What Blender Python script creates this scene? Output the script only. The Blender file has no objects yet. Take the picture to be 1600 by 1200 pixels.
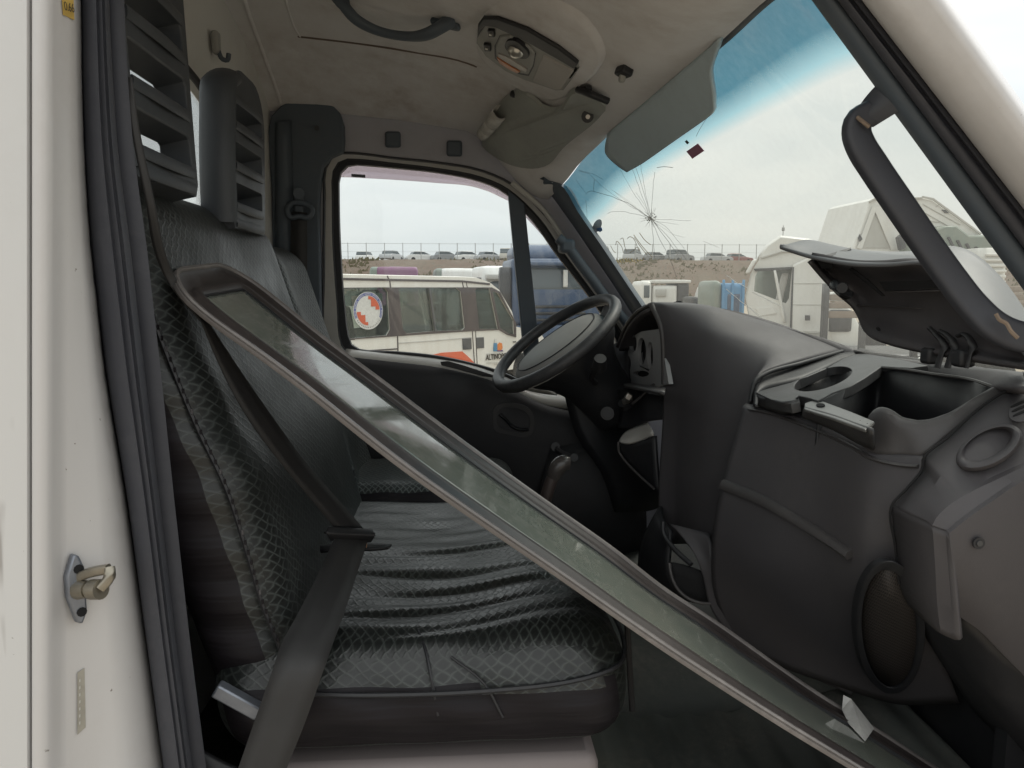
import bpy, bmesh, math, random
from mathutils import Vector, Matrix, Euler, geometry
from mathutils.bvhtree import BVHTree
R = math.radians
random.seed(7)
scene = bpy.context.scene
COL = scene.collection

# ------------------------------------------------------------------ camera
CAMZ = 1.92
FPX = 1200.0
YAW, PIT = R(3.8), R(7.1)
cam_d = bpy.data.cameras.new('camera')
cam = bpy.data.objects.new('camera', cam_d)
COL.objects.link(cam)
cam.location = (0, 0, CAMZ)
cam.rotation_euler = (R(90) - PIT, 0, -YAW)
cam_d.sensor_width = 36
cam_d.lens = 36 * FPX / 1600
cam_d.clip_start = 0.02
cam_d.clip_end = 2000
scene.camera = cam

# ------------------------------------------------------------------ overcast sky
SUN_EL, SUN_AZ = R(56), R(62)
world = bpy.data.worlds.new('World')
scene.world = world
world.use_nodes = True
wn, wl = world.node_tree.nodes, world.node_tree.links
wn.clear()
wo = wn.new('ShaderNodeOutputWorld')
bg = wn.new('ShaderNodeBackground')
bg.inputs['Strength'].default_value = 0.12
sky = wn.new('ShaderNodeTexSky')
sky.sky_type = 'NISHITA'
sky.sun_disc = False
sky.sun_elevation = SUN_EL
sky.sun_rotation = SUN_AZ
sky.dust_density = 4
tc = wn.new('ShaderNodeTexCoord')
mp = wn.new('ShaderNodeMapping')
mp.inputs['Scale'].default_value = (1.3, 1.3, 5.0)
nz = wn.new('ShaderNodeTexNoise')
nz.inputs['Scale'].default_value = 1.6
nz.inputs['Detail'].default_value = 4
nz.inputs['Roughness'].default_value = 0.5
ramp = wn.new('ShaderNodeValToRGB')
ramp.color_ramp.elements[0].position = 0.3
ramp.color_ramp.elements[0].color = (0.75, 0.795, 0.805, 1)
ramp.color_ramp.elements[1].position = 0.72
ramp.color_ramp.elements[1].color = (1.0, 0.995, 0.96, 1)
sc_ = wn.new('ShaderNodeVectorMath'); sc_.operation = 'SCALE'
sc_.inputs['Scale'].default_value = 5.5
mx = wn.new('ShaderNodeMix'); mx.data_type = 'RGBA'
mx.inputs[0].default_value = 0.94
wl.new(tc.outputs['Generated'], mp.inputs['Vector'])
wl.new(mp.outputs[0], nz.inputs['Vector'])
wl.new(nz.outputs['Fac'], ramp.inputs['Fac'])
wl.new(ramp.outputs[0], sc_.inputs[0])
wl.new(sky.outputs[0], mx.inputs[6])
sep = wn.new('ShaderNodeSeparateXYZ'); wl.new(tc.outputs['Generated'], sep.inputs[0])
mrz = wn.new('ShaderNodeMapRange')
mrz.inputs[1].default_value = 0.0; mrz.inputs[2].default_value = 1.0; mrz.inputs[3].default_value = 1.0; mrz.inputs[4].default_value = 1.9
wl.new(sep.outputs[2], mrz.inputs[0])
sc2 = wn.new('ShaderNodeVectorMath'); sc2.operation = 'SCALE'
wl.new(sc_.outputs[0], sc2.inputs[0]); wl.new(mrz.outputs[0], sc2.inputs['Scale'])
wl.new(sc2.outputs[0], mx.inputs[7])
wl.new(mx.outputs[2], bg.inputs['Color'])
wl.new(bg.outputs[0], wo.inputs['Surface'])

sun_d = bpy.data.lights.new('sun', 'SUN')
sun = bpy.data.objects.new('sun', sun_d)
COL.objects.link(sun)
sun_d.energy = 1.5
sun_d.angle = R(25)
sun_d.color = (1.0, 0.96, 0.9)
_sd = Vector((math.cos(SUN_EL) * math.sin(SUN_AZ), math.cos(SUN_EL) * math.cos(SUN_AZ), math.sin(SUN_EL)))
sun.rotation_euler = _sd.to_track_quat('Z', 'Y').to_euler()
sun.location = (2, -2, 8)

scene.view_settings.view_transform = 'Standard'
scene.view_settings.look = 'None'
scene.view_settings.exposure = 0.62
scene.view_settings.gamma = 1.0
scene.view_settings.use_curve_mapping = False
cy = scene.cycles
cy.use_denoising = True
cy.max_bounces = 10
cy.diffuse_bounces = 6
cy.glossy_bounces = 4
cy.transparent_max_bounces = 24
cy.sample_clamp_indirect = 6
cy.caustics_reflective = False
cy.caustics_refractive = False

# ------------------------------------------------------------------ geometry helpers
def ray(u, v):
    a, b = (u - 800) / FPX, (600 - v) / FPX
    y = math.cos(PIT) + b * math.sin(PIT)
    z = -math.sin(PIT) + b * math.cos(PIT)
    return Vector((a * math.cos(YAW) + y * math.sin(YAW), -a * math.sin(YAW) + y * math.cos(YAW), z))

def P(u, v, y=None, x=None, z=None):
    """point of the place seen in direction (u, v) at lateral distance y (or on the plane x / z, z measured from eye height)"""
    r = ray(u, v)
    t = y / r.y if y is not None else (x / r.x if x is not None else z / r.z)
    q = r * t
    return Vector((q.x, q.y, q.z + CAMZ))

def PL(pts):
    return [P(*p) for p in pts]

def W(x, y, z):
    return Vector((x, y, z + CAMZ))

class Plane:
    def __init__(s, a, b, c):
        s.o = a
        s.n = (b - a).cross(c - a).normalized()
        if s.n.dot(Vector((0, 0, CAMZ)) - a) < 0:
            s.n = -s.n
    def at(s, u, v, off=0.0):
        o = Vector((0, 0, CAMZ)); r = ray(u, v)
        t = (s.o + s.n * off - o).dot(s.n) / r.dot(s.n)
        return o + r * t

def cat(pts, n, closed=False):
    """Catmull-Rom resampling to n points, evenly by chord length"""
    pts = [Vector(p) for p in pts]
    m = len(pts)
    if m < 3 and not closed:
        return [pts[0].lerp(pts[-1], i / (n - 1)) for i in range(n)]
    segs = m if closed else m - 1
    L = [max((pts[(i + 1) % m] - pts[i]).length, 1e-6) for i in range(segs)]
    T = sum(L); cum = [0]
    for l in L: cum.append(cum[-1] + l)
    out = []
    for k in range(n):
        d = T * k / (n if closed else n - 1)
        i = 0
        while i < segs - 1 and cum[i + 1] < d - 1e-12: i += 1
        t = (d - cum[i]) / L[i]
        p1, p2 = pts[i], pts[(i + 1) % m]
        p0 = pts[(i - 1) % m] if (closed or i > 0) else p1 * 2 - p2
        p3 = pts[(i + 2) % m] if (closed or i < m - 2) else p2 * 2 - p1
        l0 = max((p1 - p0).length, 1e-6); l1 = L[i]; l2 = max((p3 - p2).length, 1e-6)
        m1 = ((p1 - p0) / l0 * l1 + (p2 - p1)) * 0.5 if l0 else p2 - p1
        m2 = ((p2 - p1) + (p3 - p2) / l2 * l1) * 0.5
        t2, t3 = t * t, t * t * t
        out.append(p1 * (2 * t3 - 3 * t2 + 1) + m1 * (t3 - 2 * t2 + t) + p2 * (-2 * t3 + 3 * t2) + m2 * (t3 - t2))
    return out

WORLD_LOC = {}
def empty(name, loc=(0, 0, 0)):
    o = bpy.data.objects.new(name, None)
    o.empty_display_size = 0.1
    COL.objects.link(o)
    o.location = loc
    WORLD_LOC[o.name] = Vector(loc)
    return o

def thing(name, label, cat_, loc=(0, 0, 0), group=None):
    o = empty(name, loc)
    tag(o, label, cat_, group)
    return o

def tag(o, label=None, cat_=None, group=None, kind=None):
    if label: o['label'] = label
    if cat_: o['category'] = cat_
    if group: o['group'] = group
    if kind: o['kind'] = kind
    return o

def link(name, me, mat, parent=None):
    o = bpy.data.objects.new(name, me)
    COL.objects.link(o)
    if mat is not None:
        for m_ in (mat if isinstance(mat, (list, tuple)) else [mat]): me.materials.append(m_)
    if parent is not None:
        o.parent = parent
        loc = WORLD_LOC.get(parent.name, Vector((0, 0, 0))) if parent.type == 'EMPTY' else Vector((0, 0, 0))
        o.matrix_parent_inverse = Matrix.Translation(-loc)
    return o

def finish(me, smooth=True, ang=40):
    if smooth:
        me.shade_smooth()
        if ang: me.set_sharp_from_angle(angle=R(ang))

def mk(name, verts, faces, mat, parent=None, smooth=True, ang=40, toward=None, solid=0.0, bevel=0.0, uvs=None, sub=0):
    me = bpy.data.meshes.new(name)
    verts = [Vector(v) for v in verts]
    if toward is not None:
        s = 0.0
        for f in faces:
            a, b, c = verts[f[0]], verts[f[1]], verts[f[2]]
            n = (b - a).cross(c - a)
            s += n.dot(Vector(toward) - a)
        if s < 0:
            faces = [tuple(reversed(f)) for f in faces]
    me.from_pydata([tuple(v) for v in verts], [], [tuple(f) for f in faces])
    if uvs is not None:
        l = me.uv_layers.new(name='UVMap')
        for lp in me.loops:
            l.data[lp.index].uv = uvs[lp.vertex_index]
    me.update()
    finish(me, smooth, ang)
    o = link(name, me, mat, parent)
    if solid:
        m_ = o.modifiers.new('solid', 'SOLIDIFY'); m_.thickness = abs(solid); m_.offset = -1 if solid > 0 else 1
        m_.use_even_offset = False
    if bevel:
        b_ = o.modifiers.new('bevel', 'BEVEL'); b_.width = bevel; b_.segments = 2; b_.limit_method = 'ANGLE'; b_.angle_limit = R(40)
    if sub:
        s_ = o.modifiers.new('sub', 'SUBSURF'); s_.levels = sub; s_.render_levels = sub
    return o

EYE = Vector((0, 0, CAMZ))
def cati(pts, n):
    """resample by control-point index, so that the k-th points of neighbouring curves stay aligned"""
    pts = [Vector(p) for p in pts]; m = len(pts); out = []
    for k in range(n):
        t = (m - 1) * k / (n - 1); i = min(int(t), m - 2); t -= i
        p1, p2 = pts[i], pts[i + 1]
        p0 = pts[i - 1] if i > 0 else p1 * 2 - p2
        p3 = pts[i + 2] if i < m - 2 else p2 * 2 - p1
        a = p1 - p0; b = p2 - p1; c = p3 - p2
        la, lb, lc = max(a.length, 1e-6), max(b.length, 1e-6), max(c.length, 1e-6)
        m1 = (a / la + b / lb) * .5 * min(la, lb); m2 = (b / lb + c / lc) * .5 * min(lb, lc)
        t2, t3 = t * t, t * t * t
        out.append(p1 * (2 * t3 - 3 * t2 + 1) + m1 * (t3 - 2 * t2 + t) + p2 * (-2 * t3 + 3 * t2) + m2 * (t3 - t2))
    return out
def grid_pts(curves, nu, nv, idx=False):
    rows = [(cati if idx else cat)(c, nv) for c in curves]
    colsv = [(cati if idx else cat)([r[j] for r in rows], nu) for j in range(nv)]
    return [[colsv[j][i] for j in range(nv)] for i in range(nu)]

def loft(name, curves, mat, parent=None, nu=12, nv=16, solid=0.008, toward=EYE, fn=None, bevel=0.0, ang=60, linear=False, idx=False):
    if linear:
        rows = [(cati if idx else cat)(c, nv) for c in curves]
        G = rows; nu = len(rows)
    else:
        G = grid_pts(curves, nu, nv, idx)
    verts, uvs = [], []
    ul = [0.0]
    for i in range(1, nu): ul.append(ul[-1] + (G[i][nv // 2] - G[i - 1][nv // 2]).length)
    for i in range(nu):
        d = 0.0
        for j in range(nv):
            if j: d += (G[i][j] - G[i][j - 1]).length
            p = G[i][j]
            verts.append(fn(p, i / (nu - 1), j / (nv - 1)) if fn else p)
            uvs.append((d, ul[i]))
    faces = [(i * nv + j, i * nv + j + 1, (i + 1) * nv + j + 1, (i + 1) * nv + j) for i in range(nu - 1) for j in range(nv - 1)]
    return mk(name, verts, faces, mat, parent, toward=toward, solid=solid, uvs=uvs, bevel=bevel, ang=ang)

def sweep(name, path, prof, mat, parent=None, n=24, up=(0, 0, 1), closed=False, resample=True, taper=None, ang=50):
    """sweep a closed 2-D profile [(side, up)...] along a path"""
    pts = cat(path, n, closed) if resample else [Vector(p) for p in path]
    n = len(pts); up = Vector(up); k = len(prof)
    verts = []
    for i, p in enumerate(pts):
        if closed: t = pts[(i + 1) % n] - pts[i - 1]
        else: t = pts[min(i + 1, n - 1)] - pts[max(i - 1, 0)]
        t.normalize()
        s = t.cross(up)
        if s.length < 1e-4: s = t.cross(Vector((1, 0, 0.01)))
        s.normalize(); w = s.cross(t)
        f = taper(i / (n - 1)) if taper else 1.0
        for a, b in prof: verts.append(p + s * a * f + w * b * f)
    faces = []
    for i in range(n if closed else n - 1):
        i2 = (i + 1) % n
        for j in range(k):
            faces.append((i * k + j, i * k + (j + 1) % k, i2 * k + (j + 1) % k, i2 * k + j))
    if not closed:
        faces.append(tuple(reversed(range(k)))); faces.append(tuple((n - 1) * k + j for j in range(k)))
    o = mk(name, verts, faces, mat, parent, ang=ang)
    bm = bmesh.new(); bm.from_mesh(o.data); bmesh.ops.recalc_face_normals(bm, faces=bm.faces); bm.to_mesh(o.data); bm.free()
    finish(o.data, True, ang)
    return o

def ell(rx, ry=None, k=10):
    ry = ry or rx
    return [(rx * math.cos(2 * math.pi * i / k), ry * math.sin(2 * math.pi * i / k)) for i in range(k)]

def rect(w, h, r=0.0, k=2):
    if not r: return [(-w / 2, -h / 2), (w / 2, -h / 2), (w / 2, h / 2), (-w / 2, h / 2)]
    out = []
    for cx, cy_, a0 in ((w / 2 - r, -h / 2 + r, -90), (w / 2 - r, h / 2 - r, 0), (-w / 2 + r, h / 2 - r, 90), (-w / 2 + r, -h / 2 + r, 180)):
        for i in range(k + 1):
            a = R(a0 + 90 * i / k)
            out.append((cx + r * math.cos(a), cy_ + r * math.sin(a)))
    return out

def tube(name, path, r, mat, parent=None, n=24, k=10, closed=False, taper=None, up=(0, 0, 1)):
    prof = ell(r, None, k) if not isinstance(r, tuple) else ell(r[0], r[1], k)
    return sweep(name, path, prof, mat, parent, n, up, closed, True, taper)

def plate(name, outline, holes, depth, mat, parent=None, bevel=0.0, smooth=True):
    """extruded planar polygon with holes; depth = extrusion vector"""
    loops = [[Vector(p) for p in outline]] + [[Vector(p) for p in h] for h in holes]
    flat = [p for l in loops for p in l]
    tris = geometry.tessellate_polygon(loops)
    N = len(flat); d = Vector(depth)
    verts = flat + [p + d for p in flat]
    nsum = Vector()
    for t in tris: nsum += (flat[t[1]] - flat[t[0]]).cross(flat[t[2]] - flat[t[0]])
    faces = []
    for t in tris:
        n = (flat[t[1]] - flat[t[0]]).cross(flat[t[2]] - flat[t[0]])
        if n.length < 1e-14: continue
        t = tuple(t) if n.dot(d) < 0 else tuple(reversed(t))
        faces.append(t); faces.append(tuple(x + N for x in reversed(t)))
    s = 0
    for l in loops:
        m = len(l)
        for i in range(m):
            faces.append((s + i, s + (i + 1) % m, s + (i + 1) % m + N, s + i + N))
        s += m
    o = mk(name, verts, faces, mat, parent, smooth=False)
    bm = bmesh.new(); bm.from_mesh(o.data); bmesh.ops.recalc_face_normals(bm, faces=bm.faces); bm.to_mesh(o.data); bm.free()
    finish(o.data, smooth, 35)
    if bevel:
        b_ = o.modifiers.new('bevel', 'BEVEL'); b_.width = bevel; b_.segments = 2; b_.limit_method = 'ANGLE'; b_.angle_limit = R(50)
    return o

def rbox(name, lo, hi, r, mat, parent=None, n=(10, 10, 10), fn=None, side=None):
    """rounded box as one closed grid mesh, fn deforms each vertex; side=axis whose end faces use material 1"""
    lo, hi = Vector(lo), Vector(hi); n = tuple(n)
    c = (lo + hi) / 2
    inner_lo = Vector([min(lo[i] + r, c[i]) for i in range(3)]); inner_hi = Vector([max(hi[i] - r, c[i]) for i in range(3)])
    idx, verts, faces, raw = {}, [], [], []
    def vid(k):
        if k not in idx:
            p = Vector([lo[i] + (hi[i] - lo[i]) * (0.5 - 0.5 * math.cos(math.pi * k[i] / n[i]) if n[i] < 40 else k[i] / n[i]) for i in range(3)])
            q = Vector([min(max(p[i], inner_lo[i]), inner_hi[i]) for i in range(3)])
            dd = p - q
            if dd.length > 1e-9:
                p = q + dd.normalized() * min(r, max(abs(dd.x), abs(dd.y), abs(dd.z)) if False else r)
            raw.append(p.copy())
            verts.append(fn(p) if fn else p)
            idx[k] = len(verts) - 1
        return idx[k]
    fax = []
    for ax in range(3):
        b, c2 = (ax + 1) % 3, (ax + 2) % 3
        for e in (0, n[ax]):
            for i in range(n[b]):
                for j in range(n[c2]):
                    q = []
                    for di, dj in ((0, 0), (1, 0), (1, 1), (0, 1)):
                        k = [0, 0, 0]; k[ax] = e; k[b] = i + di; k[c2] = j + dj
                        q.append(vid(tuple(k)))
                    faces.append(tuple(q) if e else tuple(reversed(q))); fax.append(ax)
    me = bpy.data.meshes.new(name)
    me.from_pydata([tuple(v) for v in verts], [], faces)
    l = me.uv_layers.new(name='UVMap')
    for f in me.polygons:
        ax = fax[f.index]
        b, c2 = (ax + 1) % 3, (ax + 2) % 3
        if ax == 0: b, c2 = 1, 2
        if ax == 2: b, c2 = 1, 0
        if ax == 1: b, c2 = 0, 2
        for li in f.loop_indices:
            p = raw[me.loops[li].vertex_index]
            l.data[li].uv = (p[b], p[c2])
        if side is not None and ax == side: f.material_index = 1
    me.update(); me.shade_smooth()
    return link(name, me, mat, parent)

def box(name, c, s, mat, parent=None, bevel=0.003, rot=None):
    c, s = Vector(c), Vector(s) / 2
    M = rot.to_matrix() if rot is not None else Matrix.Identity(3)
    verts = [c + M @ Vector((s.x * a, s.y * b, s.z * d)) for a in (-1, 1) for b in (-1, 1) for d in (-1, 1)]
    faces = [(0, 1, 3, 2), (4, 6, 7, 5), (0, 4, 5, 1), (2, 3, 7, 6), (0, 2, 6, 4), (1, 5, 7, 3)]
    return mk(name, verts, faces, mat, parent, smooth=True, ang=35, bevel=bevel)

def cyl(name, a, b, r, mat, parent=None, k=16, r2=None):
    a, b = Vector(a), Vector(b); t = (b - a).normalized()
    s = t.orthogonal().normalized(); w = t.cross(s); r2 = r if r2 is None else r2
    verts = [a + (s * math.cos(2 * math.pi * i / k) + w * math.sin(2 * math.pi * i / k)) * r for i in range(k)]
    verts += [b + (s * math.cos(2 * math.pi * i / k) + w * math.sin(2 * math.pi * i / k)) * r2 for i in range(k)]
    faces = [(i, (i + 1) % k, k + (i + 1) % k, k + i) for i in range(k)] + [tuple(reversed(range(k))), tuple(range(k, 2 * k))]
    return mk(name, verts, faces, mat, parent, ang=40)

def sphere(name, c, rad, mat, parent=None, n=8, M=None):
    return rbox(name, Vector(c) - Vector(rad), Vector(c) + Vector(rad), 1e-9, mat, parent, (n, n, n),
                fn=lambda p: Vector(c) + Vector([(d * q) for d, q in zip(Vector([(p[i] - c[i]) / rad[i] for i in range(3)]).normalized(), rad)]))

def text_mesh(name, body, size, M, mat, parent=None, align='CENTER', extrude=0.0006, shear=0, wx=1.0, bold=0.0):
    cu = bpy.data.curves.new(name, 'FONT')
    cu.body = body; cu.size = size; cu.align_x = align; cu.extrude = extrude; cu.shear = shear; cu.offset = bold
    tmp = bpy.data.objects.new('tmp_text', cu)
    COL.objects.link(tmp)
    dg = bpy.context.evaluated_depsgraph_get()
    me = bpy.data.meshes.new_from_object(tmp.evaluated_get(dg))
    me.name = name
    bpy.data.objects.remove(tmp)
    me.transform(M @ Matrix.Scale(wx, 4, (1, 0, 0)))
    return link(name, me, mat, parent)

def frame_M(o, ex, ey):
    ex = Vector(ex).normalized(); ey = Vector(ey); ey = (ey - ex * ey.dot(ex)).normalized(); ez = ex.cross(ey)
    M = Matrix((ex, ey, ez)).transposed().to_4x4(); M.translation = Vector(o)
    return M

def oval(c, ea, eb, k=24):
    return [Vector(c) + Vector(ea) * math.cos(2 * math.pi * i / k) + Vector(eb) * math.sin(2 * math.pi * i / k) for i in range(k)]

# ------------------------------------------------------------------ materials
MATS = {}
def newmat(name):
    m = bpy.data.materials.new(name); m.use_nodes = True
    n, l = m.node_tree.nodes, m.node_tree.links
    return m, n, l, n['Principled BSDF'], n['Material Output']

def mixc(n, l, fac, a, b):
    x = n.new('ShaderNodeMix'); x.data_type = 'RGBA'
    if isinstance(fac, (int, float)): x.inputs[0].default_value = fac
    else: l.new(fac, x.inputs[0])
    for s, i in ((a, 6), (b, 7)):
        if isinstance(s, tuple): x.inputs[i].default_value = (*s[:3], 1)
        else: l.new(s, x.inputs[i])
    return x.outputs[2]

def noise(n, l, scale, detail=4, rough=0.55, coord='Object', stretch=None, dist=0.0):
    t = n.new('ShaderNodeTexCoord'); x = n.new('ShaderNodeTexNoise')
    x.inputs['Scale'].default_value = scale; x.inputs['Detail'].default_value = detail; x.inputs['Roughness'].default_value = rough
    x.inputs['Distortion'].default_value = dist
    if stretch:
        mpn = n.new('ShaderNodeMapping'); mpn.inputs['Scale'].default_value = stretch
        l.new(t.outputs[coord], mpn.inputs[0]); l.new(mpn.outputs[0], x.inputs['Vector'])
    else: l.new(t.outputs[coord], x.inputs['Vector'])
    return x.outputs['Fac']

def mrange(n, l, v, a, b, c=0.0, d=1.0):
    x = n.new('ShaderNodeMapRange'); x.inputs[1].default_value = a; x.inputs[2].default_value = b
    x.inputs[3].default_value = c; x.inputs[4].default_value = d
    l.new(v, x.inputs[0]); return x.outputs[0]

def bumpn(n, l, h, strength, dist, prev=None):
    b = n.new('ShaderNodeBump'); b.inputs['Strength'].default_value = strength; b.inputs['Distance'].default_value = dist
    l.new(h, b.inputs['Height'])
    if prev is not None: l.new(prev, b.inputs['Normal'])
    return b.outputs[0]

def plastic(name, col, rough=0.5, dust=0.25, grain=0.25, dustcol=(0.16, 0.15, 0.14), spec=0.5, gscale=900):
    m, n, l, p, o = newmat(name)
    big = noise(n, l, 6, 5, 0.65)
    fine = noise(n, l, 55, 4, 0.7)
    f = n.new('ShaderNodeMath'); f.operation = 'MULTIPLY'
    l.new(mrange(n, l, big, 0.42, 0.75), f.inputs[0]); l.new(mrange(n, l, fine, 0.3, 0.8), f.inputs[1])
    g = n.new('ShaderNodeMath'); g.operation = 'MULTIPLY'; g.inputs[1].default_value = dust; l.new(f.outputs[0], g.inputs[0])
    l.new(mixc(n, l, g.outputs[0], col, dustcol), p.inputs['Base Color'])
    l.new(mrange(n, l, big, 0.3, 0.7, rough - 0.07, rough + 0.1), p.inputs['Roughness'])
    p.inputs['Specular IOR Level'].default_value = spec
    gr = noise(n, l, gscale, 2, 0.5)
    sk = noise(n, l, 30, 3, 0.6, stretch=(1, .5, 7), dist=1.2)
    src = p.inputs['Base Color'].links[0].from_socket
    sk2 = n.new('ShaderNodeMath'); sk2.operation = 'MULTIPLY'
    l.new(mrange(n, l, sk, 0.66, 0.72, 0, dust * .5), sk2.inputs[0]); l.new(mrange(n, l, big, 0.45, 0.65), sk2.inputs[1])
    l.new(mixc(n, l, sk2.outputs[0], src, dustcol), p.inputs['Base Color'])
    l.new(bumpn(n, l, gr, grain, 0.0006), p.inputs['Normal'])
    return m

def paint(name, col, rough=0.4, dirt=0.3, dirtcol=(0.28, 0.25, 0.21), coat=0.3, metal=0.0, scale=4, streak=True, chips=False):
    m, n, l, p, o = newmat(name)
    a = noise(n, l, scale, 6, 0.65, stretch=(1, 1, 0.25) if streak else None)
    b = noise(n, l, scale * 11, 5, 0.7)
    f = n.new('ShaderNodeMath'); f.operation = 'MULTIPLY'
    l.new(mrange(n, l, a, 0.38, 0.78), f.inputs[0]); l.new(mrange(n, l, b, 0.25, 0.8), f.inputs[1])
    g = n.new('ShaderNodeMath'); g.operation = 'MULTIPLY'; g.inputs[1].default_value = dirt * 1.6; l.new(f.outputs[0], g.inputs[0])
    l.new(mixc(n, l, g.outputs[0], col, dirtcol), p.inputs['Base Color'])
    if chips:
        ch = noise(n, l, 95, 3, 0.5); ck = noise(n, l, 7, 3, 0.6)
        cm = n.new('ShaderNodeMath'); cm.operation = 'MULTIPLY'
        l.new(mrange(n, l, ch, 0.74, 0.76), cm.inputs[0]); l.new(mrange(n, l, ck, 0.46, 0.56), cm.inputs[1])
        sc1 = noise(n, l, 26, 2, 0.5, stretch=(1, 1, 0.06), dist=.6)
        sm = n.new('ShaderNodeMath'); sm.operation = 'MULTIPLY'
        l.new(mrange(n, l, sc1, 0.66, 0.70, 0, .55), sm.inputs[0]); l.new(mrange(n, l, ck, 0.5, 0.62), sm.inputs[1])
        mm_ = n.new('ShaderNodeMath'); mm_.operation = 'MAXIMUM'; l.new(cm.outputs[0], mm_.inputs[0]); l.new(sm.outputs[0], mm_.inputs[1])
        src = p.inputs['Base Color'].links[0].from_socket
        l.new(mixc(n, l, mm_.outputs[0], src, (0.16, 0.135, 0.115)), p.inputs['Base Color'])
    p.inputs['Roughness'].default_value = rough; p.inputs['Metallic'].default_value = metal
    p.inputs['Coat Weight'].default_value = coat; p.inputs['Coat Roughness'].default_value = 0.15
    l.new(bumpn(n, l, b, 0.05, 0.002), p.inputs['Normal'])
    return m

def flat(name, col, rough=0.6, metal=0.0):
    m, n, l, p, o = newmat(name)
    v = noise(n, l, 40, 4, 0.6)
    l.new(mixc(n, l, mrange(n, l, v, 0.3, 0.75), col, tuple(c * 0.72 for c in col)), p.inputs['Base Color'])
    p.inputs['Roughness'].default_value = rough; p.inputs['Metallic'].default_value = metal
    return m

def glassy(name, tint, refl=1.0, rough=0.02, dust=0.0, dustcol=(0.5, 0.5, 0.46), ior=1.5):
    m, n, l, p, o = newmat(name)
    n.remove(p)
    tr = n.new('ShaderNodeBsdfTransparent'); tr.inputs[0].default_value = (*tint, 1)
    gl = n.new('ShaderNodeBsdfGlossy'); gl.inputs['Roughness'].default_value = rough
    fr = n.new('ShaderNodeFresnel'); fr.inputs[0].default_value = ior
    fm = n.new('ShaderNodeMath'); fm.operation = 'MULTIPLY'; fm.inputs[1].default_value = refl; l.new(fr.outputs[0], fm.inputs[0])
    x = n.new('ShaderNodeMixShader'); l.new(fm.outputs[0], x.inputs[0]); l.new(tr.outputs[0], x.inputs[1]); l.new(gl.outputs[0], x.inputs[2])
    last = x.outputs[0]
    if dust:
        df = n.new('ShaderNodeBsdfDiffuse'); df.inputs[0].default_value = (*dustcol, 1)
        tl = n.new('ShaderNodeBsdfTranslucent'); tl.inputs[0].default_value = (*dustcol, 1)
        ad = n.new('ShaderNodeMixShader'); ad.inputs[0].default_value = 0.6; l.new(df.outputs[0], ad.inputs[1]); l.new(tl.outputs[0], ad.inputs[2])
        v = noise(n, l, 5, 4, 0.6); v2 = noise(n, l, 60, 3, 0.6)
        mm = n.new('ShaderNodeMath'); mm.operation = 'MULTIPLY'
        l.new(mrange(n, l, v, 0.25, 0.75, 0.75, 1.2), mm.inputs[0]); l.new(mrange(n, l, v2, 0.3, 0.75, 0.85 * dust, 1.15 * dust), mm.inputs[1])
        y = n.new('ShaderNodeMixShader'); l.new(mm.outputs[0], y.inputs[0]); l.new(last, y.inputs[1]); l.new(ad.outputs[0], y.inputs[2])
        last = y.outputs[0]
    l.new(last, o.inputs['Surface'])
    return m

def windshield_mat():
    m = glassy('windshield_glass', (0.80, 0.82, 0.78), 0.4, 0.02, 0.15, (0.62, 0.61, 0.57))
    n, l = m.node_tree.nodes, m.node_tree.links
    tr = [x for x in n if x.type == 'BSDF_TRANSPARENT'][0]
    uv = n.new('ShaderNodeUVMap'); sp = n.new('ShaderNodeSeparateXYZ'); l.new(uv.outputs[0], sp.inputs[0])
    rp = n.new('ShaderNodeValToRGB')           # factory blue shade band along the top edge, uv.y = metres below the top
    e = rp.color_ramp.elements
    e[0].position = 0.0; e[0].color = (0.008, 0.135, 0.205, 1)
    e[1].position = 1.0; e[1].color = (0.80, 0.82, 0.775, 1)
    a = e.new(0.52); a.color = (0.008, 0.165, 0.245, 1)
    b = e.new(0.80); b.color = (0.36, 0.62, 0.68, 1)
    l.new(mrange(n, l, sp.outputs[1], 0.0, 0.175), rp.inputs[0]); l.new(rp.outputs[0], tr.inputs[0])
    return m

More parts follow.
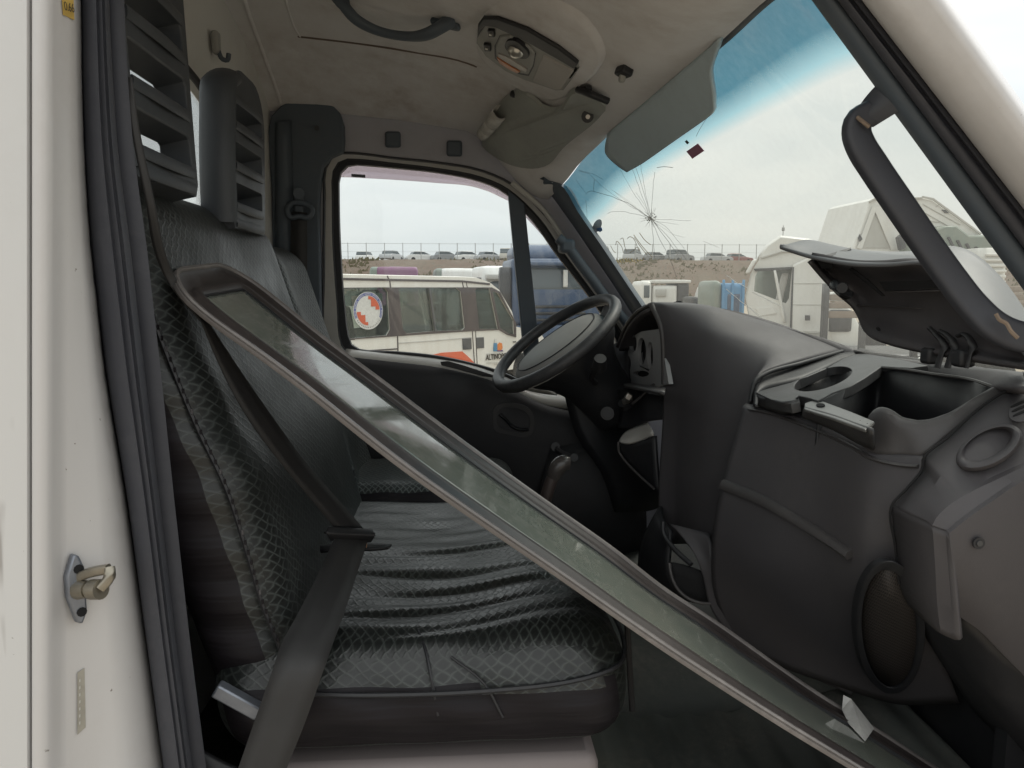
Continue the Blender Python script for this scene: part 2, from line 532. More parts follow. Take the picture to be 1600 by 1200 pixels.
def fabric(name, base, line, sx=42.0, sy=42.0, amp=0.28, rough=0.5, linew=0.13, bump=0.5, worn=0.5):
    """woven seat cloth: net of curved light lines over dark ground"""
    m, n, l, p, o = newmat(name)
    uv = n.new('ShaderNodeUVMap'); sp = n.new('ShaderNodeSeparateXYZ'); l.new(uv.outputs[0], sp.inputs[0])
    def M(op, a, b=None):
        x = n.new('ShaderNodeMath'); x.operation = op
        for i, s in enumerate((a, b)):
            if s is None: continue
            if isinstance(s, (int, float)): x.inputs[i].default_value = s
            else: l.new(s, x.inputs[i])
        return x.outputs[0]
    u, v = M('MULTIPLY', sp.outputs[0], sx), M('MULTIPLY', sp.outputs[1], sy)
    wob = M('MULTIPLY', M('SINE', M('MULTIPLY', v, 6.2832)), amp)
    wob2 = M('MULTIPLY', M('SINE', M('MULTIPLY', u, 3.1416)), amp)
    a = M('ADD', M('ADD', u, v), wob2); b = M('ADD', M('SUBTRACT', u, v), wob)
    def net(q):
        f = M('ABSOLUTE', M('SUBTRACT', M('FRACT', q), 0.5))   # 0 at line
        return M('POWER', mrange(n, l, f, 0.0, linew, 1.0, 0.0), 1.6)
    g = M('MAXIMUM', net(a), net(b))
    wear = noise(n, l, 6, 4, 0.6)
    g2 = M('MULTIPLY', g, mrange(n, l, wear, 0.38, 0.62, 1.0 - worn, 1.0))
    th = noise(n, l, 700, 2, 0.6)
    base2 = mixc(n, l, mrange(n, l, wear, 0.35, 0.7), base, tuple(c * 0.6 for c in base))
    l.new(mixc(n, l, g2, base2, line), p.inputs['Base Color'])
    l.new(mrange(n, l, wear, 0.3, 0.7, rough - 0.08, rough + 0.12), p.inputs['Roughness'])
    p.inputs['Sheen Weight'].default_value = 0.03; p.inputs['Sheen Roughness'].default_value = 0.4
    p.inputs['Sheen Tint'].default_value = (0.6, 0.65, 0.62, 1)
    b1 = bumpn(n, l, th, 0.25, 0.0006)
    l.new(bumpn(n, l, g, bump, 0.0012, b1), p.inputs['Normal'])
    return m

def pleat(name, base, rough=0.55):
    m, n, l, p, o = newmat(name)
    v = noise(n, l, 1, 2, 0.5, stretch=(4, 4, 46), dist=0.25)
    w = noise(n, l, 500, 2, 0.6)
    l.new(mixc(n, l, mrange(n, l, v, 0.35, 0.7), base, tuple(c * 1.5 for c in base)), p.inputs['Base Color'])
    p.inputs['Roughness'].default_value = rough
    p.inputs['Specular IOR Level'].default_value = 0.22
    b1 = bumpn(n, l, w, 0.2, 0.0006)
    l.new(bumpn(n, l, v, 0.45, 0.010, b1), p.inputs['Normal'])
    return m

def webbing(name, base):
    m, n, l, p, o = newmat(name)
    uv = n.new('ShaderNodeUVMap'); wv = n.new('ShaderNodeTexWave'); wv.inputs['Scale'].default_value = 260; wv.bands_direction = 'X'
    l.new(uv.outputs[0], wv.inputs[0])
    v = noise(n, l, 12, 4, 0.6)
    l.new(mixc(n, l, mrange(n, l, v, 0.3, 0.75), base, tuple(c * 1.6 for c in base)), p.inputs['Base Color'])
    p.inputs['Roughness'].default_value = 0.5
    p.inputs['Sheen Weight'].default_value = 0.08
    l.new(bumpn(n, l, wv.outputs['Fac'], 0.3, 0.0006), p.inputs['Normal'])
    return m

def lining(name, col, stain):
    m, n, l, p, o = newmat(name)
    a = noise(n, l, 3.0, 6, 0.62); b = noise(n, l, 800, 2, 0.6); c = noise(n, l, 13, 5, 0.7)
    f = n.new('ShaderNodeMath'); f.operation = 'MULTIPLY'
    l.new(mrange(n, l, a, 0.4, 0.7), f.inputs[0]); l.new(mrange(n, l, c, 0.35, 0.75), f.inputs[1])
    l.new(mixc(n, l, f.outputs[0], col, stain), p.inputs['Base Color'])
    p.inputs['Roughness'].default_value = 0.95
    p.inputs['Specular IOR Level'].default_value = 0.15
    l.new(bumpn(n, l, b, 0.3, 0.001), p.inputs['Normal'])
    return m

def earth(name, cols, scale):
    m, n, l, p, o = newmat(name)
    a = noise(n, l, scale, 8, 0.65); b = noise(n, l, scale * 14, 5, 0.7)
    c = mixc(n, l, mrange(n, l, a, 0.35, 0.65), cols[0], cols[1])
    l.new(mixc(n, l, mrange(n, l, b, 0.42, 0.75), c, cols[2]), p.inputs['Base Color'])
    p.inputs['Roughness'].default_value = 0.95
    l.new(bumpn(n, l, b, 0.7, 0.2), p.inputs['Normal'])
    return m

M_white = paint('white_body_paint', (0.60, 0.60, 0.595), 0.42, 0.22, (0.36, 0.33, 0.29), chips=True)
M_jamb = paint('pillar_paint', (0.565, 0.555, 0.55), 0.45, 0.3, (0.34, 0.30, 0.26), chips=True)
M_frame = paint('door_frame_paint', (0.48, 0.47, 0.44), 0.5, 0.3, (0.25, 0.23, 0.2))
M_rub = plastic('grey_rubber_seal', (0.040, 0.042, 0.052), 0.62, 0.4, 0.1, (0.12, 0.12, 0.125))
M_rubk = plastic('black_rubber', (0.018, 0.019, 0.023), 0.55, 0.2, 0.1)
M_navy = plastic('dark_trim_plastic', (0.080, 0.100, 0.122), 0.6, 0.3, 0.2)
M_hdr = plastic('header_trim', (0.40, 0.40, 0.44), 0.8, 0.2, 0.2, (0.1, 0.09, 0.09))
M_blk = plastic('black_plastic', (0.014, 0.0145, 0.017), 0.5, 0.3, 0.3, (0.09, 0.085, 0.08))
M_blk2 = plastic('black_gloss_plastic', (0.014, 0.014, 0.016), 0.48, 0.3, 0.05, (0.09, 0.085, 0.08))
M_dash = plastic('dash_plastic', (0.064, 0.060, 0.064), 0.56, 0.5, 0.5, (0.10, 0.093, 0.092))
M_dashl = plastic('dash_plastic_worn', (0.058, 0.054, 0.054), 0.45, 0.5, 0.4, (0.12, 0.112, 0.108))
M_tray = plastic('tray_plastic', (0.040, 0.040, 0.042), 0.42, 0.7, 0.3, (0.16, 0.155, 0.145))
M_door = plastic('door_panel_plastic', (0.0145, 0.0145, 0.017), 0.6, 0.3, 0.4, (0.07, 0.065, 0.06))
M_head = plastic('headrest_foam', (0.050, 0.057, 0.066), 0.5, 0.3, 0.5, (0.13, 0.13, 0.13), gscale=500)
M_wheel = plastic('steering_rim_rubber', (0.035, 0.036, 0.04), 0.45, 0.6, 0.2, (0.18, 0.17, 0.155))
M_pad = plastic('dusty_pad', (0.30, 0.295, 0.285), 0.7, 0.9, 0.2, (0.36, 0.34, 0.32))
M_lin = lining('roof_lining_cloth', (0.73, 0.72, 0.72), (0.50, 0.45, 0.42))
M_linw = lining('rear_wall_cloth', (0.64, 0.64, 0.62), (0.56, 0.54, 0.51))
M_cons = plastic('console_plastic', (0.46, 0.44, 0.42), 0.7, 0.4, 0.2, (0.2, 0.17, 0.15))
M_consg = plastic('console_grey', (0.34, 0.34, 0.32), 0.6, 0.3, 0.2, (0.13, 0.12, 0.11))
M_visor = plastic('visor_vinyl', (0.33, 0.345, 0.325), 0.7, 0.4, 0.3, (0.12, 0.11, 0.09))
M_floor = plastic('floor_mat_rubber', (0.042, 0.047, 0.042), 0.75, 0.9, 0.6, (0.14, 0.125, 0.105), gscale=300)
M_seat = fabric('seat_cloth', (0.0115, 0.013, 0.0125), (0.050, 0.057, 0.052), 40, 60, 0.10, 0.33, 0.24, 0.35, 0.7)
M_seatb = fabric('backrest_cloth', (0.0125, 0.0145, 0.014), (0.056, 0.064, 0.061), 40, 54, 0.12, 0.46, 0.22, 0.3, 0.65)
M_seatd = fabric('lit_driver_cloth', (0.022, 0.025, 0.025), (0.15, 0.165, 0.157), 46, 56, 0.12, 0.5, 0.2, 0.4, 0.4)  # seat cloth made paler, window light put into its colour
M_seats = pleat('seat_side_cloth', (0.0085, 0.0072, 0.0088))
M_web = webbing('black_webbing', (0.010, 0.010, 0.011))
M_web2 = webbing('grey_webbing', (0.015, 0.0145, 0.0145))
M_base = plastic('seat_base_plastic', (0.22, 0.19, 0.185), 0.6, 0.3, 0.2)
M_metal = flat('dull_steel', (0.42, 0.40, 0.37), 0.38, 0.9)
M_bronze = flat('zinc_yellowed', (0.36, 0.33, 0.27), 0.4, 0.85)
M_alu = plastic('weathered_aluminium', (0.135, 0.122, 0.115), 0.38, 0.8, 0.2, (0.36, 0.33, 0.31))
M_rimd = plastic('brown_rim', (0.030, 0.024, 0.023), 0.5, 0.5, 0.2, (0.11, 0.09, 0.08))
M_clear = glassy('clear_glass', (0.95, 0.97, 0.97), 0.6, 0.01, 0.02)
M_guard = glassy('smoked_pink_acrylic', (0.70, 0.64, 0.67), 0.5, 0.05, 0.12, (0.6, 0.52, 0.56))
M_veh = glassy('vehicle_glass', (0.70, 0.78, 0.76), 0.8, 0.03, 0.14, (0.46, 0.48, 0.45))
M_black = flat('black_void', (0.008, 0.008, 0.009), 0.9)
M_paper = flat('white_paper', (0.62, 0.61, 0.58), 0.8)
M_ws = windshield_mat()

# ================================================================== GROUND AND FAR SETTING
M_dirt = earth('yard_dirt', ((0.36, 0.30, 0.23), (0.44, 0.37, 0.29), (0.30, 0.27, 0.22)), 0.35)
M_bank = earth('bank_soil', ((0.135, 0.085, 0.062), (0.165, 0.128, 0.095), (0.085, 0.08, 0.058)), 0.22)
g = mk('ground', [(-700, -300, 0), (700, -300, 0), (700, 900, 0), (-700, 900, 0)], [(0, 1, 2, 3)], M_dirt, smooth=False)
tag(g, 'bare dry dirt of the salvage yard', kind='structure')
def lerp0(tab, x):
    for (a, p), (b, q) in zip(tab, tab[1:]):
        if x <= b: return p + (q - p) * (x - a) / (b - a)
    return tab[-1][1]
# embankment with an uneven face
vb, fb = [], []
NX = 150
prof_b = [(84, -0.3), (88, 1.4), (92, 3.1), (96, 4.6), (99, 5.45), (101, 5.62), (130, 5.65), (420, 5.6)]
for i in range(NX + 1):
    x = -110 + 320 * i / NX
    for j, (y, z) in enumerate(prof_b):
        k = 1.0 if 0 < j < 5 else 0.15
        vb.append((x, y + k * random.uniform(-0.7, 0.7), z + k * random.uniform(-0.25, 0.25) - max(0, x - 70) * 0.004))
nb = len(prof_b)
for i in range(NX):
    for j in range(nb - 1):
        fb.append((i * nb + j, (i + 1) * nb + j, (i + 1) * nb + j + 1, i * nb + j + 1))
bank = mk('embankment', vb, fb, M_bank, toward=(0, 0, 60))
tag(bank, 'reddish earth bank with dry grass behind the yard', kind='structure')

vg, fg = [], []
for i in range(5200):
    x = random.uniform(-60, 120); f = random.random() ** .7
    y = 85 + 15.5 * f; z = lerp0([(84, -.3), (88, 1.4), (92, 3.1), (96, 4.6), (99, 5.45), (101.5, 5.62)], y) - .1
    if math.sin(x * .31) + math.sin(x * .13 + y * .7) < -.5: continue
    h, w_, a = random.uniform(.15, .6), random.uniform(.05, .35), random.uniform(-.3, .3)
    b = len(vg)
    vg += [(x - w_, y, z), (x + w_, y, z), (x + a + w_ * .3, y - .05, z + h)]; fg.append((b, b + 1, b + 2))
gr = mk('dry_grass', vg, fg, earth('dry_grass_blades', ((0.20, 0.17, 0.10), (0.14, 0.14, 0.08), (0.26, 0.22, 0.14)), .6), smooth=False)
tag(gr, 'dry grass tufts growing over the face of the earth bank', 'grass', kind='stuff')

# fence along the bank's crest
M_post = flat('grey_fence_post', (0.42, 0.43, 0.42), 0.7)
fence = thing('wire_fence', 'thin grey wire fence standing along the crest of the earth bank', 'fence', (20, 104, 5.6))
pm = None
for i in range(64):
    x = -34 + i * 2.4
    if pm is None:
        po = cyl('post', (0, 0, 0), (0, 0, 2.35), 0.05, M_post, None, 6)
        pm = po.data
    else:
        po = bpy.data.objects.new('post', pm); COL.objects.link(po)
    po.parent = fence
    po.location = Vector((x, 104, 5.55)) - Vector((20, 104, 5.6))
for z in (0.5, 1.2, 2.25):
    cyl('wire', (-36, 104, 5.55 + z), (120, 104, 5.55 + z), 0.012 if z < 2 else 0.022, M_post, fence, 5)

# parked cars on the bank: one kind built, then copied
M_tyre = flat('tyre', (0.02, 0.02, 0.02), 0.9)
M_cglass = flat('car_glass', (0.10, 0.12, 0.13), 0.15)
def car_body_verts(L, Wd, H, hood, fast):
    side = [(-L / 2, .35), (-L / 2 + .05, .75), (-L / 2 + .25, .92), (-L * .30, .98), (L * .22, .98), (L / 2 - .1, .78), (L / 2, .5), (L / 2 - .05, .3), (-L / 2 + .1, .28)]
    return side
def make_car(kind, paintm):
    L, Wd = (4.1, 1.7) if kind == 'hatch' else ((4.5, 1.75) if kind == 'sedan' else (4.5, 1.85))
    H = {'hatch': 1.48, 'sedan': 1.45, 'suv': 1.75}[kind]
    root = empty('parked_car')
    belt = 0.98 if kind != 'suv' else 1.1
    side = [(-L / 2, .38), (-L / 2 + .03, .72), (-L / 2 + .18, belt - .06), (-L * .30, belt), (L * .18, belt), (L / 2 - .25, belt - .16), (L / 2 - .02, .62), (L / 2, .4), (L / 2 - .08, .27), (-L / 2 + .1, .27)]
    plate('body', [Vector((x, -Wd / 2, z)) for x, z in side], [], (0, Wd, 0), paintm, root, bevel=0.09)
    r0 = -L / 2 + (.2 if kind != 'sedan' else .75)
    green = [(r0, belt - .03), (r0 + .28, H - .07), (L * .05, H - .05), (L * .26, belt - .03)]
    plate('glasshouse', [Vector((x, -Wd / 2 + .08, z)) for x, z in green], [], (0, Wd - .16, 0), M_cglass, root, bevel=0.06)
    plate('roof', [Vector((x, -Wd / 2 + .11, z)) for x, z in [(r0 + .24, H - .1), (r0 + .3, H), (L * .05, H), (L * .09, H - .1)]], [], (0, Wd - .22, 0), paintm, root, bevel=0.04)
    for sx in (-1, 1):
        for sy in (-1, 1):
            w = cyl('wheel', (sx * L * .31, sy * (Wd / 2 - .2), .31), (sx * L * .31, sy * (Wd / 2 + .01), .31), .31, M_tyre, root, 14)
    return root
def copy_tree(o, parent=None, skip=None):
    c = o.copy(); COL.objects.link(c)
    if parent is not None: c.parent = parent
    for ch in list(o.children): copy_tree(ch, c)
    return c
carpaints = {}
def cpaint(nm, col):
    if nm not in carpaints: carpaints[nm] = paint('car_' + nm, col, 0.3, 0.2, coat=0.6)
    return carpaints[nm]
protos = {}
def place_car(kind, col, x, y, rot, label):
    key = (kind, col)
    mt = cpaint(col, {'white': (.75, .75, .73), 'silver': (.45, .46, .47), 'grey': (.22, .23, .24), 'black': (.03, .03, .035), 'red': (.25, .05, .04), 'beige': (.45, .42, .36)}[col])
    if key not in protos:
        protos[key] = make_car(kind, mt); o = protos[key]
    else: o = copy_tree(protos[key])
    o.location = (x, y, 5.62); o.rotation_euler = (0, 0, R(rot))
    tag(o, label, 'car', 'cars parked on the earth bank')
    return o
# direction in the photograph of each car -> its place on the bank's crest
def crest(u, y): return P(u, 400, y).x
cars = [
 ('hatch', 'white', 571, 112, 78, 'small white car on the bank, directly over the emblem window of the minibus'),
 ('sedan', 'silver', 612, 108, 70, 'silver car on the bank above the grey rear end of the purple bus'),
 ('sedan', 'white', 658, 110, 20, 'white saloon on the bank between the purple bus and the pale bus roofs'),
 ('sedan', 'grey', 697, 110, 24, 'grey saloon parked on the bank above the pale bus roof'),
 ('hatch', 'white', 732, 110, 28, 'white hatchback on the bank above the front end of the pale bus'),
 ('sedan', 'silver', 765, 110, 30, 'silver saloon on the bank above the white lorry with roof visor'),
 ('suv', 'beige', 792, 108, 84, 'tall beige car on the bank beside the window post of the cab'),
 ('suv', 'silver', 990, 108, 60, 'silver tall car on the bank behind the yellow writing on the windscreen'),
 ('sedan', 'grey', 1024, 110, 20, 'dull grey saloon on the bank under the centre of the cracked glass'),
 ('suv', 'grey', 1062, 109, 35, 'dark grey tall car on the bank beyond the long glass cracks'),
 ('sedan', 'silver', 1120, 112, 8, 'low silver saloon on the bank between the cracks and the wrecked lorry'),
 ('sedan', 'red', 1152, 114, 8, 'dull red low car on the bank nearest the wrecked white lorry'),
]
for k, c, u, y, rot, lab in cars:
    place_car(k, c, crest(u, y), y, rot, lab)

# ================================================================== VEHICLES OUTSIDE
M_vanw = paint('van_white', (0.70, 0.68, 0.62), 0.4, 0.35, (0.42, 0.33, 0.22))
M_vanband = paint('van_window_band', (0.060, 0.048, 0.048), 0.5, 0.5, (0.16, 0.13, 0.11))
M_orange = paint('orange_red_stripe', (0.62, 0.12, 0.05), 0.5, 0.2)
M_txt = flat('dark_lettering', (0.045, 0.035, 0.025), 0.7)
M_blue = flat('emblem_blue', (0.10, 0.12, 0.32), 0.6)
M_emw = flat('emblem_white', (0.66, 0.65, 0.61), 0.6)
M_emred = flat('emblem_red', (0.62, 0.13, 0.06), 0.6)
M_grey = flat('handle_grey', (0.09, 0.09, 0.09), 0.6)

# ---- minibus, built in its own frame: s along the body (nose at high s), t across (away from us), h up
vA, vB = P(540, 528, 12.0), P(725, 518, 13.9)
vex = Vector((vB.x - vA.x, vB.y - vA.y, 0)).normalized()
vey = Vector((-vex.y, vex.x, 0))
vO = Vector((vA.x, vA.y, 0))
vpl = Plane(vO, vO + vex, vO + Vector((0, 0, 1)))
def VS(u, v):
    q = vpl.at(u, v) - vO
    return (q.dot(vex), q.z)
def vp(s, t, h): return vO + vex * s + vey * t + Vector((0, 0, h))
van = thing('minibus', 'white minibus with a round emblem in its rear window and town name on its door', 'minibus', vp(1.5, 1, 0))
# side outline in (s, h)
nose = VS(805, 470)[0]
side_out = [(-3.4, 0.35), (-3.4, 2.0), (-3.3, 2.11), (0, 2.13), (2.6, 2.12), VS(745, 434), VS(765, 441), VS(780, 453), VS(800, 487), (VS(806, 505)[0], 1.18), (VS(806, 505)[0] + .75, 1.05), (VS(806, 505)[0] + .95, .85), (VS(806, 505)[0] + 1.0, 0.35)]
w_rear = [VS(500, 452), VS(600, 449), VS(606, 456), VS(609, 515), VS(604, 524), VS(500, 533)]
w_slA = [VS(622, 452), VS(626, 450), VS(670, 450), VS(679, 517), VS(635, 521), VS(629, 515)]
w_slB = [VS(672, 450), VS(714, 450), VS(720, 456), VS(726, 512), VS(722, 516), VS(681, 517)]
w_dr = [VS(742, 453), VS(744, 450), VS(765, 451), VS(778, 514), VS(748, 514)]
w_qt = [VS(769, 454), VS(778, 458), VS(802, 500), VS(803, 522), VS(794, 521), VS(781, 512)]
holes = [w_rear, w_slA, w_slB, w_dr, w_qt]
side_holes = [w_rear, w_slA + [], w_slB, w_dr, w_qt]
VW = 1.95
def vside(t, depth, nm):
    plate(nm, [vp(s, t, h) for s, h in side_out], [[vp(s, t, h) for s, h in w] for w in side_holes], vey * depth, M_vanw, van)
vside(0, 0.05, 'body_side'); vside(VW - 0.05, 0.05, 'body_side')
# roof, nose skin
roofc = [(-3.4, 2.0), (-3.3, 2.11), (0, 2.13), (2.6, 2.12), VS(745, 434), VS(765, 441), VS(780, 453)]
def vskin(nm, path, mat, inset=0.0):
    vs = []
    T = [inset, .10, .5, VW / 2, VW - .5, VW - .10, VW - inset]
    crown = [0, .012, .02, .024, .02, .012, 0]
    for s, h in path:
        for t, c in zip(T, crown): vs.append(vp(s, t, h + c))
    k = len(T)
    fs = [(i * k + j, i * k + j + 1, (i + 1) * k + j + 1, (i + 1) * k + j) for i in range(len(path) - 1) for j in range(k - 1)]
    return mk(nm, vs, fs, mat, van, toward=vp(1, 1, 50), solid=0.03)
vskin('roof', roofc, M_vanw)
vskin('windscreen', [VS(780, 453), VS(800, 487), (VS(806, 505)[0], 1.18)], M_veh)
vskin('bonnet', [(VS(806, 505)[0], 1.18), (VS(806, 505)[0] + .75, 1.05), (VS(806, 505)[0] + .95, .85), (VS(806, 505)[0] + 1.0, 0.35)], M_vanw)
plate('rear_door', [vp(-3.4, 0.05, .35), vp(-3.4, VW - .05, .35), vp(-3.4, VW - .05, 2.0), vp(-3.4, .05, 2.0)], [], vex * 0.05, M_vanw, van)
plate('cabin_floor', [vp(-3.35, .05, .5), vp(3.9, .05, .5), vp(3.9, VW - .05, .5), vp(-3.35, VW - .05, .5)], [], (0, 0, .05), M_grey, van)
# dark band between the windows, with the same openings
band = [VS(470, 450), VS(540, 449.5), VS(612, 449), VS(735, 449), VS(768, 449), VS(781, 456), VS(806, 505), VS(806, 527), VS(792, 523), VS(779, 515.5), VS(726, 518), VS(608, 526), VS(540, 531), VS(470, 537)]
plate('window_band', [vp(s, -0.012, h) for s, h in band], [[vp(s, -0.012, h) for s, h in w] for w in holes], vey * 0.011, M_vanband, van)
for w in holes:
    plate('window_pane', [vp(s, .02, h) for s, h in w], [], vey * 0.005, M_veh, van)
# sliding pane divider, gutter line, door seams
def vstrip(nm, pts, wd, mat, proud=0.008, parent=None):
    path = [vp(*[VS(*q)[0], -proud / 2, VS(*q)[1]]) for q in pts]
    return sweep(nm, path, rect(wd, proud), mat, parent or van, n=max(2, len(pts)), up=tuple(vey), resample=False)
vstrip('pane_divider', [(670.5, 450), (680, 518)], 0.05, M_grey, 0.02)
vstrip('roof_gutter', [(480, 434.5), (540, 436), (640, 438), (722, 439.5), (765, 444)], 0.035, M_vanband, 0.012)
vstrip('door_seam', [(605, 431), (609, 440), (615, 485), (621, 525), (622, 556)], 0.022, M_vanband, 0.006)
vstrip('door_seam', [(722, 440), (731, 480), (738, 518), (742, 580)], 0.02, M_vanband, 0.006)
vstrip('door_seam', [(728, 440), (737, 480), (743, 518), (746, 580)], 0.016, M_vanband, 0.006)
vstrip('rub_strip', [(500, 553), (560, 549), (621, 545)], 0.02, M_vanband, 0.01)
vstrip('rub_strip', [(622, 536), (680, 532), (738, 527)], 0.012, M_frame, 0.008)
for u0, u1, v0, v1 in ((722, 736, 529, 546.5), (743.5, 755.5, 527.5, 544.5)):
    hd = plate('door_handle', [vp(VS(u, v)[0], -0.014, VS(u, v)[1]) for u, v in ((u0, v0), (u1, v0 - .8), (u1 + .6, v1 - 1), (u0 + .8, v1))], [], vey * 0.013, M_grey, van, bevel=0.006)
# orange swoosh
plate('orange_stripe', [vp(VS(u, v)[0], -0.006, VS(u, v)[1]) for u, v in ((664, 557), (690, 551), (722, 549), (731, 557), (742, 568), (742, 640), (700, 620), (660, 575))], [], vey * 0.005, M_orange, van)
# emblem in the rear window
eC = VS(574.0, 485.5)
eR = abs(VS(574, 456)[1] - eC[1])
eM = frame_M(vp(eC[0], -0.02, eC[1]), vex, (0, 0, 1))
def ering(nm, r0, r1, a0, a1, mat, off, parent, k=40):
    vs, fs = [], []
    for i in range(k + 1):
        a = R(a0 + (a1 - a0) * i / k)
        for r in (r0, r1): vs.append(eM @ Vector((r * math.cos(a), r * math.sin(a), off)))
    fs = [(2 * i, 2 * i + 1, 2 * i + 3, 2 * i + 2) for i in range(k)]
    return mk(nm, vs, fs, mat, parent, smooth=False, solid=0.002, toward=EYE)
emb = ering('round_emblem', 0.0, eR, 0, 360, M_emw, 0.0, van)
ering('emblem_ring', eR * .82, eR * .97, -25, 205, M_blue, 0.004, emb)
ering('emblem_rim', eR * .97, eR, 0, 360, M_emw, 0.005, emb)
def estep(sgn):
    q = [(0.02, .78), (.02, .60), (.2, .60), (.2, .22), (.5, .22), (.5, .05), (.76, .05)]
    arc = [(.78 * math.cos(R(a)), .78 * math.sin(R(a))) for a in range(10, 90, 10)]
    pts = [(x * eR * sgn, y * eR * sgn, .003) for x, y in q + arc]
    plate('emblem_block', [eM @ Vector(p) for p in pts], [], (eM.to_3x3() @ Vector((0, 0, -.002))), M_emred, emb)
estep(1); estep(-1)
for k in range(46):           # illegible tiny lettering of the ring
    a = R(-20 + k * 4.9)
    rr = eR * .895
    Mx = eM @ Matrix.Translation((rr * math.cos(a), rr * math.sin(a), .006)) @ Matrix.Rotation(a - math.pi / 2, 4, 'Z')
    if k % 7 != 5:
        mk('ring_letter', [Mx @ Vector(q) for q in ((-.006, -.009, 0), (.006, -.009, 0), (.006, .009, 0), (-.006, .009, 0))], [(0, 1, 2, 3)], M_emw, emb, smooth=False, toward=EYE)
for k in range(15):
    a = R(215 + k * 7.8); rr = eR * .89
    Mx = eM @ Matrix.Translation((rr * math.cos(a), rr * math.sin(a), .004)) @ Matrix.Rotation(a + math.pi / 2, 4, 'Z')
    mk('ring_letter', [Mx @ Vector(q) for q in ((-.006, -.009, 0), (.006, -.009, 0), (.006, .009, 0), (-.006, .009, 0))], [(0, 1, 2, 3)], M_txt, emb, smooth=False, toward=EYE)
# papers stuck inside the panes
for u0, v0, u1, v1 in ((531, 460, 552, 478), (629, 456, 639, 473), (591, 458, 600, 470), (544, 455, 590, 462)):
    plate('window_paper', [vp(VS(u, v)[0], 0.05, VS(u, v)[1]) for u, v in ((u0, v0), (u1, v0), (u1 + 1.5, v1), (u0 + 1.5, v1))], [], vey * .003, M_emw, van)
# seats inside
for s0 in (VS(640, 500)[0], VS(690, 500)[0] + .1, VS(560, 500)[0] - .2, VS(752, 500)[0] + .55):
    for t0 in (.25, 1.15):
        b = vp(s0, t0, .5)
        rot = Matrix((vex, vey, Vector((0, 0, 1)))).transposed()
        st = rbox('seat', (-.25, 0, .35), (.3, .5, .55), .06, M_vanband, van, (4, 4, 4), fn=lambda p: b + rot @ p)
        rbox('backrest', (-.32, .02, .5), (-.16, .48, 1.12), .06, M_vanband, st, (4, 4, 4), fn=lambda p: b + rot @ (p + Vector((-.2 * (p.z - .5), 0, 0))))
        rbox('headrest', (-.33, .12, 1.16), (-.22, .38, 1.4), .04, M_vanband, st, (4, 4, 4), fn=lambda p: b + rot @ (p + Vector((-.2 * (p.z - .5), 0, 0))))
# town lettering and logo on the front door
tx0, tx1 = VS(758.5, 562), VS(799, 556)
ts = tx1[0] - tx0[0]
tM = frame_M(vp(tx0[0], -0.012, tx0[1] - .01), vex, (0, 0, 1))
o = text_mesh('town_name', 'ALTINOPOLIS', 0.145, tM, M_txt, van, 'LEFT', .002, wx=1.0, bold=0.002)
wdt = max(v.co.dot(vex) for v in o.data.vertices) - min(v.co.dot(vex) for v in o.data.vertices)
o.data.transform(tM @ Matrix.Scale(ts / wdt, 4, (1, 0, 0)) @ tM.inverted())
lq = lambda pts, mat, nm: plate(nm, [vp(VS(u, v)[0], -0.010, VS(u, v)[1]) for u, v in pts], [], vey * .006, mat, van)
M_lb = flat('logo_blue', (0.10, 0.25, 0.40), 0.6); M_lo = flat('logo_orange', (0.75, 0.25, 0.07), 0.6); M_lp = flat('logo_purple', (0.16, 0.10, 0.22), 0.6)
lq([(771, 536), (776, 536), (776.3, 549), (770.5, 549)], M_lb, 'logo_tower')
lq([(772.5, 529.5), (775.5, 529.5), (776, 535.5), (772, 535.5)], M_emw, 'logo_spire')
lq([(777, 538), (780, 535), (784, 536.5), (784.8, 544), (782, 547.5), (777, 547.5)], M_lo, 'logo_sun')
lq([(776.5, 547), (784.5, 546.5), (786, 549), (776.5, 549.3)], M_lp, 'logo_base')
for (u0, u1, v, h) in ((760, 766, 552.5, 1.0), (767, 779, 552.3, .7), (760, 790, 566.5, .7), (772, 785, 568.5, .8), (801, 806, 533.5, 1.6), (546, 554, 529.5, 1.6), (537, 545, 535, 1.0), (543, 554, 537.5, 1.0)):
    lq([(u0, v), (u1, v - .2), (u1, v + h - .2), (u0, v + h)], M_txt if h > 1.2 else M_frame, 'small_print')
for s0 in (-2.3, VS(790, 560)[0] + .55):
    for t0 in (0.0, VW - .22):
        w = cyl('wheel', vp(s0, t0 - .01, .33), vp(s0, t0 + .21, .33), .33, M_tyre, van, 20)
        cyl('wheel_rim', vp(s0, t0 - .016, .33), vp(s0, t0 + .2, .33), .19, M_metal, w, 16)

# ---- generic boxy vehicles: helper working in a yawed local frame
class Loc:
    def __init__(s, o, yaw):
        s.o = Vector(o); a = R(yaw); s.ex = Vector((math.cos(a), math.sin(a), 0)); s.ey = Vector((-math.sin(a), math.cos(a), 0))
    def p(s, x, y, z): return s.o + s.ex * x + s.ey * y + Vector((0, 0, z))
    def rb(s, nm, lo, hi, r, mat, parent, n=(4, 4, 4), fn=None):
        return rbox(nm, lo, hi, r, mat, parent, n, fn=lambda q: s.p(*(fn(q) if fn else q)))
    def prism(s, nm, xz, y0, y1, mat, parent, bevel=0.03, holes=()):
        return plate(nm, [s.p(x, y0, z) for x, z in xz], [[s.p(x, y0, z) for x, z in h] for h in holes], s.ey * (y1 - y0), mat, parent, bevel)

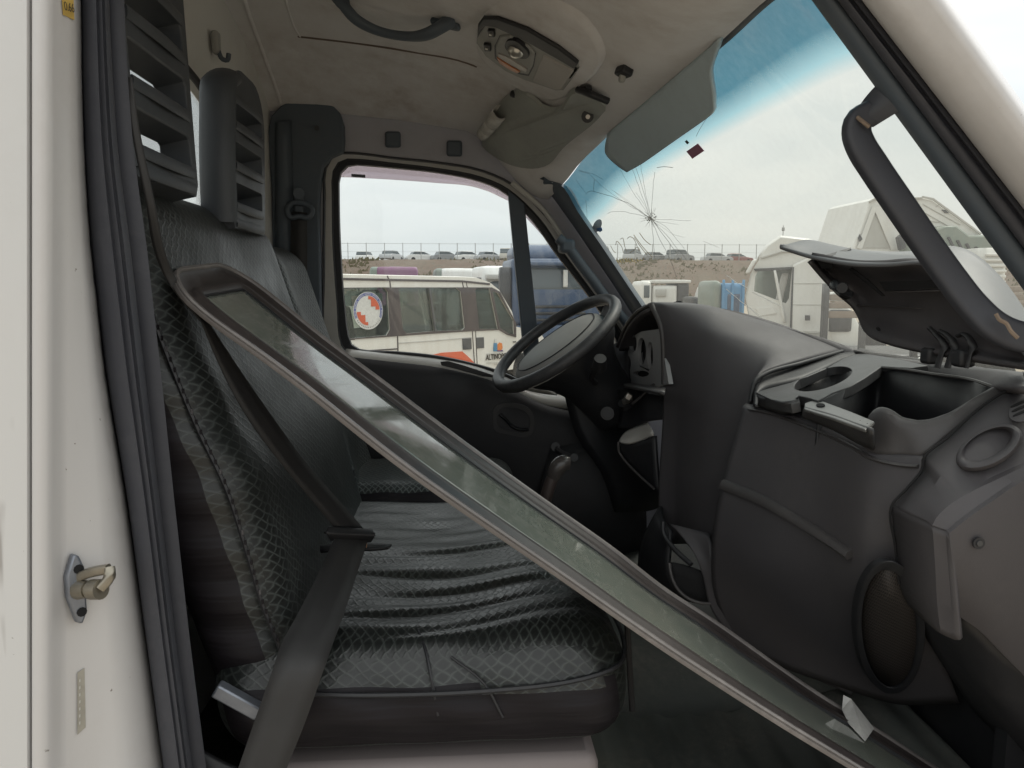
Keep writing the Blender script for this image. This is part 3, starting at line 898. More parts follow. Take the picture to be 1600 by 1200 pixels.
M_tnavy = paint('navy_truck_paint', (0.028, 0.058, 0.12), 0.5, 0.5, (0.26, 0.27, 0.27))
M_tdark = paint('dark_truck_parts', (0.03, 0.032, 0.036), 0.6, 0.5, (0.14, 0.13, 0.12))
M_twhite = paint('white_truck_paint', (0.74, 0.735, 0.71), 0.45, 0.35, (0.36, 0.31, 0.24))
M_tblue = paint('bright_blue_truck', (0.06, 0.26, 0.50), 0.5, 0.4, (0.2, 0.2, 0.2))
M_tgreen = paint('grey_green', (0.20, 0.24, 0.21), 0.7, 0.6, (0.3, 0.28, 0.22))
M_wood = plastic('weathered_boards', (0.24, 0.19, 0.15), 0.8, 0.7, 0.6, (0.36, 0.3, 0.24), gscale=30)
M_purple = paint('purple_bus_paint', (0.20, 0.08, 0.16), 0.45, 0.3)

# navy heavy truck seen through the quarter window (front towards us)
L = Loc((P(800, 520, 21).x, 21, 0), 4)
t = thing('navy_lorry', 'dusty dark blue heavy lorry cab seen through the driver quarter window', 'lorry', L.p(1.2, 0, 0))
L.rb('cab', (0, 0, .9), (2.5, 2.2, 2.75), .12, M_tnavy, t, (6, 5, 6), fn=lambda q: Vector((q.x, q.y + .10 * max(0, q.z - 1.6), q.z)))
L.rb('roof_fairing', (.08, .25, 2.6), (2.42, 2.1, 3.12), .28, M_tnavy, t, (8, 6, 6), fn=lambda q: Vector((q.x, q.y + .5 * max(0, q.z - 2.8), q.z)))
L.rb('windscreen', (.16, -.01, 1.85), (2.34, .12, 2.52), .05, M_cglass, t, (4, 3, 4), fn=lambda q: Vector((q.x, q.y + .10 * max(0, q.z - 1.6), q.z)))
L.rb('sun_visor', (.1, -.22, 2.52), (2.4, .12, 2.64), .04, M_tnavy, t)
for k in range(3):
    L.rb('grille_bar', (.45, -.05, 1.02 + k * .18), (2.05, .03, 1.10 + k * .18), .03, M_tdark, t)
L.rb('bumper', (-.02, -.16, .35), (2.52, .2, .92), .08, M_tnavy, t)
for x0 in (.12, 2.0):
    L.rb('headlight', (x0, -.19, .62), (x0 + .4, -.1, .84), .03, M_emw, t)
L.rb('side_plate', (1.40, -.12, 1.95), (1.52, -.04, 2.42), .01, M_emw, t)
L.rb('roof_lamp', (.62, .40, 2.76), (.84, .54, 2.98), .06, M_emw, t)
L.rb('chassis', (.3, 1.8, .55), (2.2, 8.5, .95), .05, M_tdark, t)
for yy in (.6, 5.8, 7.1):
    for xx in (.02, 2.2):
        cyl('wheel', L.p(xx, yy, .5), L.p(xx + .28, yy, .5), .5, M_tyre, t, 18)
L.rb('broken_bracket', (-.32, .1, 1.1), (.0, .5, 2.5), .06, M_tdark, t)

# white lorry behind the van
L = Loc((P(757, 500, 27).x, 27, 0), 10)
t = thing('white_lorry', 'white lorry cab with grey roof visor standing just behind the minibus nose', 'lorry', L.p(1, 0, 0))
L.rb('cab', (-.05, 0, .8), (2.2, 2, 2.72), .2, M_twhite, t, (8, 6, 8), fn=lambda q: Vector((q.x, q.y + .22 * max(0, q.z - 1.5), q.z)))
L.rb('windscreen', (.1, -.01, 1.5), (2.05, .2, 2.25), .08, M_cglass, t, fn=lambda q: Vector((q.x, q.y + .22 * max(0, q.z - 1.5), q.z)))
L.rb('sun_visor', (.08, -.1, 2.22), (2.08, .3, 2.42), .04, M_frame, t)
L.rb('bumper', (-.05, -.12, .35), (2.2, .2, .8), .08, M_twhite, t)
L.rb('side_mirror', (-.3, -.1, 1.7), (-.1, .05, 2.3), .05, M_tdark, t)
for xx in (.0, 1.9):
    cyl('wheel', L.p(xx, .6, .48), L.p(xx + .28, .6, .48), .48, M_tyre, t, 18)
L.rb('chassis', (.3, 1.5, .55), (1.9, 6.5, .9), .05, M_tdark, t)

# bus roofs beyond the minibus
for (u0, u1, vtop, y, mat, nm, lab) in ((577, 653, 416.5, 30, M_purple, 'purple_bus', 'purple bus with a grey rear end, its roof showing over the minibus'), (679, 746, 419, 31, M_twhite, 'white_bus', 'white bus, its flat roof showing over the middle of the minibus')):
    a, b = P(u0, vtop, y), P(u1, vtop, y)
    L = Loc((a.x, y, 0), 4)
    Lx = (b - a).length; H = a.z
    t = thing(nm, lab, 'bus', L.p(Lx / 2, 1, 0))
    L.rb('body', (.25, 0, .35), (Lx, 2.3, H), .12, mat, t, (8, 6, 6))
    L.rb('rear_panel', (0, .04, .4), (Lx * .23, 2.26, H), .14, M_tgreen, t, (6, 6, 6))
    L.rb('roof_hatch', (Lx * .35, .5, H - .06), (Lx * .75, 1.8, H + .02), .04, mat, t)
    for k in range(4):
        L.rb('window', (Lx * .26 + k * Lx * .18, -.02, H - .95), (Lx * .26 + (k + .86) * Lx * .18, .02, H - .36), .02, M_cglass, t)
    for xx in (Lx * .2, Lx * .8):
        cyl('wheel', L.p(xx, -.02, .42), L.p(xx, .25, .42), .42, M_tyre, t, 16)

# ---- yard beyond the windscreen
# wrecked white lorry, cab side towards us
def WX(u, v, y): 
    q = P(u, v, y); return q
Yw = 14.0
o0 = P(1165, 500, Yw)
L = Loc((o0.x, Yw, 0), -20)
wpl = Plane(L.p(0, 0, 0), L.p(1, 0, 0), L.p(0, 0, 1))
def lw(u, v): q = wpl.at(u, v); return ((q - L.o).dot(L.ex), q.z)
t = thing('wrecked_lorry', 'wrecked white lorry cab with smashed hollow side window, beyond the windscreen', 'lorry', L.p(.8, 1, 0))
out_w = [lw(1166, 465), lw(1176, 425), lw(1186, 406), lw(1200, 385), lw(1220, 371), lw(1265, 376), lw(1290, 384), (lw(1290, 420)[0] + .1, lw(1290, 420)[1]), (lw(1290, 420)[0] + .1, .55), (lw(1176, 500)[0] - .05, .55), lw(1172, 500)]
win_w = [lw(1178, 455), lw(1180, 432), lw(1186, 419), lw(1238, 419), lw(1233, 466), lw(1228, 474)]
L.prism('cab_side', out_w, 0, .07, M_twhite, t, 0.0, [win_w])
L.prism('cab_side', out_w, 2.1, 2.17, M_twhite, t, 0.0, [win_w])
rc = out_w[2:8]
vs, fs = [], []
for x, z in rc:
    for y, c in ((0, 0), (.2, .06), (1.08, .1), (1.97, .06), (2.17, 0)): vs.append(L.p(x, y, z + c - .01))
fs = [(i * 5 + j, i * 5 + j + 1, (i + 1) * 5 + j + 1, (i + 1) * 5 + j) for i in range(len(rc) - 1) for j in range(4)]
mk('roof', vs, fs, M_twhite, t, toward=(0, 0, 60), solid=.04)
L.prism('side_extender', [lw(1238, 414), lw(1290, 390), lw(1292, 520), lw(1236, 520)], -.12, -.02, M_twhite, t, .03)
L.rb('rear_wall', (lw(1285, 420)[0], .05, .6), (lw(1285, 420)[0] + .08, 2.1, 2.6), .02, M_twhite, t)
L.rb('lower_step', (lw(1238, 470)[0], -.2, .45), (lw(1290, 470)[0], .0, 1.05), .05, M_twhite, t)
L.rb('seat', (lw(1192, 470)[0], .5, .9), (lw(1222, 470)[0], 1.0, 1.6), .08, M_tdark, t)
L.rb('dark_cab_backing', (lw(1182, 450)[0], .9, .8), (lw(1282, 450)[0], 1.9, 2.3), .05, M_tgreen, t)  # box added so the hollow cab looks dark behind its window
L.rb('steering_wheel', (lw(1190, 460)[0], .35, 1.3), (lw(1212, 460)[0], .75, 1.36), .03, M_tdark, t, fn=lambda q: Vector((q.x, q.y, q.z + .5 * (q.x - lw(1190, 460)[0]))))
for zz in (1.12, 1.62, 2.0): L.rb('panel_seam', (lw(1240, 440)[0], -.128, zz), (lw(1289, 440)[0], -.118, zz + .012), .002, M_frame, t)
L.rb('rust_patch', (lw(1178, 490)[0], -.01, .62), (lw(1226, 490)[0], -.002, .8), .004, M_wood, t)
L.rb('door_seam', (lw(1237, 440)[0], -.13, .6), (lw(1238, 440)[0] + .01, -.001, 2.3), .002, M_tdark, t)
L.rb('marker_lamp', (lw(1262, 398)[0], -.15, lw(1262, 402)[1]), (lw(1268, 398)[0], -.11, lw(1262, 397)[1]), .01, M_orange, t)
L.rb('torn_door_post', (lw(1226, 440)[0], -.06, 1.3), (lw(1231, 440)[0], -.0, 2.25), .02, M_twhite, t, fn=lambda q: Vector((q.x - .22 * (q.z - 1.3), q.y, q.z)))
L.rb('hanging_trim', (lw(1210, 440)[0], .1, 1.5), (lw(1222, 440)[0], .2, 2.2), .04, M_frame, t, fn=lambda q: Vector((q.x + .18 * (q.z - 1.5), q.y, q.z)))
L.rb('door_line', (lw(1170, 496)[0], -.012, .95), (lw(1236, 496)[0], .0, .97), .003, M_frame, t)
L.rb('door_handle', (lw(1218, 478)[0], -.03, 1.16), (lw(1232, 478)[0], .0, 1.22), .01, M_tdark, t)
L.rb('front_fender', (lw(1163, 500)[0] - .25, .02, .5), (lw(1172, 500)[0], 1.9, 1.35), .1, M_tdark, t)
L.rb('mirror', (lw(1164, 418)[0], -.25, lw(1164, 428)[1]), (lw(1171, 418)[0], -.1, lw(1164, 406)[1]), .03, M_twhite, t, fn=lambda q: Vector((q.x + .5 * (q.z - lw(1164, 428)[1]), q.y, q.z)))
for xx in (.35,):
    for yy in (0., 1.85): cyl('wheel', L.p(xx, yy, .48), L.p(xx, yy + .28, .48), .48, M_tyre, t, 18)
L.rb('chassis', (.2, .7, .5), (5.2, 1.5, .8), .05, M_tdark, t)
L.rb('exhaust_stack', (lw(1274, 380)[0], 2.35, 1.2), (lw(1281, 380)[0], 2.5, lw(1278, 361)[1]), .05, M_tdark, t)

# white lorry with its cab tipped forward, further back
Yt = 20.0
ot = P(1335, 400, Yt)
L = Loc((ot.x, Yt, 0), 0)
def lt(u, v): q = P(u, v, Yt); return (q.x - ot.x, q.z)
t = thing('tipped_cab_lorry', 'big white lorry with its cab tipped forward showing the grey underside', 'lorry', L.p(1.4, 1, 0))
cabo = [lt(1328, 400), lt(1333, 388), lt(1358, 314), lt(1366, 309), lt(1440, 308), lt(1456, 311), lt(1532, 366), lt(1541, 374), lt(1520, 392), lt(1470, 398), lt(1420, 402)]
L.prism('cab', cabo, 0, 2.3, M_twhite, t, .06)
L.prism('side_window', [lt(1343, 388), lt(1365, 330), lt(1396, 388)], -.02, 0, M_frame, t, .01)  # pale paint stands in for sky reflected in the glass
L.prism('window_latch', [lt(1338, 372), lt(1341, 366), lt(1345, 374), lt(1341, 378)], -.09, -.061, M_tdark, t, .0)
for a_, b_ in (((1442, 320), (1500, 352)), ((1446, 334), (1496, 362)), ((1452, 346), (1470, 348)), ((1462, 324), (1470, 318))):
    L.prism('roof_seam', [lt(*a_), lt(a_[0], a_[1] - 1.2), lt(b_[0], b_[1] - 1.2), lt(*b_)], -.02, .0, M_frame, t, .0)
for k in range(4):
    L.prism('underside_rib', [lt(1470 + k * 14, 372 + k * 5), lt(1473 + k * 14, 371 + k * 5), lt(1486 + k * 14, 396 + k * 5), lt(1483 + k * 14, 397 + k * 5)], -.30, -.251, M_tdark, t, .0)
L.prism('side_panel', [lt(1338, 388), lt(1362, 322), lt(1374, 322), lt(1398, 388), lt(1392, 393), lt(1366, 332), lt(1345, 390)], -.06, -.031, M_twhite, t, .01)
L.prism('vent', [lt(1471, 328), lt(1476, 328), lt(1482, 333), lt(1476, 333)], -.03, 0, M_tdark, t, .0)
L.prism('underside', [lt(1402, 400), lt(1412, 372), lt(1462, 354), lt(1488, 354), lt(1506, 368), lt(1538, 368), lt(1546, 381), lt(1541, 396), lt(1535, 402), lt(1534, 424), lt(1500, 412)], -.25, 1.6, M_tgreen, t, .08)
L.prism('lower_body', [lt(1326, 401), lt(1345, 398), lt(1385, 395), lt(1425, 401), lt(1480, 420), lt(1480, 470), lt(1326, 470)], .1, 2.1, M_twhite, t, .06)
L.prism('rain_gutter', [lt(1440, 306.5), lt(1457, 310), lt(1532, 365), lt(1530, 367), lt(1456, 312.5), lt(1440, 309)], -.06, -.005, M_frame, t, 0)
L.rb('chassis', (-.5, .5, .5), (6.5, 1.6, .95), .05, M_tdark, t)
for xx in (.6, 5.2):
    for yy in (.1, 1.9): cyl('wheel', L.p(xx, yy, .5), L.p(xx, yy + .28, .5), .5, M_tyre, t, 18)

# ribbed van box behind it
Yb = 18.0
ob = P(1546, 400, Yb)
L = Loc((ob.x, Yb, 0), 0)
t = thing('ribbed_box_lorry', 'white ribbed goods body of a lorry beside the tipped cab', 'lorry', L.p(.5, 1, 0))
zt = P(1546, 385, Yb).z
L.rb('cargo_body', (-.1, .05, .9), (.48, 2.2, zt - .02), .03, M_twhite, t)
for k in range(int((zt - 1.0) / .13)):
    L.rb('rib', (-.09, -.02, 1.0 + k * .13), (.46, .045, 1.07 + k * .13), .02, M_twhite, t)
L.rb('chassis', (-.2, .3, .5), (.9, 1.9, .88), .04, M_tdark, t)
for yy in (.2, 1.7): cyl('wheel', L.p(.25, yy, .45), L.p(.25, yy + .28, .45), .45, M_tyre, t, 16)

# flatbed with board sides
Yf = 12.0
of = P(1288, 500, Yf)
L = Loc((of.x, Yf, 0), 0)
def lf(u, v): q = P(u, v, Yf); return (q.x - of.x, q.z)
t = thing('flatbed_lorry', 'flatbed with weathered brown board sides behind the wrecked lorry', 'lorry', L.p(1.6, 1, 0))
for k, (v0, v1) in enumerate(((447, 456), (460, 469), (473, 482), (486, 497))):
    z1, z0 = lf(1300, v0)[1], lf(1300, v1)[1]
    for xa, xb in ((.02, .62), (.66, 1.5), (1.54, 2.5), (2.54, 3.6)):
        L.rb('side_board', (xa, -.03 + .01 * (k % 2), z0), (xb, .02, z1), .008, M_wood, t)
for xx in (.0, .64, 1.52, 2.52, 3.6):
    L.rb('stake', (xx - .05, -.06, .75), (xx + .04, .04, lf(1300, 443)[1]), .01, M_tdark, t)
L.rb('bed', (.0, .0, .72), (3.65, 2.2, .84), .02, M_tdark, t)
L.rb('chassis', (.0, .6, .4), (3.6, 1.5, .72), .03, M_tdark, t)
for xx in (.7, 2.9):
    for yy in (.0, 1.8): cyl('wheel', L.p(xx, yy, .42), L.p(xx, yy + .26, .42), .42, M_tyre, t, 16)

# heap of parts before the flatbed
hp = thing('scrap_heap', 'low heap of grey green scrap panels on the ground before the flatbed', 'scrap', P(1340, 540, z=-1.92))
for k in range(16):
    c = P(random.uniform(1295, 1420), 520, 9.6 + random.uniform(-.5, .8)); c.z = random.uniform(.15, .95)
    e = Vector((random.uniform(.3, .9), random.uniform(.2, .6), random.uniform(.02, .12)))

    box('scrap_panel', c, e, random.choice([M_tgreen, M_twhite, M_tdark, M_frame]), hp, .01, Euler((random.uniform(-.8, .8), random.uniform(-.8, .8), random.uniform(0, 3))))

# pale lorry with open dark box, far through the windscreen
Yp = 34.0
def far_lorry(u0, u1, vt, vb_, yy, mat, nm, lab, cabw=.45):
    a, b = P(u0, vt, yy), P(u1, vt, yy); Lx = (b - a).length; H = a.z
    L = Loc((a.x, yy, 0), 0)
    t = thing(nm, lab, 'lorry', L.p(Lx / 2, 1, 0))
    return L, Lx, H, t
L, Lx, H, t = far_lorry(1003, 1080, 437, 475, 34, M_twhite, 'pale_lorry', 'pale lorry with a dark open rear, far away just over the dashboard')
L.rb('cab', (0, 0, .8), (Lx * .22, 2.2, H - .05), .15, M_twhite, t)
L.rb('side_window', (.1, -.02, H - .8), (Lx * .16, .02, H - .25), .02, M_cglass, t)
L.rb('cargo_body', (Lx * .24, .02, .8), (Lx * .72, 2.2, H - .25), .05, M_twhite, t)
L.rb('roof_rail', (Lx * .2, -.03, H - .16), (Lx, 2.2, H), .04, M_twhite, t)
L.rb('tool_box', (Lx * .28, -.08, H - .75), (Lx * .5, .02, H - .4), .04, M_frame, t)
L.rb('dark_box', (Lx * .74, .04, .7), (Lx * .97, 2.2, H - .12), .05, M_tdark, t)
L.rb('chassis', (.1, .3, .45), (Lx, 1.9, .8), .05, M_tdark, t)
for xx in (Lx * .14, Lx * .78): cyl('wheel', L.p(xx, -.02, .45), L.p(xx, .3, .45), .45, M_tyre, t, 16)
L, Lx, H, t = far_lorry(1116, 1164, 438, 480, 28, M_tblue, 'blue_lorry', 'bright blue lorry body with a slumped side, beyond the cracked windscreen')
L.rb('cargo_body', (Lx * .28, 0, .8), (Lx, 2.2, H - .1), .05, M_tblue, t)
L.rb('cab', (0, .05, .7), (Lx * .3, 2.1, H), .2, M_tgreen, t)
L.rb('inner_panel', (Lx * .45, -.03, 1.0), (Lx * .85, .01, H - .5), .02, M_tnavy, t)
for xx in (.3, .6, .95): L.rb('stake', (Lx * xx - .05, -.06, .8), (Lx * xx + .05, .0, H + .02), .02, M_tblue, t)
L.rb('chassis', (.1, .3, .4), (Lx + .6, 1.9, .8), .05, M_tdark, t)
for xx in (Lx * .14, Lx * .88): cyl('wheel', L.p(xx, -.02, .45), L.p(xx, .3, .45), .45, M_tyre, t, 16)
L, Lx, H, t = far_lorry(1080, 1116, 452, 480, 31, M_tdark, 'stripped_lorry', 'stripped dark lorry frame between the pale and the blue lorries')
L.rb('engine_block', (.1, .2, .8), (Lx * .55, 1.6, H - .3), .1, M_tdark, t)
L.rb('cab_remains', (Lx * .5, .1, .8), (Lx * .62, 1.9, H + .1), .04, M_twhite, t, fn=lambda q: Vector((q.x + .3 * (q.z - .8), q.y, q.z)))
L.rb('seat_frame', (Lx * .75, .3, .8), (Lx * .95, 1.2, H - .1), .06, M_tgreen, t)
L.rb('chassis', (0, .3, .4), (Lx, 1.7, .8), .05, M_tdark, t)
for xx in (Lx * .2, Lx * .8): cyl('wheel', L.p(xx, .1, .45), L.p(xx, .4, .45), .45, M_tyre, t, 16)

# small damage and fittings on the lorries
L = Loc((ot.x, Yt, 0), 0); t = bpy.data.objects['tipped_cab_lorry']
for nm, pts, y0, y1, mt in (
    ('mirror', [(1392, 372), (1400, 366), (1404, 388), (1396, 392)], -.35, -.2, M_tdark),
    ('headlight', [(1500, 396), (1520, 400), (1518, 410), (1500, 406)], -.32, -.26, M_emw),
    ('dark_gap', [(1330, 402), (1424, 404), (1424, 409), (1330, 407)], .02, .09, M_tdark),
    ('fuel_tank', [(1345, 432), (1408, 432), (1412, 462), (1345, 462)], -.3, .05, M_metal),
    ('roof_edge', [(1356, 315), (1366, 309), (1440, 308), (1440, 311), (1367, 312), (1359, 317)], -.05, -.001, M_frame),
    ('door_shut_line', [(1404, 330), (1405.5, 330), (1424, 398), (1422.5, 398)], -.012, -.0005, M_tdark)):
    L.prism(nm, [lt(*q) for q in pts], y0, y1, mt, t, .01)
tube('air_hose', [L.p(*(lt(u, v)[0], -.2, lt(u, v)[1])) for u, v in ((1420, 372), (1440, 392), (1470, 400), (1500, 420), (1496, 445))], .04, M_tdark, t, 20, 6)
L = Loc((o0.x, Yw, 0), -20); t = bpy.data.objects['wrecked_lorry']
for nm, pts, y0, y1, mt in (
    ('window_frame', [(1177, 420), (1240, 417), (1240, 421), (1180, 424)], -.05, -.001, M_tdark),
    ('bent_gutter', [(1188, 402), (1222, 392), (1262, 392), (1262, 394), (1222, 394.5), (1189, 405)], -.04, -.001, M_frame),
    ('dent_panel', [(1180, 482), (1208, 479), (1214, 490), (1186, 494)], -.018, -.001, M_twhite),  # slightly raised plate in the same white paint
    ('fuel_cap', [(1256, 492), (1264, 492), (1264, 500), (1256, 500)], -.24, -.2, M_tdark)):
    L.prism(nm, [lw(*q) for q in pts], y0, y1, mt, t, .006)
# cab wreck between the blue lorry and the white one
L, Lx, H, t = far_lorry(1286, 1345, 446, 500, 17, M_twhite, 'crushed_cab', 'crushed white lorry cab half hidden behind the open tray lid')
L.rb('cab', (0, 0, .5), (Lx, 1.9, H - .35), .15, M_twhite, t, (6, 6, 6), fn=lambda q: Vector((q.x + .25 * math.sin(q.z * 2.4), q.y, q.z - .18 * math.sin(q.x * 3))))
L.rb('window_hole', (Lx * .18, -.06, H - 1.05), (Lx * .8, .04, H - .55), .05, M_tdark, t)
L.rb('bent_roof', (-.05, -.03, H - .38), (Lx * .9, 1.9, H - .26), .04, M_frame, t, fn=lambda q: Vector((q.x, q.y, q.z + .15 * math.sin(q.x * 4))))
L.rb('bumper', (-.1, -.2, .3), (Lx + .1, .05, .6), .06, M_tdark, t)

# thin mast on the bank
mp_ = P(1222, 400, 108)
t = thing('lamp_mast', 'thin grey mast rising from the bank over the wrecked lorry', 'mast', (mp_.x, 108, 5.6))
cyl('pole', (mp_.x, 108, 5.5), (mp_.x, 108, P(1222, 352, 108).z), .09, M_post, t, 8, .05)
box('mast_head', (mp_.x, 108, P(1222, 358, 108).z), (.35, .3, .5), M_post, t, .05)

# ================================================================== THE TRUCK CAB
cab = thing('truck_cab', 'white lorry cab seen through its open passenger door, with grey lining and cracked windscreen', 'lorry cab', (0, 1.9, 0))
def rows_edge(tab, v):
    for (v0, u0), (v1, u1) in zip(tab, tab[1:]):
        if v <= v1: return u0 + (u1 - u0) * (v - v0) / (v1 - v0)
    return tab[-1][1]
EDGE = [(-120, 118), (0, 125), (200, 128), (380, 141), (580, 165), (785, 199), (1000, 228), (1200, 255), (1330, 274)]
SEAL = [(-120, 168), (0, 171), (200, 180), (380, 203), (580, 226), (785, 250), (1000, 275), (1200, 301), (1330, 318)]
VR = [-120, 0, 120, 240, 380, 480, 580, 680, 785, 890, 1000, 1100, 1200, 1330]
# outer skin, rounded corner and jamb of the door pillar near us
gx = [P(47.5, v, .92) for v in VR]
loft('body_side_panel', [[Vector((p.x - 1.2, .92, p.z)) for p in gx], [Vector((p.x - .3, .917, p.z)) for p in gx], [Vector((p.x - .06, .915, p.z)) for p in gx], [Vector((p.x - .004, .92, p.z)) for p in gx], [Vector((p.x - .001, .93, p.z)) for p in gx]],
     M_white, cab, 5, 30, .004, linear=True)
jcols = []
for du, y in ((0.9, .93), (2.2, .9195), (8, .916), (18, .918), (28, .924), (36, .934), (45, .950), (58, .965)):
    jcols.append([P(48 + du, v, y) for v in VR])
jcols.append([P(48 + 58 + (rows_edge(EDGE, v) + 3 - 106) * .5, v, .985) for v in VR])
jcols.append([P(rows_edge(EDGE, v) + 5, v, 1.06) for v in VR])
jamb = loft('door_pillar', jcols, M_jamb, cab, len(jcols), 30, .004, linear=True)
# rubber door seal
def scol(f, y): return [P(rows_edge(EDGE, v) + (rows_edge(SEAL, v) - rows_edge(EDGE, v)) * f, v, y) for v in VR]
loft('door_seal', [scol(0, 1.065), scol(.02, 1.045), scol(.10, 1.036), scol(.3, 1.032), scol(.54, 1.034), scol(.58, 1.039), scol(.61, 1.039), scol(.64, 1.036), scol(.74, 1.036), scol(.77, 1.041), scol(.80, 1.041), scol(.84, 1.038), scol(.97, 1.046), scol(1.0, 1.06), scol(1.0, 1.09)],
     M_rub, cab, 15, 40, .004, linear=True, ang=70)
loft('pillar_inner_trim', [scol(.9, 1.085), scol(1.25, 1.095), [P(rows_edge(SEAL, v) + 6, v, 1.30) for v in VR], [Vector((-.62, 1.32, P(300, v, 1.2).z)) for v in VR]], M_rub, cab, 4, 20, .01, linear=True)
# outer skin above / ahead is out of the picture; the door opening's lower sill
box('door_sill', W(.25, 1.0, -1.02), (1.7, .12, .08), M_jamb, cab, .02)

# stickers on the pillar
def jpl(u, v, off=.0008):
    pl_ = Plane(P(60, v - 40, .9165), P(60, v + 40, .9165), P(u + .1, v, jy(u)))
    return pl_
def jy(u):
    tab = [(48, .93), (50.2, .9195), (56, .916), (66, .918), (76, .924), (84, .934), (93, .95), (106, .965), (125, .985), (150, 1.02), (180, 1.06)]
    for (a, ya), (b, yb) in zip(tab, tab[1:]):
        if u <= b: return ya + (yb - ya) * (u - a) / (b - a)
    return 1.06
jbv = BVHTree.FromPolygons([tuple(v.co) for v in jamb.data.vertices], [tuple(f.vertices) for f in jamb.data.polygons])
def J(u, v, off=.002):
    r = ray(u, v).normalized(); h, n, i_, d_ = jbv.ray_cast(EYE, r)
    if h is None: return P(u, v, jy(u) - off)
    return h + (n if n.dot(r) < 0 else -n) * off
M_yel = flat('yellow_sticker', (0.62, 0.42, 0.10), 0.6)
M_fade = flat('faded_sticker', (0.36, 0.34, 0.29), 0.6)
yq = [J(95, -4), J(112, -3), J(113.5, 31), J(97, 23)]
ys = mk('yellow_sticker', yq, [(0, 1, 2, 3)], M_yel, cab, smooth=False, toward=EYE, solid=.0008)
tm = frame_M(J(104.5, 17.5, .0035), yq[1] - yq[0] + (yq[2] - yq[3]), yq[0] - yq[3])
text_mesh('sticker_number', '0.66', .0135, tm, M_txt, ys, extrude=.0001)
fq = [J(121, 1050), J(132, 1043), J(134, 1135), J(121, 1147)]
fs_ = mk('faded_sticker', fq, [(0, 1, 2, 3)], M_fade, cab, smooth=False, toward=EYE, solid=.0008)
for k in range(7):
    v = 1060 + k * 11
    mk('sticker_line', [J(123.5, v, .0035), J(126, v - 1.5, .0035), J(126, v + 3, .0035), J(123.5, v + 4.5, .0035)], [(0, 1, 2, 3)], M_frame, fs_, smooth=False, toward=EYE)
# striker
so = J(114, 916, .002)
ex = (J(128, 914) - J(100, 916)).normalized(); ez = Vector((0, 0, 1)); en = ex.cross(ez).normalized()
if en.dot(EYE - so) < 0: en = -en
bolt_dir = (en * .5 + Vector((1, 0, 0)) * .55).normalized()
sp = lambda a, b: so + ex * a + ez * b
pw = (J(126, 916) - J(96, 916)).length / 2
ol = [sp(-.1 * pw, .045), sp(.55 * pw, .042), sp(pw, .028), sp(pw, -.03), sp(.4 * pw, -.047), sp(-.25 * pw, -.044), sp(-pw, -.012), sp(-pw, .016)]
M_strk = flat('striker_zinc', (0.27, 0.29, 0.33), 0.45, .7)
st = plate('door_striker', ol, [], en * .012, M_strk, cab, .003)
for q in (.026, -.03):
    cyl('bolt_hole', sp(.35 * pw, q) + en * .012, sp(.35 * pw, q) + en * .0135, .006, M_black, st, 10)
b0 = P(123, 921, jy(114) - .012)
b1 = P(150, 921, jy(114) - .025)
cyl('striker_pin', b0, b0.lerp(b1, .55), .0125, M_bronze, st, 16, .0105)
cyl('striker_pin', b0.lerp(b1, .55), b0.lerp(b1, .75), .0085, M_bronze, st, 16)
cyl('striker_pin', b0.lerp(b1, .75), P(158, 921, jy(114) - .028), .0125, M_bronze, st, 16)
y_s = jy(114)
loop = [P(121, 903, y_s - .010), P(133, 897, y_s - .012), P(152, 892, y_s - .016), P(170, 889, y_s - .020)]
sweep('striker_arm', loop, rect(.010, .012, .002), M_bronze, st, n=12)
sweep('striker_arm', [P(171, 888, y_s - .020), P(172, 897, y_s - .024), P(167, 908, y_s - .027), P(158, 919, y_s - .029)], rect(.012, .012, .003), M_bronze, st, n=12)

# ---- roof lining
def lerp_tab(tab, x):
    if x <= tab[0][0]: return tab[0][1]
    for (a, p), (b, q) in zip(tab, tab[1:]):
        if x <= b:
            t_ = (x - a) / (b - a); return p + (q - p) * t_
    return tab[-1][1]
BASE = [(-.75, .775), (-.6, .775), (-.45, .755), (-.2, .70), (.05, .632), (.25, .555), (.42, .488), (.52, .465)]
XF = [(.9, .44, .36), (1.1, .468, .425), (1.25, .484, .452), (1.55, .508, .476), (1.88, .482, .466), (2.2, .425, .432), (2.4, .37, .385), (2.5, .337, .338), (2.64, .30, .30)]
def xf(y): return lerp_tab([(a, b) for a, b, c in XF], y)
def zf(y): return lerp_tab([(a, c) for a, b, c in XF], y)
def zc(x, y):
    w = min(max((x + .6) / 1.0, 0), 1)
    d = (.16 * (1 - w) + .055 * w) * (abs(y - 1.88) / .72) ** 2.6
    z = lerp_tab(BASE, x) - d
    X = xf(y); s = min(max((x - (X - .28)) / .28, 0), 1); s = s * s * (3 - 2 * s)
    return z * (1 - s) + zf(y) * s
def C(u, v, off=0.0):
    """point on the roof lining in direction (u, v)"""
    r = ray(u, v); lo_, hi_ = .5, 3.2
    f = lambda t: r.z * t + off - zc(r.x * t, min(r.y * t, 2.66))
    for _ in range(40):
        m = (lo_ + hi_) / 2
        if f(m) > 0: hi_ = m
        else: lo_ = m
    return Vector((r.x * hi_, r.y * hi_, r.z * hi_ + CAMZ))
ys_ = [.98 + (2.66 - .98) * i / 28 for i in range(29)]
rows_ = []
for y in ys_:
    X = xf(y)
    rows_.append([W(-.66 + (X + .66) * j / 32, y, zc(-.66 + (X + .66) * j / 32, y)) for j in range(33)])
loft('roof_lining', rows_, M_lin, cab, 29, 33, -.0, toward=EYE, linear=True, ang=80)
loft('roof_panel', [[p + Vector((0, 0, .04)) for p in r] for r in rows_[::4]], M_white, cab, 8, 33, .0, toward=(0, 1.8, 20), linear=True)
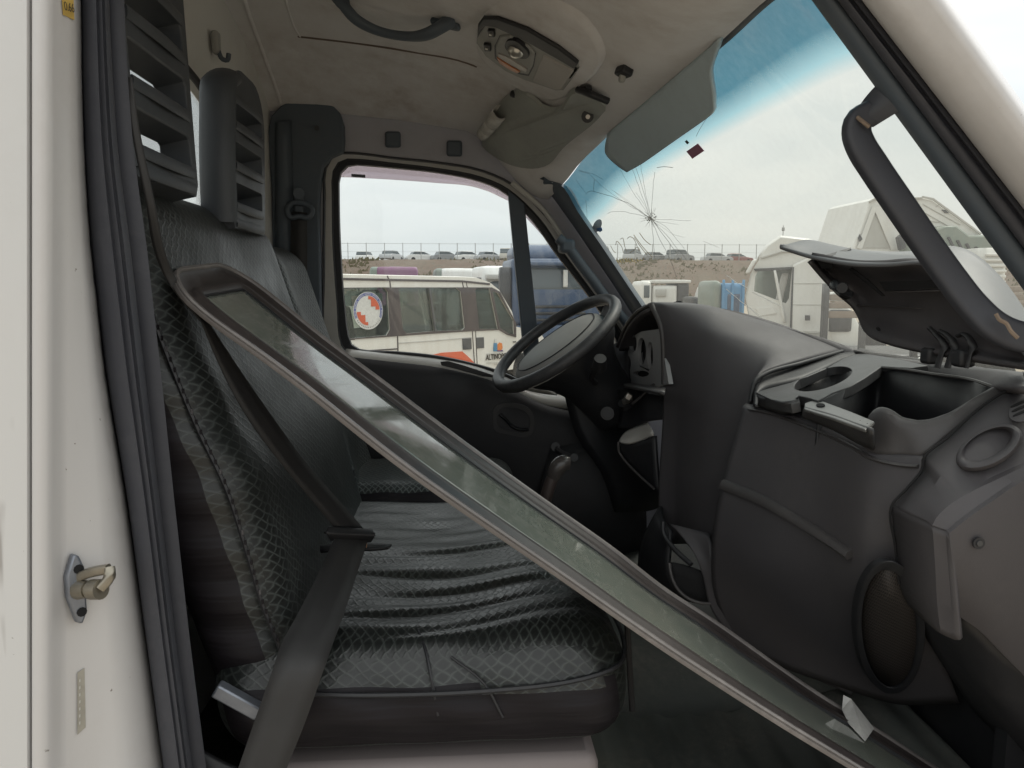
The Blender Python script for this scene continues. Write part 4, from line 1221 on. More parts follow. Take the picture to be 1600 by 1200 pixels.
# roof edge trim over the door opening near us
sweep('roof_edge_seal', [W(-.62, 1.02, .56), W(-.2, 1.0, .57), W(.2, 1.0, .5), W(.42, 1.02, .40)], rect(.05, .05, .015), M_rub, cab, 16)
# seams pressed into the lining
tube('lining_seam', [C(466, 57, -.001), C(560, 68, -.001), C(650, 82, -.001), C(720, 95, -.001), C(745, 104, -.001)], (.006, .003), plastic('lining_seam', (.15, .11, .085), .9, .2), cab, 20, 8)
tube('lining_seam', [C(372, -30, -.002), C(392, 30, -.002), C(414, 90, -.002), C(432, 140, -.002), C(438, 160, -.002)], .007, M_lin, cab, 20, 8)
tube('lining_seam', [C(440, -30, -.001), C(452, 20, -.001), C(463, 48, -.001), C(470, 57, -.001)], .004, M_lin, cab, 12, 8)

# ---- rear wall with its window
rwz = lambda y, z: W(-.62, y, z)
wv = [(1.05, .10), (2.03, .10), (2.10, .12), (2.15, .18), (2.15, .36), (2.11, .43), (2.03, .462), (1.93, .485), (1.85, .497), (1.05, .503)]
plate('rear_wall', [rwz(.98, -1.0), rwz(2.75, -1.0), rwz(2.75, .62), rwz(2.4, .78), rwz(1.9, .84), rwz(.98, .80)], [[rwz(y, z) for y, z in wv]], (-.03, 0, 0), M_linw, cab, .004)
plate('rear_window', [W(-.645, y, z) for y, z in wv], [], (-.004, 0, 0), M_clear, cab)
sweep('rear_window_seal', [W(-.617, y, z) for y, z in wv], rect(.02, .012, .004), M_rubk, cab, closed=True, resample=False, up=(1, 0, 0))
hk = P(335, 80, x=-.61)
h0 = box('coat_hook', hk + Vector((.005, 0, .02)), (.018, .03, .055), M_consg, cab, .006)
tube('hook', [hk + Vector((.01, 0, .0)), hk + Vector((.018, .0, -.018)), hk + Vector((.030, .003, -.020)), hk + Vector((.034, .004, -.004))], .006, M_navy, h0, 10, 8)

# ---- floor, firewall
plate('floor', [W(-.66, .95, -1.0), W(1.1, .95, -1.0), W(1.1, 2.8, -1.0), W(-.66, 2.8, -1.0)], [], (0, 0, -.03), M_floor, cab)
def mat_ripple(p, a, b): return p + Vector((0, 0, .004 * math.sin(p.x * 90) + .01 * math.sin(p.x * 7 + p.y * 5)))
loft('floor_mat', [[W(.22, 1.08, -.955), W(.6, 1.06, -.96), W(.98, 1.06, -.94)], [W(.22, 1.4, -.955), W(.6, 1.4, -.97), W(.98, 1.4, -.93)], [W(.22, 1.75, -.95), W(.6, 1.75, -.955), W(.98, 1.75, -.92)]], M_floor, cab, 16, 120, .012, fn=mat_ripple, toward=(0, 1.4, 8))
loft('driver_floor_mat', [[W(.2, 1.8, -.94), W(.5, 1.8, -.93), W(.9, 1.8, -.78)], [W(.2, 2.2, -.94), W(.5, 2.2, -.95), W(.9, 2.2, -.8)], [W(.2, 2.68, -.94), W(.5, 2.68, -.95), W(.9, 2.68, -.8)]], M_floor, cab, 10, 20, .012, toward=(0, 2.2, 8))
loft('tunnel_cover', [[W(.2, 1.62, -.97), W(.55, 1.62, -.97), W(.95, 1.62, -.9)], [W(.2, 1.72, -.86), W(.55, 1.72, -.86), W(.95, 1.72, -.8)], [W(.2, 1.95, -.84), W(.55, 1.95, -.83), W(.95, 1.95, -.76)], [W(.2, 2.08, -.95), W(.55, 2.08, -.95), W(.95, 2.08, -.85)]], M_floor, cab, 12, 12, .01, toward=(0, 1.4, 8))
plate('firewall', [W(1.0, .98, -1.0), W(1.0, 2.78, -1.0), W(1.0, 2.78, -.22), W(1.0, .98, -.22)], [], (.03, 0, 0), M_blk, cab)
plate('kick_panel', [W(.95, 1.2, -1.0), W(1.1, 1.2, -1.0), W(1.1, 1.2, -.22), W(.95, 1.2, -.22)], [], (0, .03, 0), M_blk, cab)

# ---- windscreen
wt = [W(xf(y), y, zf(y)) + Vector((.012, 0, .012)) for y in (1.125, 1.17, 1.25, 1.55, 1.88, 2.2, 2.4, 2.5, 2.66)]
wb = [W(.95, 1.125, -.12), W(.955, 1.17, -.15), W(.965, 1.25, -.17), W(.985, 1.55, -.19), W(.985, 1.88, -.19), W(.92, 2.2, -.17), W(.80, 2.4, -.13), W(.70, 2.54, -.10), W(.60, 2.70, -.08)]
wc = [[a.lerp(b, f) + Vector((.03, 0, .03)) * (4 * f * (1 - f)) for a, b in zip(wt, wb)] for f in (0, .25, .5, .75, 1)]
# uv: y = metres below the top edge
G = grid_pts(wc, 24, 40)
vsw, uvw = [], []
for i in range(24):
    for j in range(40):
        vsw.append(G[i][j]); uvw.append((j * .04, (G[i][j] - G[0][j]).length))
fsw = [(i * 40 + j, i * 40 + j + 1, (i + 1) * 40 + j + 1, (i + 1) * 40 + j) for i in range(23) for j in range(39)]
ws = mk('windscreen', vsw, fsw, M_ws, cab, toward=EYE, uvs=uvw, ang=0)
bvh = BVHTree.FromPolygons([tuple(v) for v in vsw], fsw)
def S(u, v, off=.002):
    r = ray(u, v).normalized()
    hit, n, i, d = bvh.ray_cast(EYE, r)
    if hit is None: hit = P(u, v, 2.0); n = -r
    if n.dot(r) > 0: n = -n
    return hit + n * off
# cracks: fine ribs of broken glass
M_crk = flat('crack_dark', (0.10, 0.10, 0.10), 0.4)
M_crw = flat('crack_light', (0.75, 0.75, 0.72), 0.3)
hub = (1018, 341)
def crack(pts, mat, r):
    path = []
    for (u0, v0), (u1, v1) in zip(pts, pts[1:]):
        k = max(2, int(math.hypot(u1 - u0, v1 - v0) / 8))
        for i in range(k):
            f = i / k
            path.append(S(u0 + (u1 - u0) * f + random.uniform(-.6, .6), v0 + (v1 - v0) * f + random.uniform(-.6, .6)))
    path.append(S(*pts[-1]))
    tube('crack', path, r * .62, mat, ws, len(path), 4)
for pts, mt, r in (
    ([hub, (1004, 290), (990, 250)], M_crk, .0007), ([hub, (1002, 300), (984, 250), (975, 222)], M_crk, .0007), ([hub, (1008, 295), (1000, 248)], M_crk, .0006),
    ([hub, (990, 300), (970, 264)], M_crk, .0006), ([hub, (985, 318), (950, 304), (922, 297), (915, 303)], M_crk, .0010), ([(928, 298), (929, 280)], M_crk, .0009),
    ([hub, (970, 312), (940, 290), (922, 272), (905, 266)], M_crk, .0006), ([hub, (975, 308), (955, 295)], M_crw, .0006),
    ([hub, (1003, 336), (975, 330), (958, 330), (950, 333)], M_crk, .0007), ([hub, (1022, 280), (1024, 268)], M_crk, .0007),
    ([hub, (1022, 380), (1023, 405)], M_crk, .0008), ([hub, (1032, 375), (1048, 405), (1058, 432)], M_crk, .0010), ([hub, (1040, 370), (1060, 398)], M_crk, .0009),
    ([hub, (1045, 370), (1075, 408)], M_crk, .0007), ([hub, (1040, 352), (1070, 388)], M_crk, .0006), ([hub, (1032, 342), (1080, 344)], M_crw, .0008), ([hub, (1025, 345), (1060, 350)], M_crw, .0007),
    ([hub, (1030, 350), (1050, 365), (1070, 370)], M_crw, .0006), ([hub, (1000, 330), (960, 298)], M_crw, .0006), ([hub, (1008, 320), (994, 300)], M_crw, .0007),
    ([(1136, 430), (1150, 440), (1168, 449)], M_crw, .0013), ([(1176, 456), (1200, 468), (1222, 478)], M_crw, .0013), ([(1136, 451), (1160, 472), (1196, 500)], M_crw, .0014), ([(1100, 376), (1124, 386)], M_crw, .0008),
    ([(1027, 261), (1038, 259), (1052, 261)], M_crk, .0011), ([(1089, 212), (1097, 196), (1112, 172)], M_crk, .0008), ([(916, 312), (918, 340)], M_crk, .0006),
    ([(900, 280), (915, 300)], M_crk, .0006), ([(905, 266), (930, 272), (943, 280)], M_crk, .0006)):
    crack(pts, mt, r)
for k in range(26):
    a = random.uniform(0, 6.28); q = random.uniform(5, 20)
    crack([hub, (hub[0] + q * math.cos(a), hub[1] + q * math.sin(a))], M_crw if k % 3 else M_crk, .0006)
for k in range(30):
    a = random.uniform(0, 6.28); q = random.uniform(1, 10)
    c = S(hub[0] + q * math.cos(a), hub[1] + q * math.sin(a), .003)
    box('glass_chip', c, (random.uniform(.002, .006), .0015, random.uniform(.002, .005)), random.choice([M_crw, M_crw, M_crk]), ws, 0, Euler((a, a * 2, a)))
# stickers and marker writing on the glass
def squad(nm, pts, mat, off=.003, parent=ws):
    return mk(nm, [S(u, v, off) for u, v in pts], [tuple(range(len(pts)))], mat, parent, smooth=False, toward=EYE, solid=.0006)
M_maroon = flat('maroon_sticker', (0.40, 0.13, 0.20), 0.5)
squad('maroon_sticker', [(1073.5, 235.5), (1091.5, 223), (1101.5, 234.5), (1083, 247)], M_maroon)
squad('inspection_mark', [(1071, 220), (1074, 217.5), (1078, 222), (1075, 224.5)], M_txt)
mo = squad('oval_sticker', [(934 + 6 * math.cos(a) * .9 - 5.5 * math.sin(a) * .9, 352 + 10 * math.sin(a) + 3 * math.cos(a)) for a in [2 * math.pi * i / 20 for i in range(20)]], flat('pale_sticker', (.85, .88, .9), .6))
squad('oval_sticker_foot', [(933, 356), (941, 354), (942.5, 359), (939, 361.5), (935, 360)], flat('sticker_blue', (.2, .36, .7), .6), .004)
M_mark = flat('ochre_marker', (0.32, 0.25, 0.14), 0.7)
M_mark2 = flat('yellow_marker', (0.55, 0.42, 0.10), 0.7)
def mark(pts, mat=M_mark, r=.0013): tube('marker_stroke', [S(u, v, .003) for u, v in pts], r * .75, mat, ws, 12, 4)
mark([(1000, 363), (1009, 375), (1018, 382)]); mark([(991, 366), (1006, 386), (1020, 401)]); mark([(992, 370), (1000, 382), (1012, 398)])
mark([(981, 372), (985, 369), (990, 371), (998, 388), (1000, 392)]); mark([(970, 373), (974, 371), (977, 384), (980, 392)])
mark([(963, 382), (965, 376), (972, 384), (975, 394)]); mark([(955, 383), (960, 392), (963, 394)]); mark([(950, 384), (955, 396)])
mark([(985, 394), (993, 389), (996, 385), (1000, 388), (999, 391)])
for k in range(9):
    u = 964 + k * 4.6; mark([(u, 404 + random.uniform(-2, 2)), (u + 3, 408 + random.uniform(-3, 3)), (u + 6, 405 + random.uniform(-3, 3))], M_mark2, .0012)
# wipers' resting place: thin dark rim under the glass
sweep('windscreen_lower_seal', [p + Vector((-.01, 0, .0)) for p in wb[1:-1]], rect(.03, .03, .01), M_rubk, cab, 30)
sweep('windscreen_upper_seal', [p + Vector((-.002, 0, -.006)) for p in wt[:-3]], rect(.016, .012, .004), M_blk, cab, 30)

# ---- near windscreen pillar (painted body, rubber seal, inner trim)
def line(p0, p1, vs): return [(p0[0] + (p1[0] - p0[0]) * (v - p0[1]) / (p1[1] - p0[1]), v) for v in vs]
VA = [-140, 0, 120, 240, 360, 480, 620, 700]
inn = line((1270, 0), (1596, 446), VA); sea = line((1347, 0), (1600, 326), VA); bod = line((1478, 0), (1600, 172), VA)
mid = [((a[0] * .55 + b[0] * .45), a[1]) for a, b in zip(inn, sea)]
def ac(base, du, y, k=0): return [P(u + du + k * v, v, y) for u, v in base]
loft('front_pillar_trim', [ac(inn, -2, 1.13), ac(inn, 0, 1.10), ac(inn, 14, 1.078), ac(mid, -4, 1.066), ac(mid, 4, 1.066)], M_navy, cab, 9, 20, .01)
loft('front_pillar_seal', [ac(mid, 3, 1.068), ac(mid, 5, 1.045), ac(mid, 16, 1.036), ac(sea, -22, 1.034), ac(sea, -19, 1.042), ac(sea, -16, 1.042), ac(sea, -12, 1.03), ac(sea, -3, 1.03), ac(sea, 0, 1.045), ac(sea, 1, 1.06)], M_rub, cab, 10, 20, .004, linear=True, ang=70)
loft('front_pillar', [ac(sea, -1, 1.05), ac(sea, 2, 1.01), ac(sea, 18, .985), ac(sea, 45, .965), ac(bod, -45, .95), ac(bod, -14, .94), ac(bod, -3, .945), ac(bod, 2, .965), ac(bod, 6, 1.0)], M_jamb, cab, 20, 16, .01)

# front end of the truck, hinge pillar and roof rail
def bon(p):
    x, y, z = p
    q = Vector(p); q.z -= .26 * max(0, x - 1.0) ** 1.2 * (1 if z > -.7 else 0) + .05 * ((y - 1.88) / .9) ** 2; return W(*q)
rbox('bonnet', (1.02, .96, -1.15), (1.85, 2.80, -.235), .09, M_white, cab, (8, 10, 6), fn=bon)
loft('hinge_pillar', [[W(.93, 1.06, -.20), W(.97, 1.06, -.6), W(.97, 1.06, -1.05)], [W(.90, .97, -.16), W(.94, .965, -.6), W(.94, .965, -1.05)], [W(1.06, .945, -.16), W(1.10, .945, -.6), W(1.10, .945, -1.05)]], M_jamb, cab, 8, 10, .01)
sweep('roof_rail', [W(-.75, .985, .66), W(-.3, .985, .67), W(.1, .985, .62), W(.3, .985, .55), W(.38, .99, .50)], ell(.045, .06, 12), M_white, cab, 20)
# ---- far side: header trim, door frame, window
O1 = [(507, 300), (507, 270), (514, 250), (530, 240), (560, 240), (615, 247), (682, 254), (750, 266), (800, 288), (851, 335), (885, 382), (935, 452), (985, 525), (1000, 560), (1000, 690), (880, 690), (800, 640), (700, 610), (600, 598), (540, 590), (518, 575), (508, 545), (506, 420)]
O2 = [(518, 300), (518, 275), (524, 257), (537, 248.5), (560, 248), (615, 254), (682, 262), (750, 275), (792, 293), (843, 340), (878, 390), (928, 458), (975, 525), (985, 560), (975, 620), (900, 632), (840, 622), (780, 594), (738, 580), (682, 568), (618, 560), (560, 557), (540, 551), (531, 535), (526, 480), (519, 380)]
O3 = [(529, 300), (529.5, 279), (535, 264), (547, 257.5), (570, 258), (615, 262), (682, 269), (750, 283), (786, 299), (833, 346), (868, 395), (920, 463), (960, 525), (968, 560), (958, 600), (900, 612), (842, 606), (781, 580), (740, 568), (682, 556), (618, 549.5), (566, 547), (551, 542), (545, 530), (538, 480), (531, 380)]
def at(pts, y): return [P(u, v, y) for u, v in pts]
def smooth_loop(pts, y, n=90): return cat(at(pts, y), n, True)
outer_big = [(360, 60), (1100, 60), (1100, 900), (360, 900)]
drv = empty('driver_door', (0, 0, 0)); drv.parent = cab; drv.matrix_parent_inverse = Matrix.Translation((0, -1.9, 0))
plate('side_header_trim', at([(395, 150), (450, 130), (700, 135), (850, 200), (852, 272), (864, 292), (893, 335), (933, 392), (968, 445), (1008, 500), (1030, 560), (1060, 900), (395, 900)], 2.665), [smooth_loop(O1, 2.665)], (0, .012, 0), M_hdr, cab, .004)
plate('door_frame', at([(480, 215), (800, 225), (850, 285), (893, 336), (933, 393), (968, 446), (1008, 501), (1030, 560), (1030, 720), (480, 720)], 2.69), [smooth_loop(O2, 2.69)], (0, .02, 0), M_frame, drv, .004)
plate('window_seal', at([(500, 230), (800, 235), (850, 287), (893, 338), (933, 395), (968, 448), (1008, 503), (1025, 560), (1025, 690), (500, 690)], 2.705), [smooth_loop(O3, 2.705)], (0, .03, 0), M_rubk, drv, .003)
sweep('window_seal_lip', smooth_loop(O2, 2.697), rect(.012, .012, .004), M_rubk, drv, closed=True, resample=False, up=(0, 1, 0))
sweep('aperture_flange', smooth_loop(O1, 2.668), rect(.006, .022, .002), M_rubk, cab, closed=True, resample=False, up=(0, 1, 0))
plate('window_glass', smooth_loop(O3, 2.75), [], (0, .005, 0), M_clear, drv)
def post_bar(nm, l0, l1, r0, r1, y, d, mat):
    return plate(nm, at([l0, r0, r1, l1], y), [], (0, d, 0), mat, drv, .004)
post_bar('window_post', (793, 288), (827, 640), (818, 300), (853, 640), 2.700, .045, M_navy)
# exterior rain guard along the top of the window
gtop = [(526, 276), (533, 258), (548, 252), (570, 253), (615, 257), (682, 264), (750, 278), (790, 294), (798, 300)]
gbot = [(526, 277.5), (535, 277), (570, 278.5), (615, 281), (682, 286), (735, 291), (765, 300), (790, 312), (800, 316)]
loft('rain_guard', [at(gtop, 2.80), [p + Vector((0, .03, 0)) for p in at([((a[0] + b[0]) / 2, (a[1] + b[1]) / 2) for a, b in zip(gtop, gbot)], 2.82)], [p for p in at(gbot, 2.87)]], M_guard, drv, 6, 30, .003)
loft('rain_guard', [at([(818, 318), (850, 355), (893, 408), (940, 470)], 2.80), at([(818, 336), (842, 362), (878, 405), (925, 466)], 2.86)], M_guard, drv, 4, 16, .003)
plate('guard_clip', at([(549, 271.5), (570.5, 273), (570.5, 277.5), (549, 276)], 2.79), [], (0, .006, 0), M_blk, drv)
# header plugs
for u, v in ((614, 218), (710, 232)):
    a = P(u, v, 2.655)
    box('trim_plug', a, (.052, .016, .052), M_navy, cab, .008)
# far door-pillar trim
pt = cat(at([(424, 180), (440, 164), (470, 152), (500, 154), (523, 166), (535, 185), (537, 212), (537, 236), (520, 243), (506, 258), (500, 290), (500, 420), (502, 520), (505, 600), (505, 760), (424, 760), (424, 600), (424, 300)], 2.63), 70, True)
pil = plate('far_pillar_trim', pt, [], (0, .04, 0), M_navy, cab, .01)
loft('pillar_rib', [at([(428, 190), (427, 400), (428, 700)], 2.64), at([(436, 190), (438, 400), (440, 700)], 2.60), at([(448, 188), (452, 400), (456, 700)], 2.605), at([(456, 188), (462, 400), (466, 700)], 2.632)], M_navy, pil, 10, 14, .01)
cyl('trim_screw', P(495, 200, 2.628), P(495, 200, 2.615), .008, M_blk, pil, 12)

# far windscreen pillar trim
fa = [(836, 283), (856, 300), (885, 338), (922, 392), (958, 445), (1000, 510)]
fb_ = [(850, 283), (882, 288), (906, 330), (942, 382), (975, 432), (1022, 500)]
loft('far_front_pillar', [at(fa, 2.66), [a.lerp(b, .3) + Vector((0, -.05, 0)) for a, b in zip(at(fa, 2.62), at(fb_, 2.54))], [a.lerp(b, .7) + Vector((0, -.05, 0)) for a, b in zip(at(fa, 2.62), at(fb_, 2.54))], at(fb_, 2.55), [p + Vector((.02, .05, 0)) for p in at(fb_, 2.58)]], M_navy, cab, 14, 24, .01)
gh = tube('far_grab_handle', at([(872, 372), (886, 384), (905, 410), (928, 440), (950, 470), (975, 500), (990, 520)], 2.53), (.020, .017), M_navy, cab, 30, 12)
box('handle_foot', P(885, 385, 2.55), (.05, .08, .045), M_navy, gh, .012)
sweep('aperture_bead', at([(800, 285), (851, 330), (880, 372)], 2.64), ell(.009), M_frame, cab, 16)

# door inner panel, sill, handles
dp = cat(at([(548, 560), (600, 566), (690, 577), (760, 594), (800, 610), (850, 634), (930, 650), (1010, 660)], 2.62), 40)
panel_low = at([(1010, 1010), (450, 1010), (450, 560)], 2.62)
loft('door_panel', [[p + Vector((0, .05, .004)) for p in dp], [p + Vector((0, .012, 0)) for p in dp], [p + Vector((0, 0, -.02)) for p in dp], [p + Vector((0, -.012, -.12)) for p in dp], [p + Vector((0, .0, -.35)) for p in dp], [p + Vector((0, .0, -.75)) for p in dp]], M_door, drv, 24, 40, .01)
sl = at([(540, 551), (566, 554.5), (620, 560), (682, 567), (740, 578), (782, 592), (842, 618), (900, 626)], 2.672)
loft('sill_strip', [[p + Vector((0, .03, .012)) for p in sl], [p + Vector((0, 0, .008)) for p in sl], [p + Vector((0, -.022, -.004)) for p in sl], [p + Vector((0, -.03, -.02)) for p in sl], [p + Vector((0, -.02, -.032)) for p in sl]], M_frame, drv, 12, 40, .006)
plate('sill_scuff', at([(688, 565), (700, 564), (722, 570), (770, 586), (778, 591), (755, 588), (715, 577), (690, 571)], 2.638), [], (0, -.003, 0), M_blk, drv, .002)
loft('armrest_edge', [at([(812, 606), (835, 600), (852, 603), (868, 612)], 2.60), at([(814, 608), (836, 608), (852, 611), (869, 617)], 2.585), at([(818, 609), (836, 613), (852, 616), (870, 618)], 2.60)], M_frame, drv, 8, 12, .006)
hr_o = cat(at([(771, 640), (778, 632), (800, 630), (825, 637), (834, 650), (834, 672), (826, 682), (790, 679), (774, 674), (770, 660)], 2.605), 40, True)
hr_i = cat(at([(778, 644), (783, 638), (800, 637), (820, 643), (827, 652), (827, 668), (820, 675), (792, 672), (781, 668), (777, 656)], 2.605), 40, True)
rh = plate('release_handle', hr_o, [hr_i], (0, .012, 0), M_blk2, drv, .003)
plate('handle_cup', [p + Vector((0, .011, 0)) for p in hr_i], [], (0, .006, 0), M_blk, rh)
tube('handle_lever', at([(781, 648), (790, 655), (800, 666), (812, 671), (826, 671)], 2.602), (.012, .006), M_blk2, rh, 16, 8)
cr = cyl('window_crank', P(868, 698, 2.61), P(868, 698, 2.575), .016, M_blk2, drv, 14)
tube('crank_arm', at([(868, 700), (880, 708), (897, 715)], 2.57), .008, M_blk2, cr, 8, 8)
cyl('crank_knob', P(897, 715, 2.575), P(897, 715, 2.53), .014, M_blk2, cr, 14)
loft('door_pocket', [at([(860, 700), (930, 690), (1000, 700)], 2.6), at([(842, 790), (930, 800), (1010, 800)], 2.56), at([(860, 880), (940, 880), (1010, 880)], 2.6)], M_door, drv, 8, 8, .01)

# ---- roof furniture
ch = tube('roof_grab_handle', [C(530, -8, -.012), C(537, 8, .02), C(556, 30, .045), C(590, 48, .055), C(640, 57, .055), C(668, 53, .05), C(686, 44, .03), C(700, 34, .004)], (.021, .015), M_navy, cab, 40, 12, taper=lambda t: 1.25 - .5 * math.sin(math.pi * t) ** .6)
box('handle_foot', C(696, 38, .006), (.075, .03, .016), M_navy, ch, .007, Euler((0, R(14), R(-10))))
# overhead console bulge
co = [(742, 50), (748, 28), (772, 8), (830, -12), (890, 6), (930, 42), (946, 80), (936, 106), (908, 135), (884, 153), (858, 159), (834, 152), (790, 122), (754, 92)]
cpl = Plane(C(760, 60, .014), C(880, 60, .022), C(850, 130, .024))
cl = cat([C(u, v, .0) for u, v in co], 60, True)
def shrink(loop, f, dz):
    c = sum(loop, Vector()) / len(loop)
    return [c + (p - c) * f + Vector((0, 0, dz)) for p in loop]
def onpl(loop, off):
    return [p + Vector((0, 0, 1)) * (((cpl.o + cpl.n * off) - p).dot(cpl.n) / cpl.n.z) for p in loop]
base_r = shrink(cl, 1.08, .006); top_r = onpl(shrink(cl, .90, 0), 0.0)
rings = [base_r, [a.lerp(b, .22) + Vector((0, 0, .006)) for a, b in zip(base_r, top_r)], [a.lerp(b, .6) for a, b in zip(base_r, top_r)], [a.lerp(b, .9) for a, b in zip(base_r, top_r)], top_r]
vs = [p for r in rings for p in r]; k = len(cl)
fs = [(i * k + j, i * k + (j + 1) % k, (i + 1) * k + (j + 1) % k, (i + 1) * k + j) for i in range(4) for j in range(k)]
fs.append(tuple(4 * k + j for j in range(k)))
console = mk('overhead_console', vs, fs, M_lin, cab, ang=60)
bm = bmesh.new(); bm.from_mesh(console.data); bmesh.ops.recalc_face_normals(bm, faces=bm.faces); bm.to_mesh(console.data); bm.free(); finish(console.data, True, 60)
def K(u, v, off=0.0): return cpl.at(u, v, off)
def kp(nm, pts, off, th, mat, bevel=.002, parent=console, holes=(), sm=0):
    lp = [K(u, v, off) for u, v in pts]
    if sm: lp = cat(lp, sm, True)
    return plate(nm, lp, [cat([K(u, v, off) for u, v in h], 24, True) for h in holes], cpl.n * -th, mat, parent, bevel)
kp('console_recess', [(744, 68), (746, 40), (754, 29), (775, 30), (820, 47), (870, 74), (902, 98), (904, 108), (898, 118), (880, 142), (868, 142), (820, 126), (790, 112), (758, 88)], .004, .02, M_consg, .004)
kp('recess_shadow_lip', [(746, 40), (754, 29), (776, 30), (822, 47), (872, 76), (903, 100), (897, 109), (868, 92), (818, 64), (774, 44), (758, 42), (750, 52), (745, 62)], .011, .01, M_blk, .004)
lamp = kp('lamp_panel', [(774, 72), (781, 58), (796, 57), (826, 74), (835, 85), (832, 104), (825, 117), (812, 114), (785, 100), (775, 90)], .010, .008, M_consg, .003)
kp('lamp_panel_edge', [(772.5, 72), (780, 56.5), (797, 55.5), (828, 73), (837, 85), (833.5, 105), (826, 119), (811, 116), (784, 102), (773, 91)], .006, .003, M_blk, .0, lamp)
kp('lamp_ring', [(789, 70), (794, 64), (806, 65), (820, 76), (826, 86), (822, 92), (811, 91), (797, 84), (790, 77)], .016, .01, M_blk, .003, lamp, sm=24)
lc = K(807, 78, .012)
sphere('reading_lamp', lc, (.022, .022, .02), flat('lamp_chrome', (.6, .58, .52), .25, .6), lamp, 8)
kp('orange_lens', [(776, 90), (784, 96), (800, 106), (812, 113), (808, 115), (794, 108), (780, 99)], .014, .004, flat('orange_lens', (.55, .22, .10), .3), .001, lamp)
kp('clear_lens', [(778, 84), (790, 88), (812, 101), (824, 109), (822, 113), (810, 108), (790, 97), (778, 90)], .013, .005, flat('clear_lens', (.38, .35, .32), .3), .002, lamp)
for u, v in ((766, 54), (760, 76)):
    sk = kp('switch_socket', [(u - 5, v - 6), (u + 5, v - 5), (u + 6, v + 5), (u - 3, v + 5)], .012, .008, M_blk, .002)
    kp('socket_pin', [(u - 2, v - 1), (u + 2, v), (u + 2, v + 2.5), (u - 2, v + 2)], .015, .004, M_metal, .0, sk)
kp('blank_panel', [(849, 87), (870, 98), (896, 112), (878, 140), (868, 141), (832, 127)], .007, .006, M_cons, .003)
# driver sun visor, folded up against the lining
vz = [C(803, 150, .02), C(825, 150, .03), C(850, 172, .03), C(872, 176, .03), C(905, 146, .028), C(946, 166, .022), C(940, 180, .022), C(880, 232, .02), C(856, 258, .02), C(832, 264, .02), C(780, 250, .02), C(753, 228, .02), C(755, 216, .02)]
sv = plate('driver_sun_visor', cat(vz, 60, True), [], (0, 0, .016), M_visor, cab, .006)
tube('visor_arm', [C(903, 140, .02), C(925, 148, .03), C(950, 158, .02)], .009, M_blk, sv, 10, 8)
cyl('visor_clip', C(918, 182, .035), C(918, 182, .0), .016, M_blk, sv, 14)
cyl('clip_eye', C(918.5, 182.5, .037), C(918.5, 182.5, .03), .006, M_metal, sv, 10)
hkb = box('visor_hook', C(975, 112, .008), (.03, .035, .02), M_blk, cab, .005, Euler((0, R(20), R(25))))
box('hook_claw', C(972, 121, .02), (.014, .02, .02), M_consg, hkb, .004)
# passenger sun visor hanging in front of the shade band
M_vis2 = plastic('passenger_visor_vinyl', (0.50, 0.60, 0.65), 0.7, 0.3, 0.3, (0.2, 0.2, 0.18))
vt_ = lambda u: 285 - .919 * (u - 880)
loft('passenger_sun_visor', [[W(xf(y) - .012, y, zf(y) - .002) for y in (2.20, 2.06, 1.90, 1.73, 1.58, 1.49)],
                             [S(u, v, .040) for u, v in ((958, 225), (998, 200), (1044, 162), (1090, 122), (1121, 96), (1131, 90))],
                             [S(u, v, .050) for u, v in ((980, 241), (1016, 226), (1064, 193), (1110, 159), (1135, 140), (1139, 122))],
                             [S(u, v, .052) for u, v in ((996, 250), (1022, 235), (1068, 203), (1112, 172), (1134, 156), (1141, 146))]], M_vis2, cab, 16, 24, .010, idx=True)
tube('visor_edge_shadow', [C(800, 146, .012), C(822, 157, .014), C(848, 172, .016), C(872, 175, .016), C(890, 162, .014), C(908, 144, .012), C(920, 138, .012)], .010, M_blk, sv, 30, 8)  # black tube added as the shadow along the visor's inner edge
# roll of paper tucked beside the visor (a loose thing)
ra, rb_ = C(782, 175, .04), C(754, 210, .04)
roll = thing('paper_roll', 'white paper roll tucked behind the sun visor against the roof lining', 'paper roll', tuple((ra + rb_) / 2))
ax = (rb_ - ra).normalized(); s1 = ax.orthogonal().normalized(); s2 = ax.cross(s1)
for k_, (ca, cb, rr) in enumerate(((ra, ra.lerp(rb_, .45), .024), (ra.lerp(rb_, .42), ra.lerp(rb_, .75), .0225), (ra.lerp(rb_, .72), rb_, .021))):
    vs, fs = [], []
    for i in range(33):
        a = 2 * math.pi * i / 20; r_ = rr * (1 - .006 * i)
        vs += [ca + (s1 * math.cos(a) + s2 * math.sin(a)) * r_, cb + (s1 * math.cos(a) + s2 * math.sin(a)) * r_]
    fs = [(2 * i, 2 * i + 1, 2 * i + 3, 2 * i + 2) for i in range(32)]
    mk('paper_sheet', vs, fs, M_paper, roll, solid=.0006)

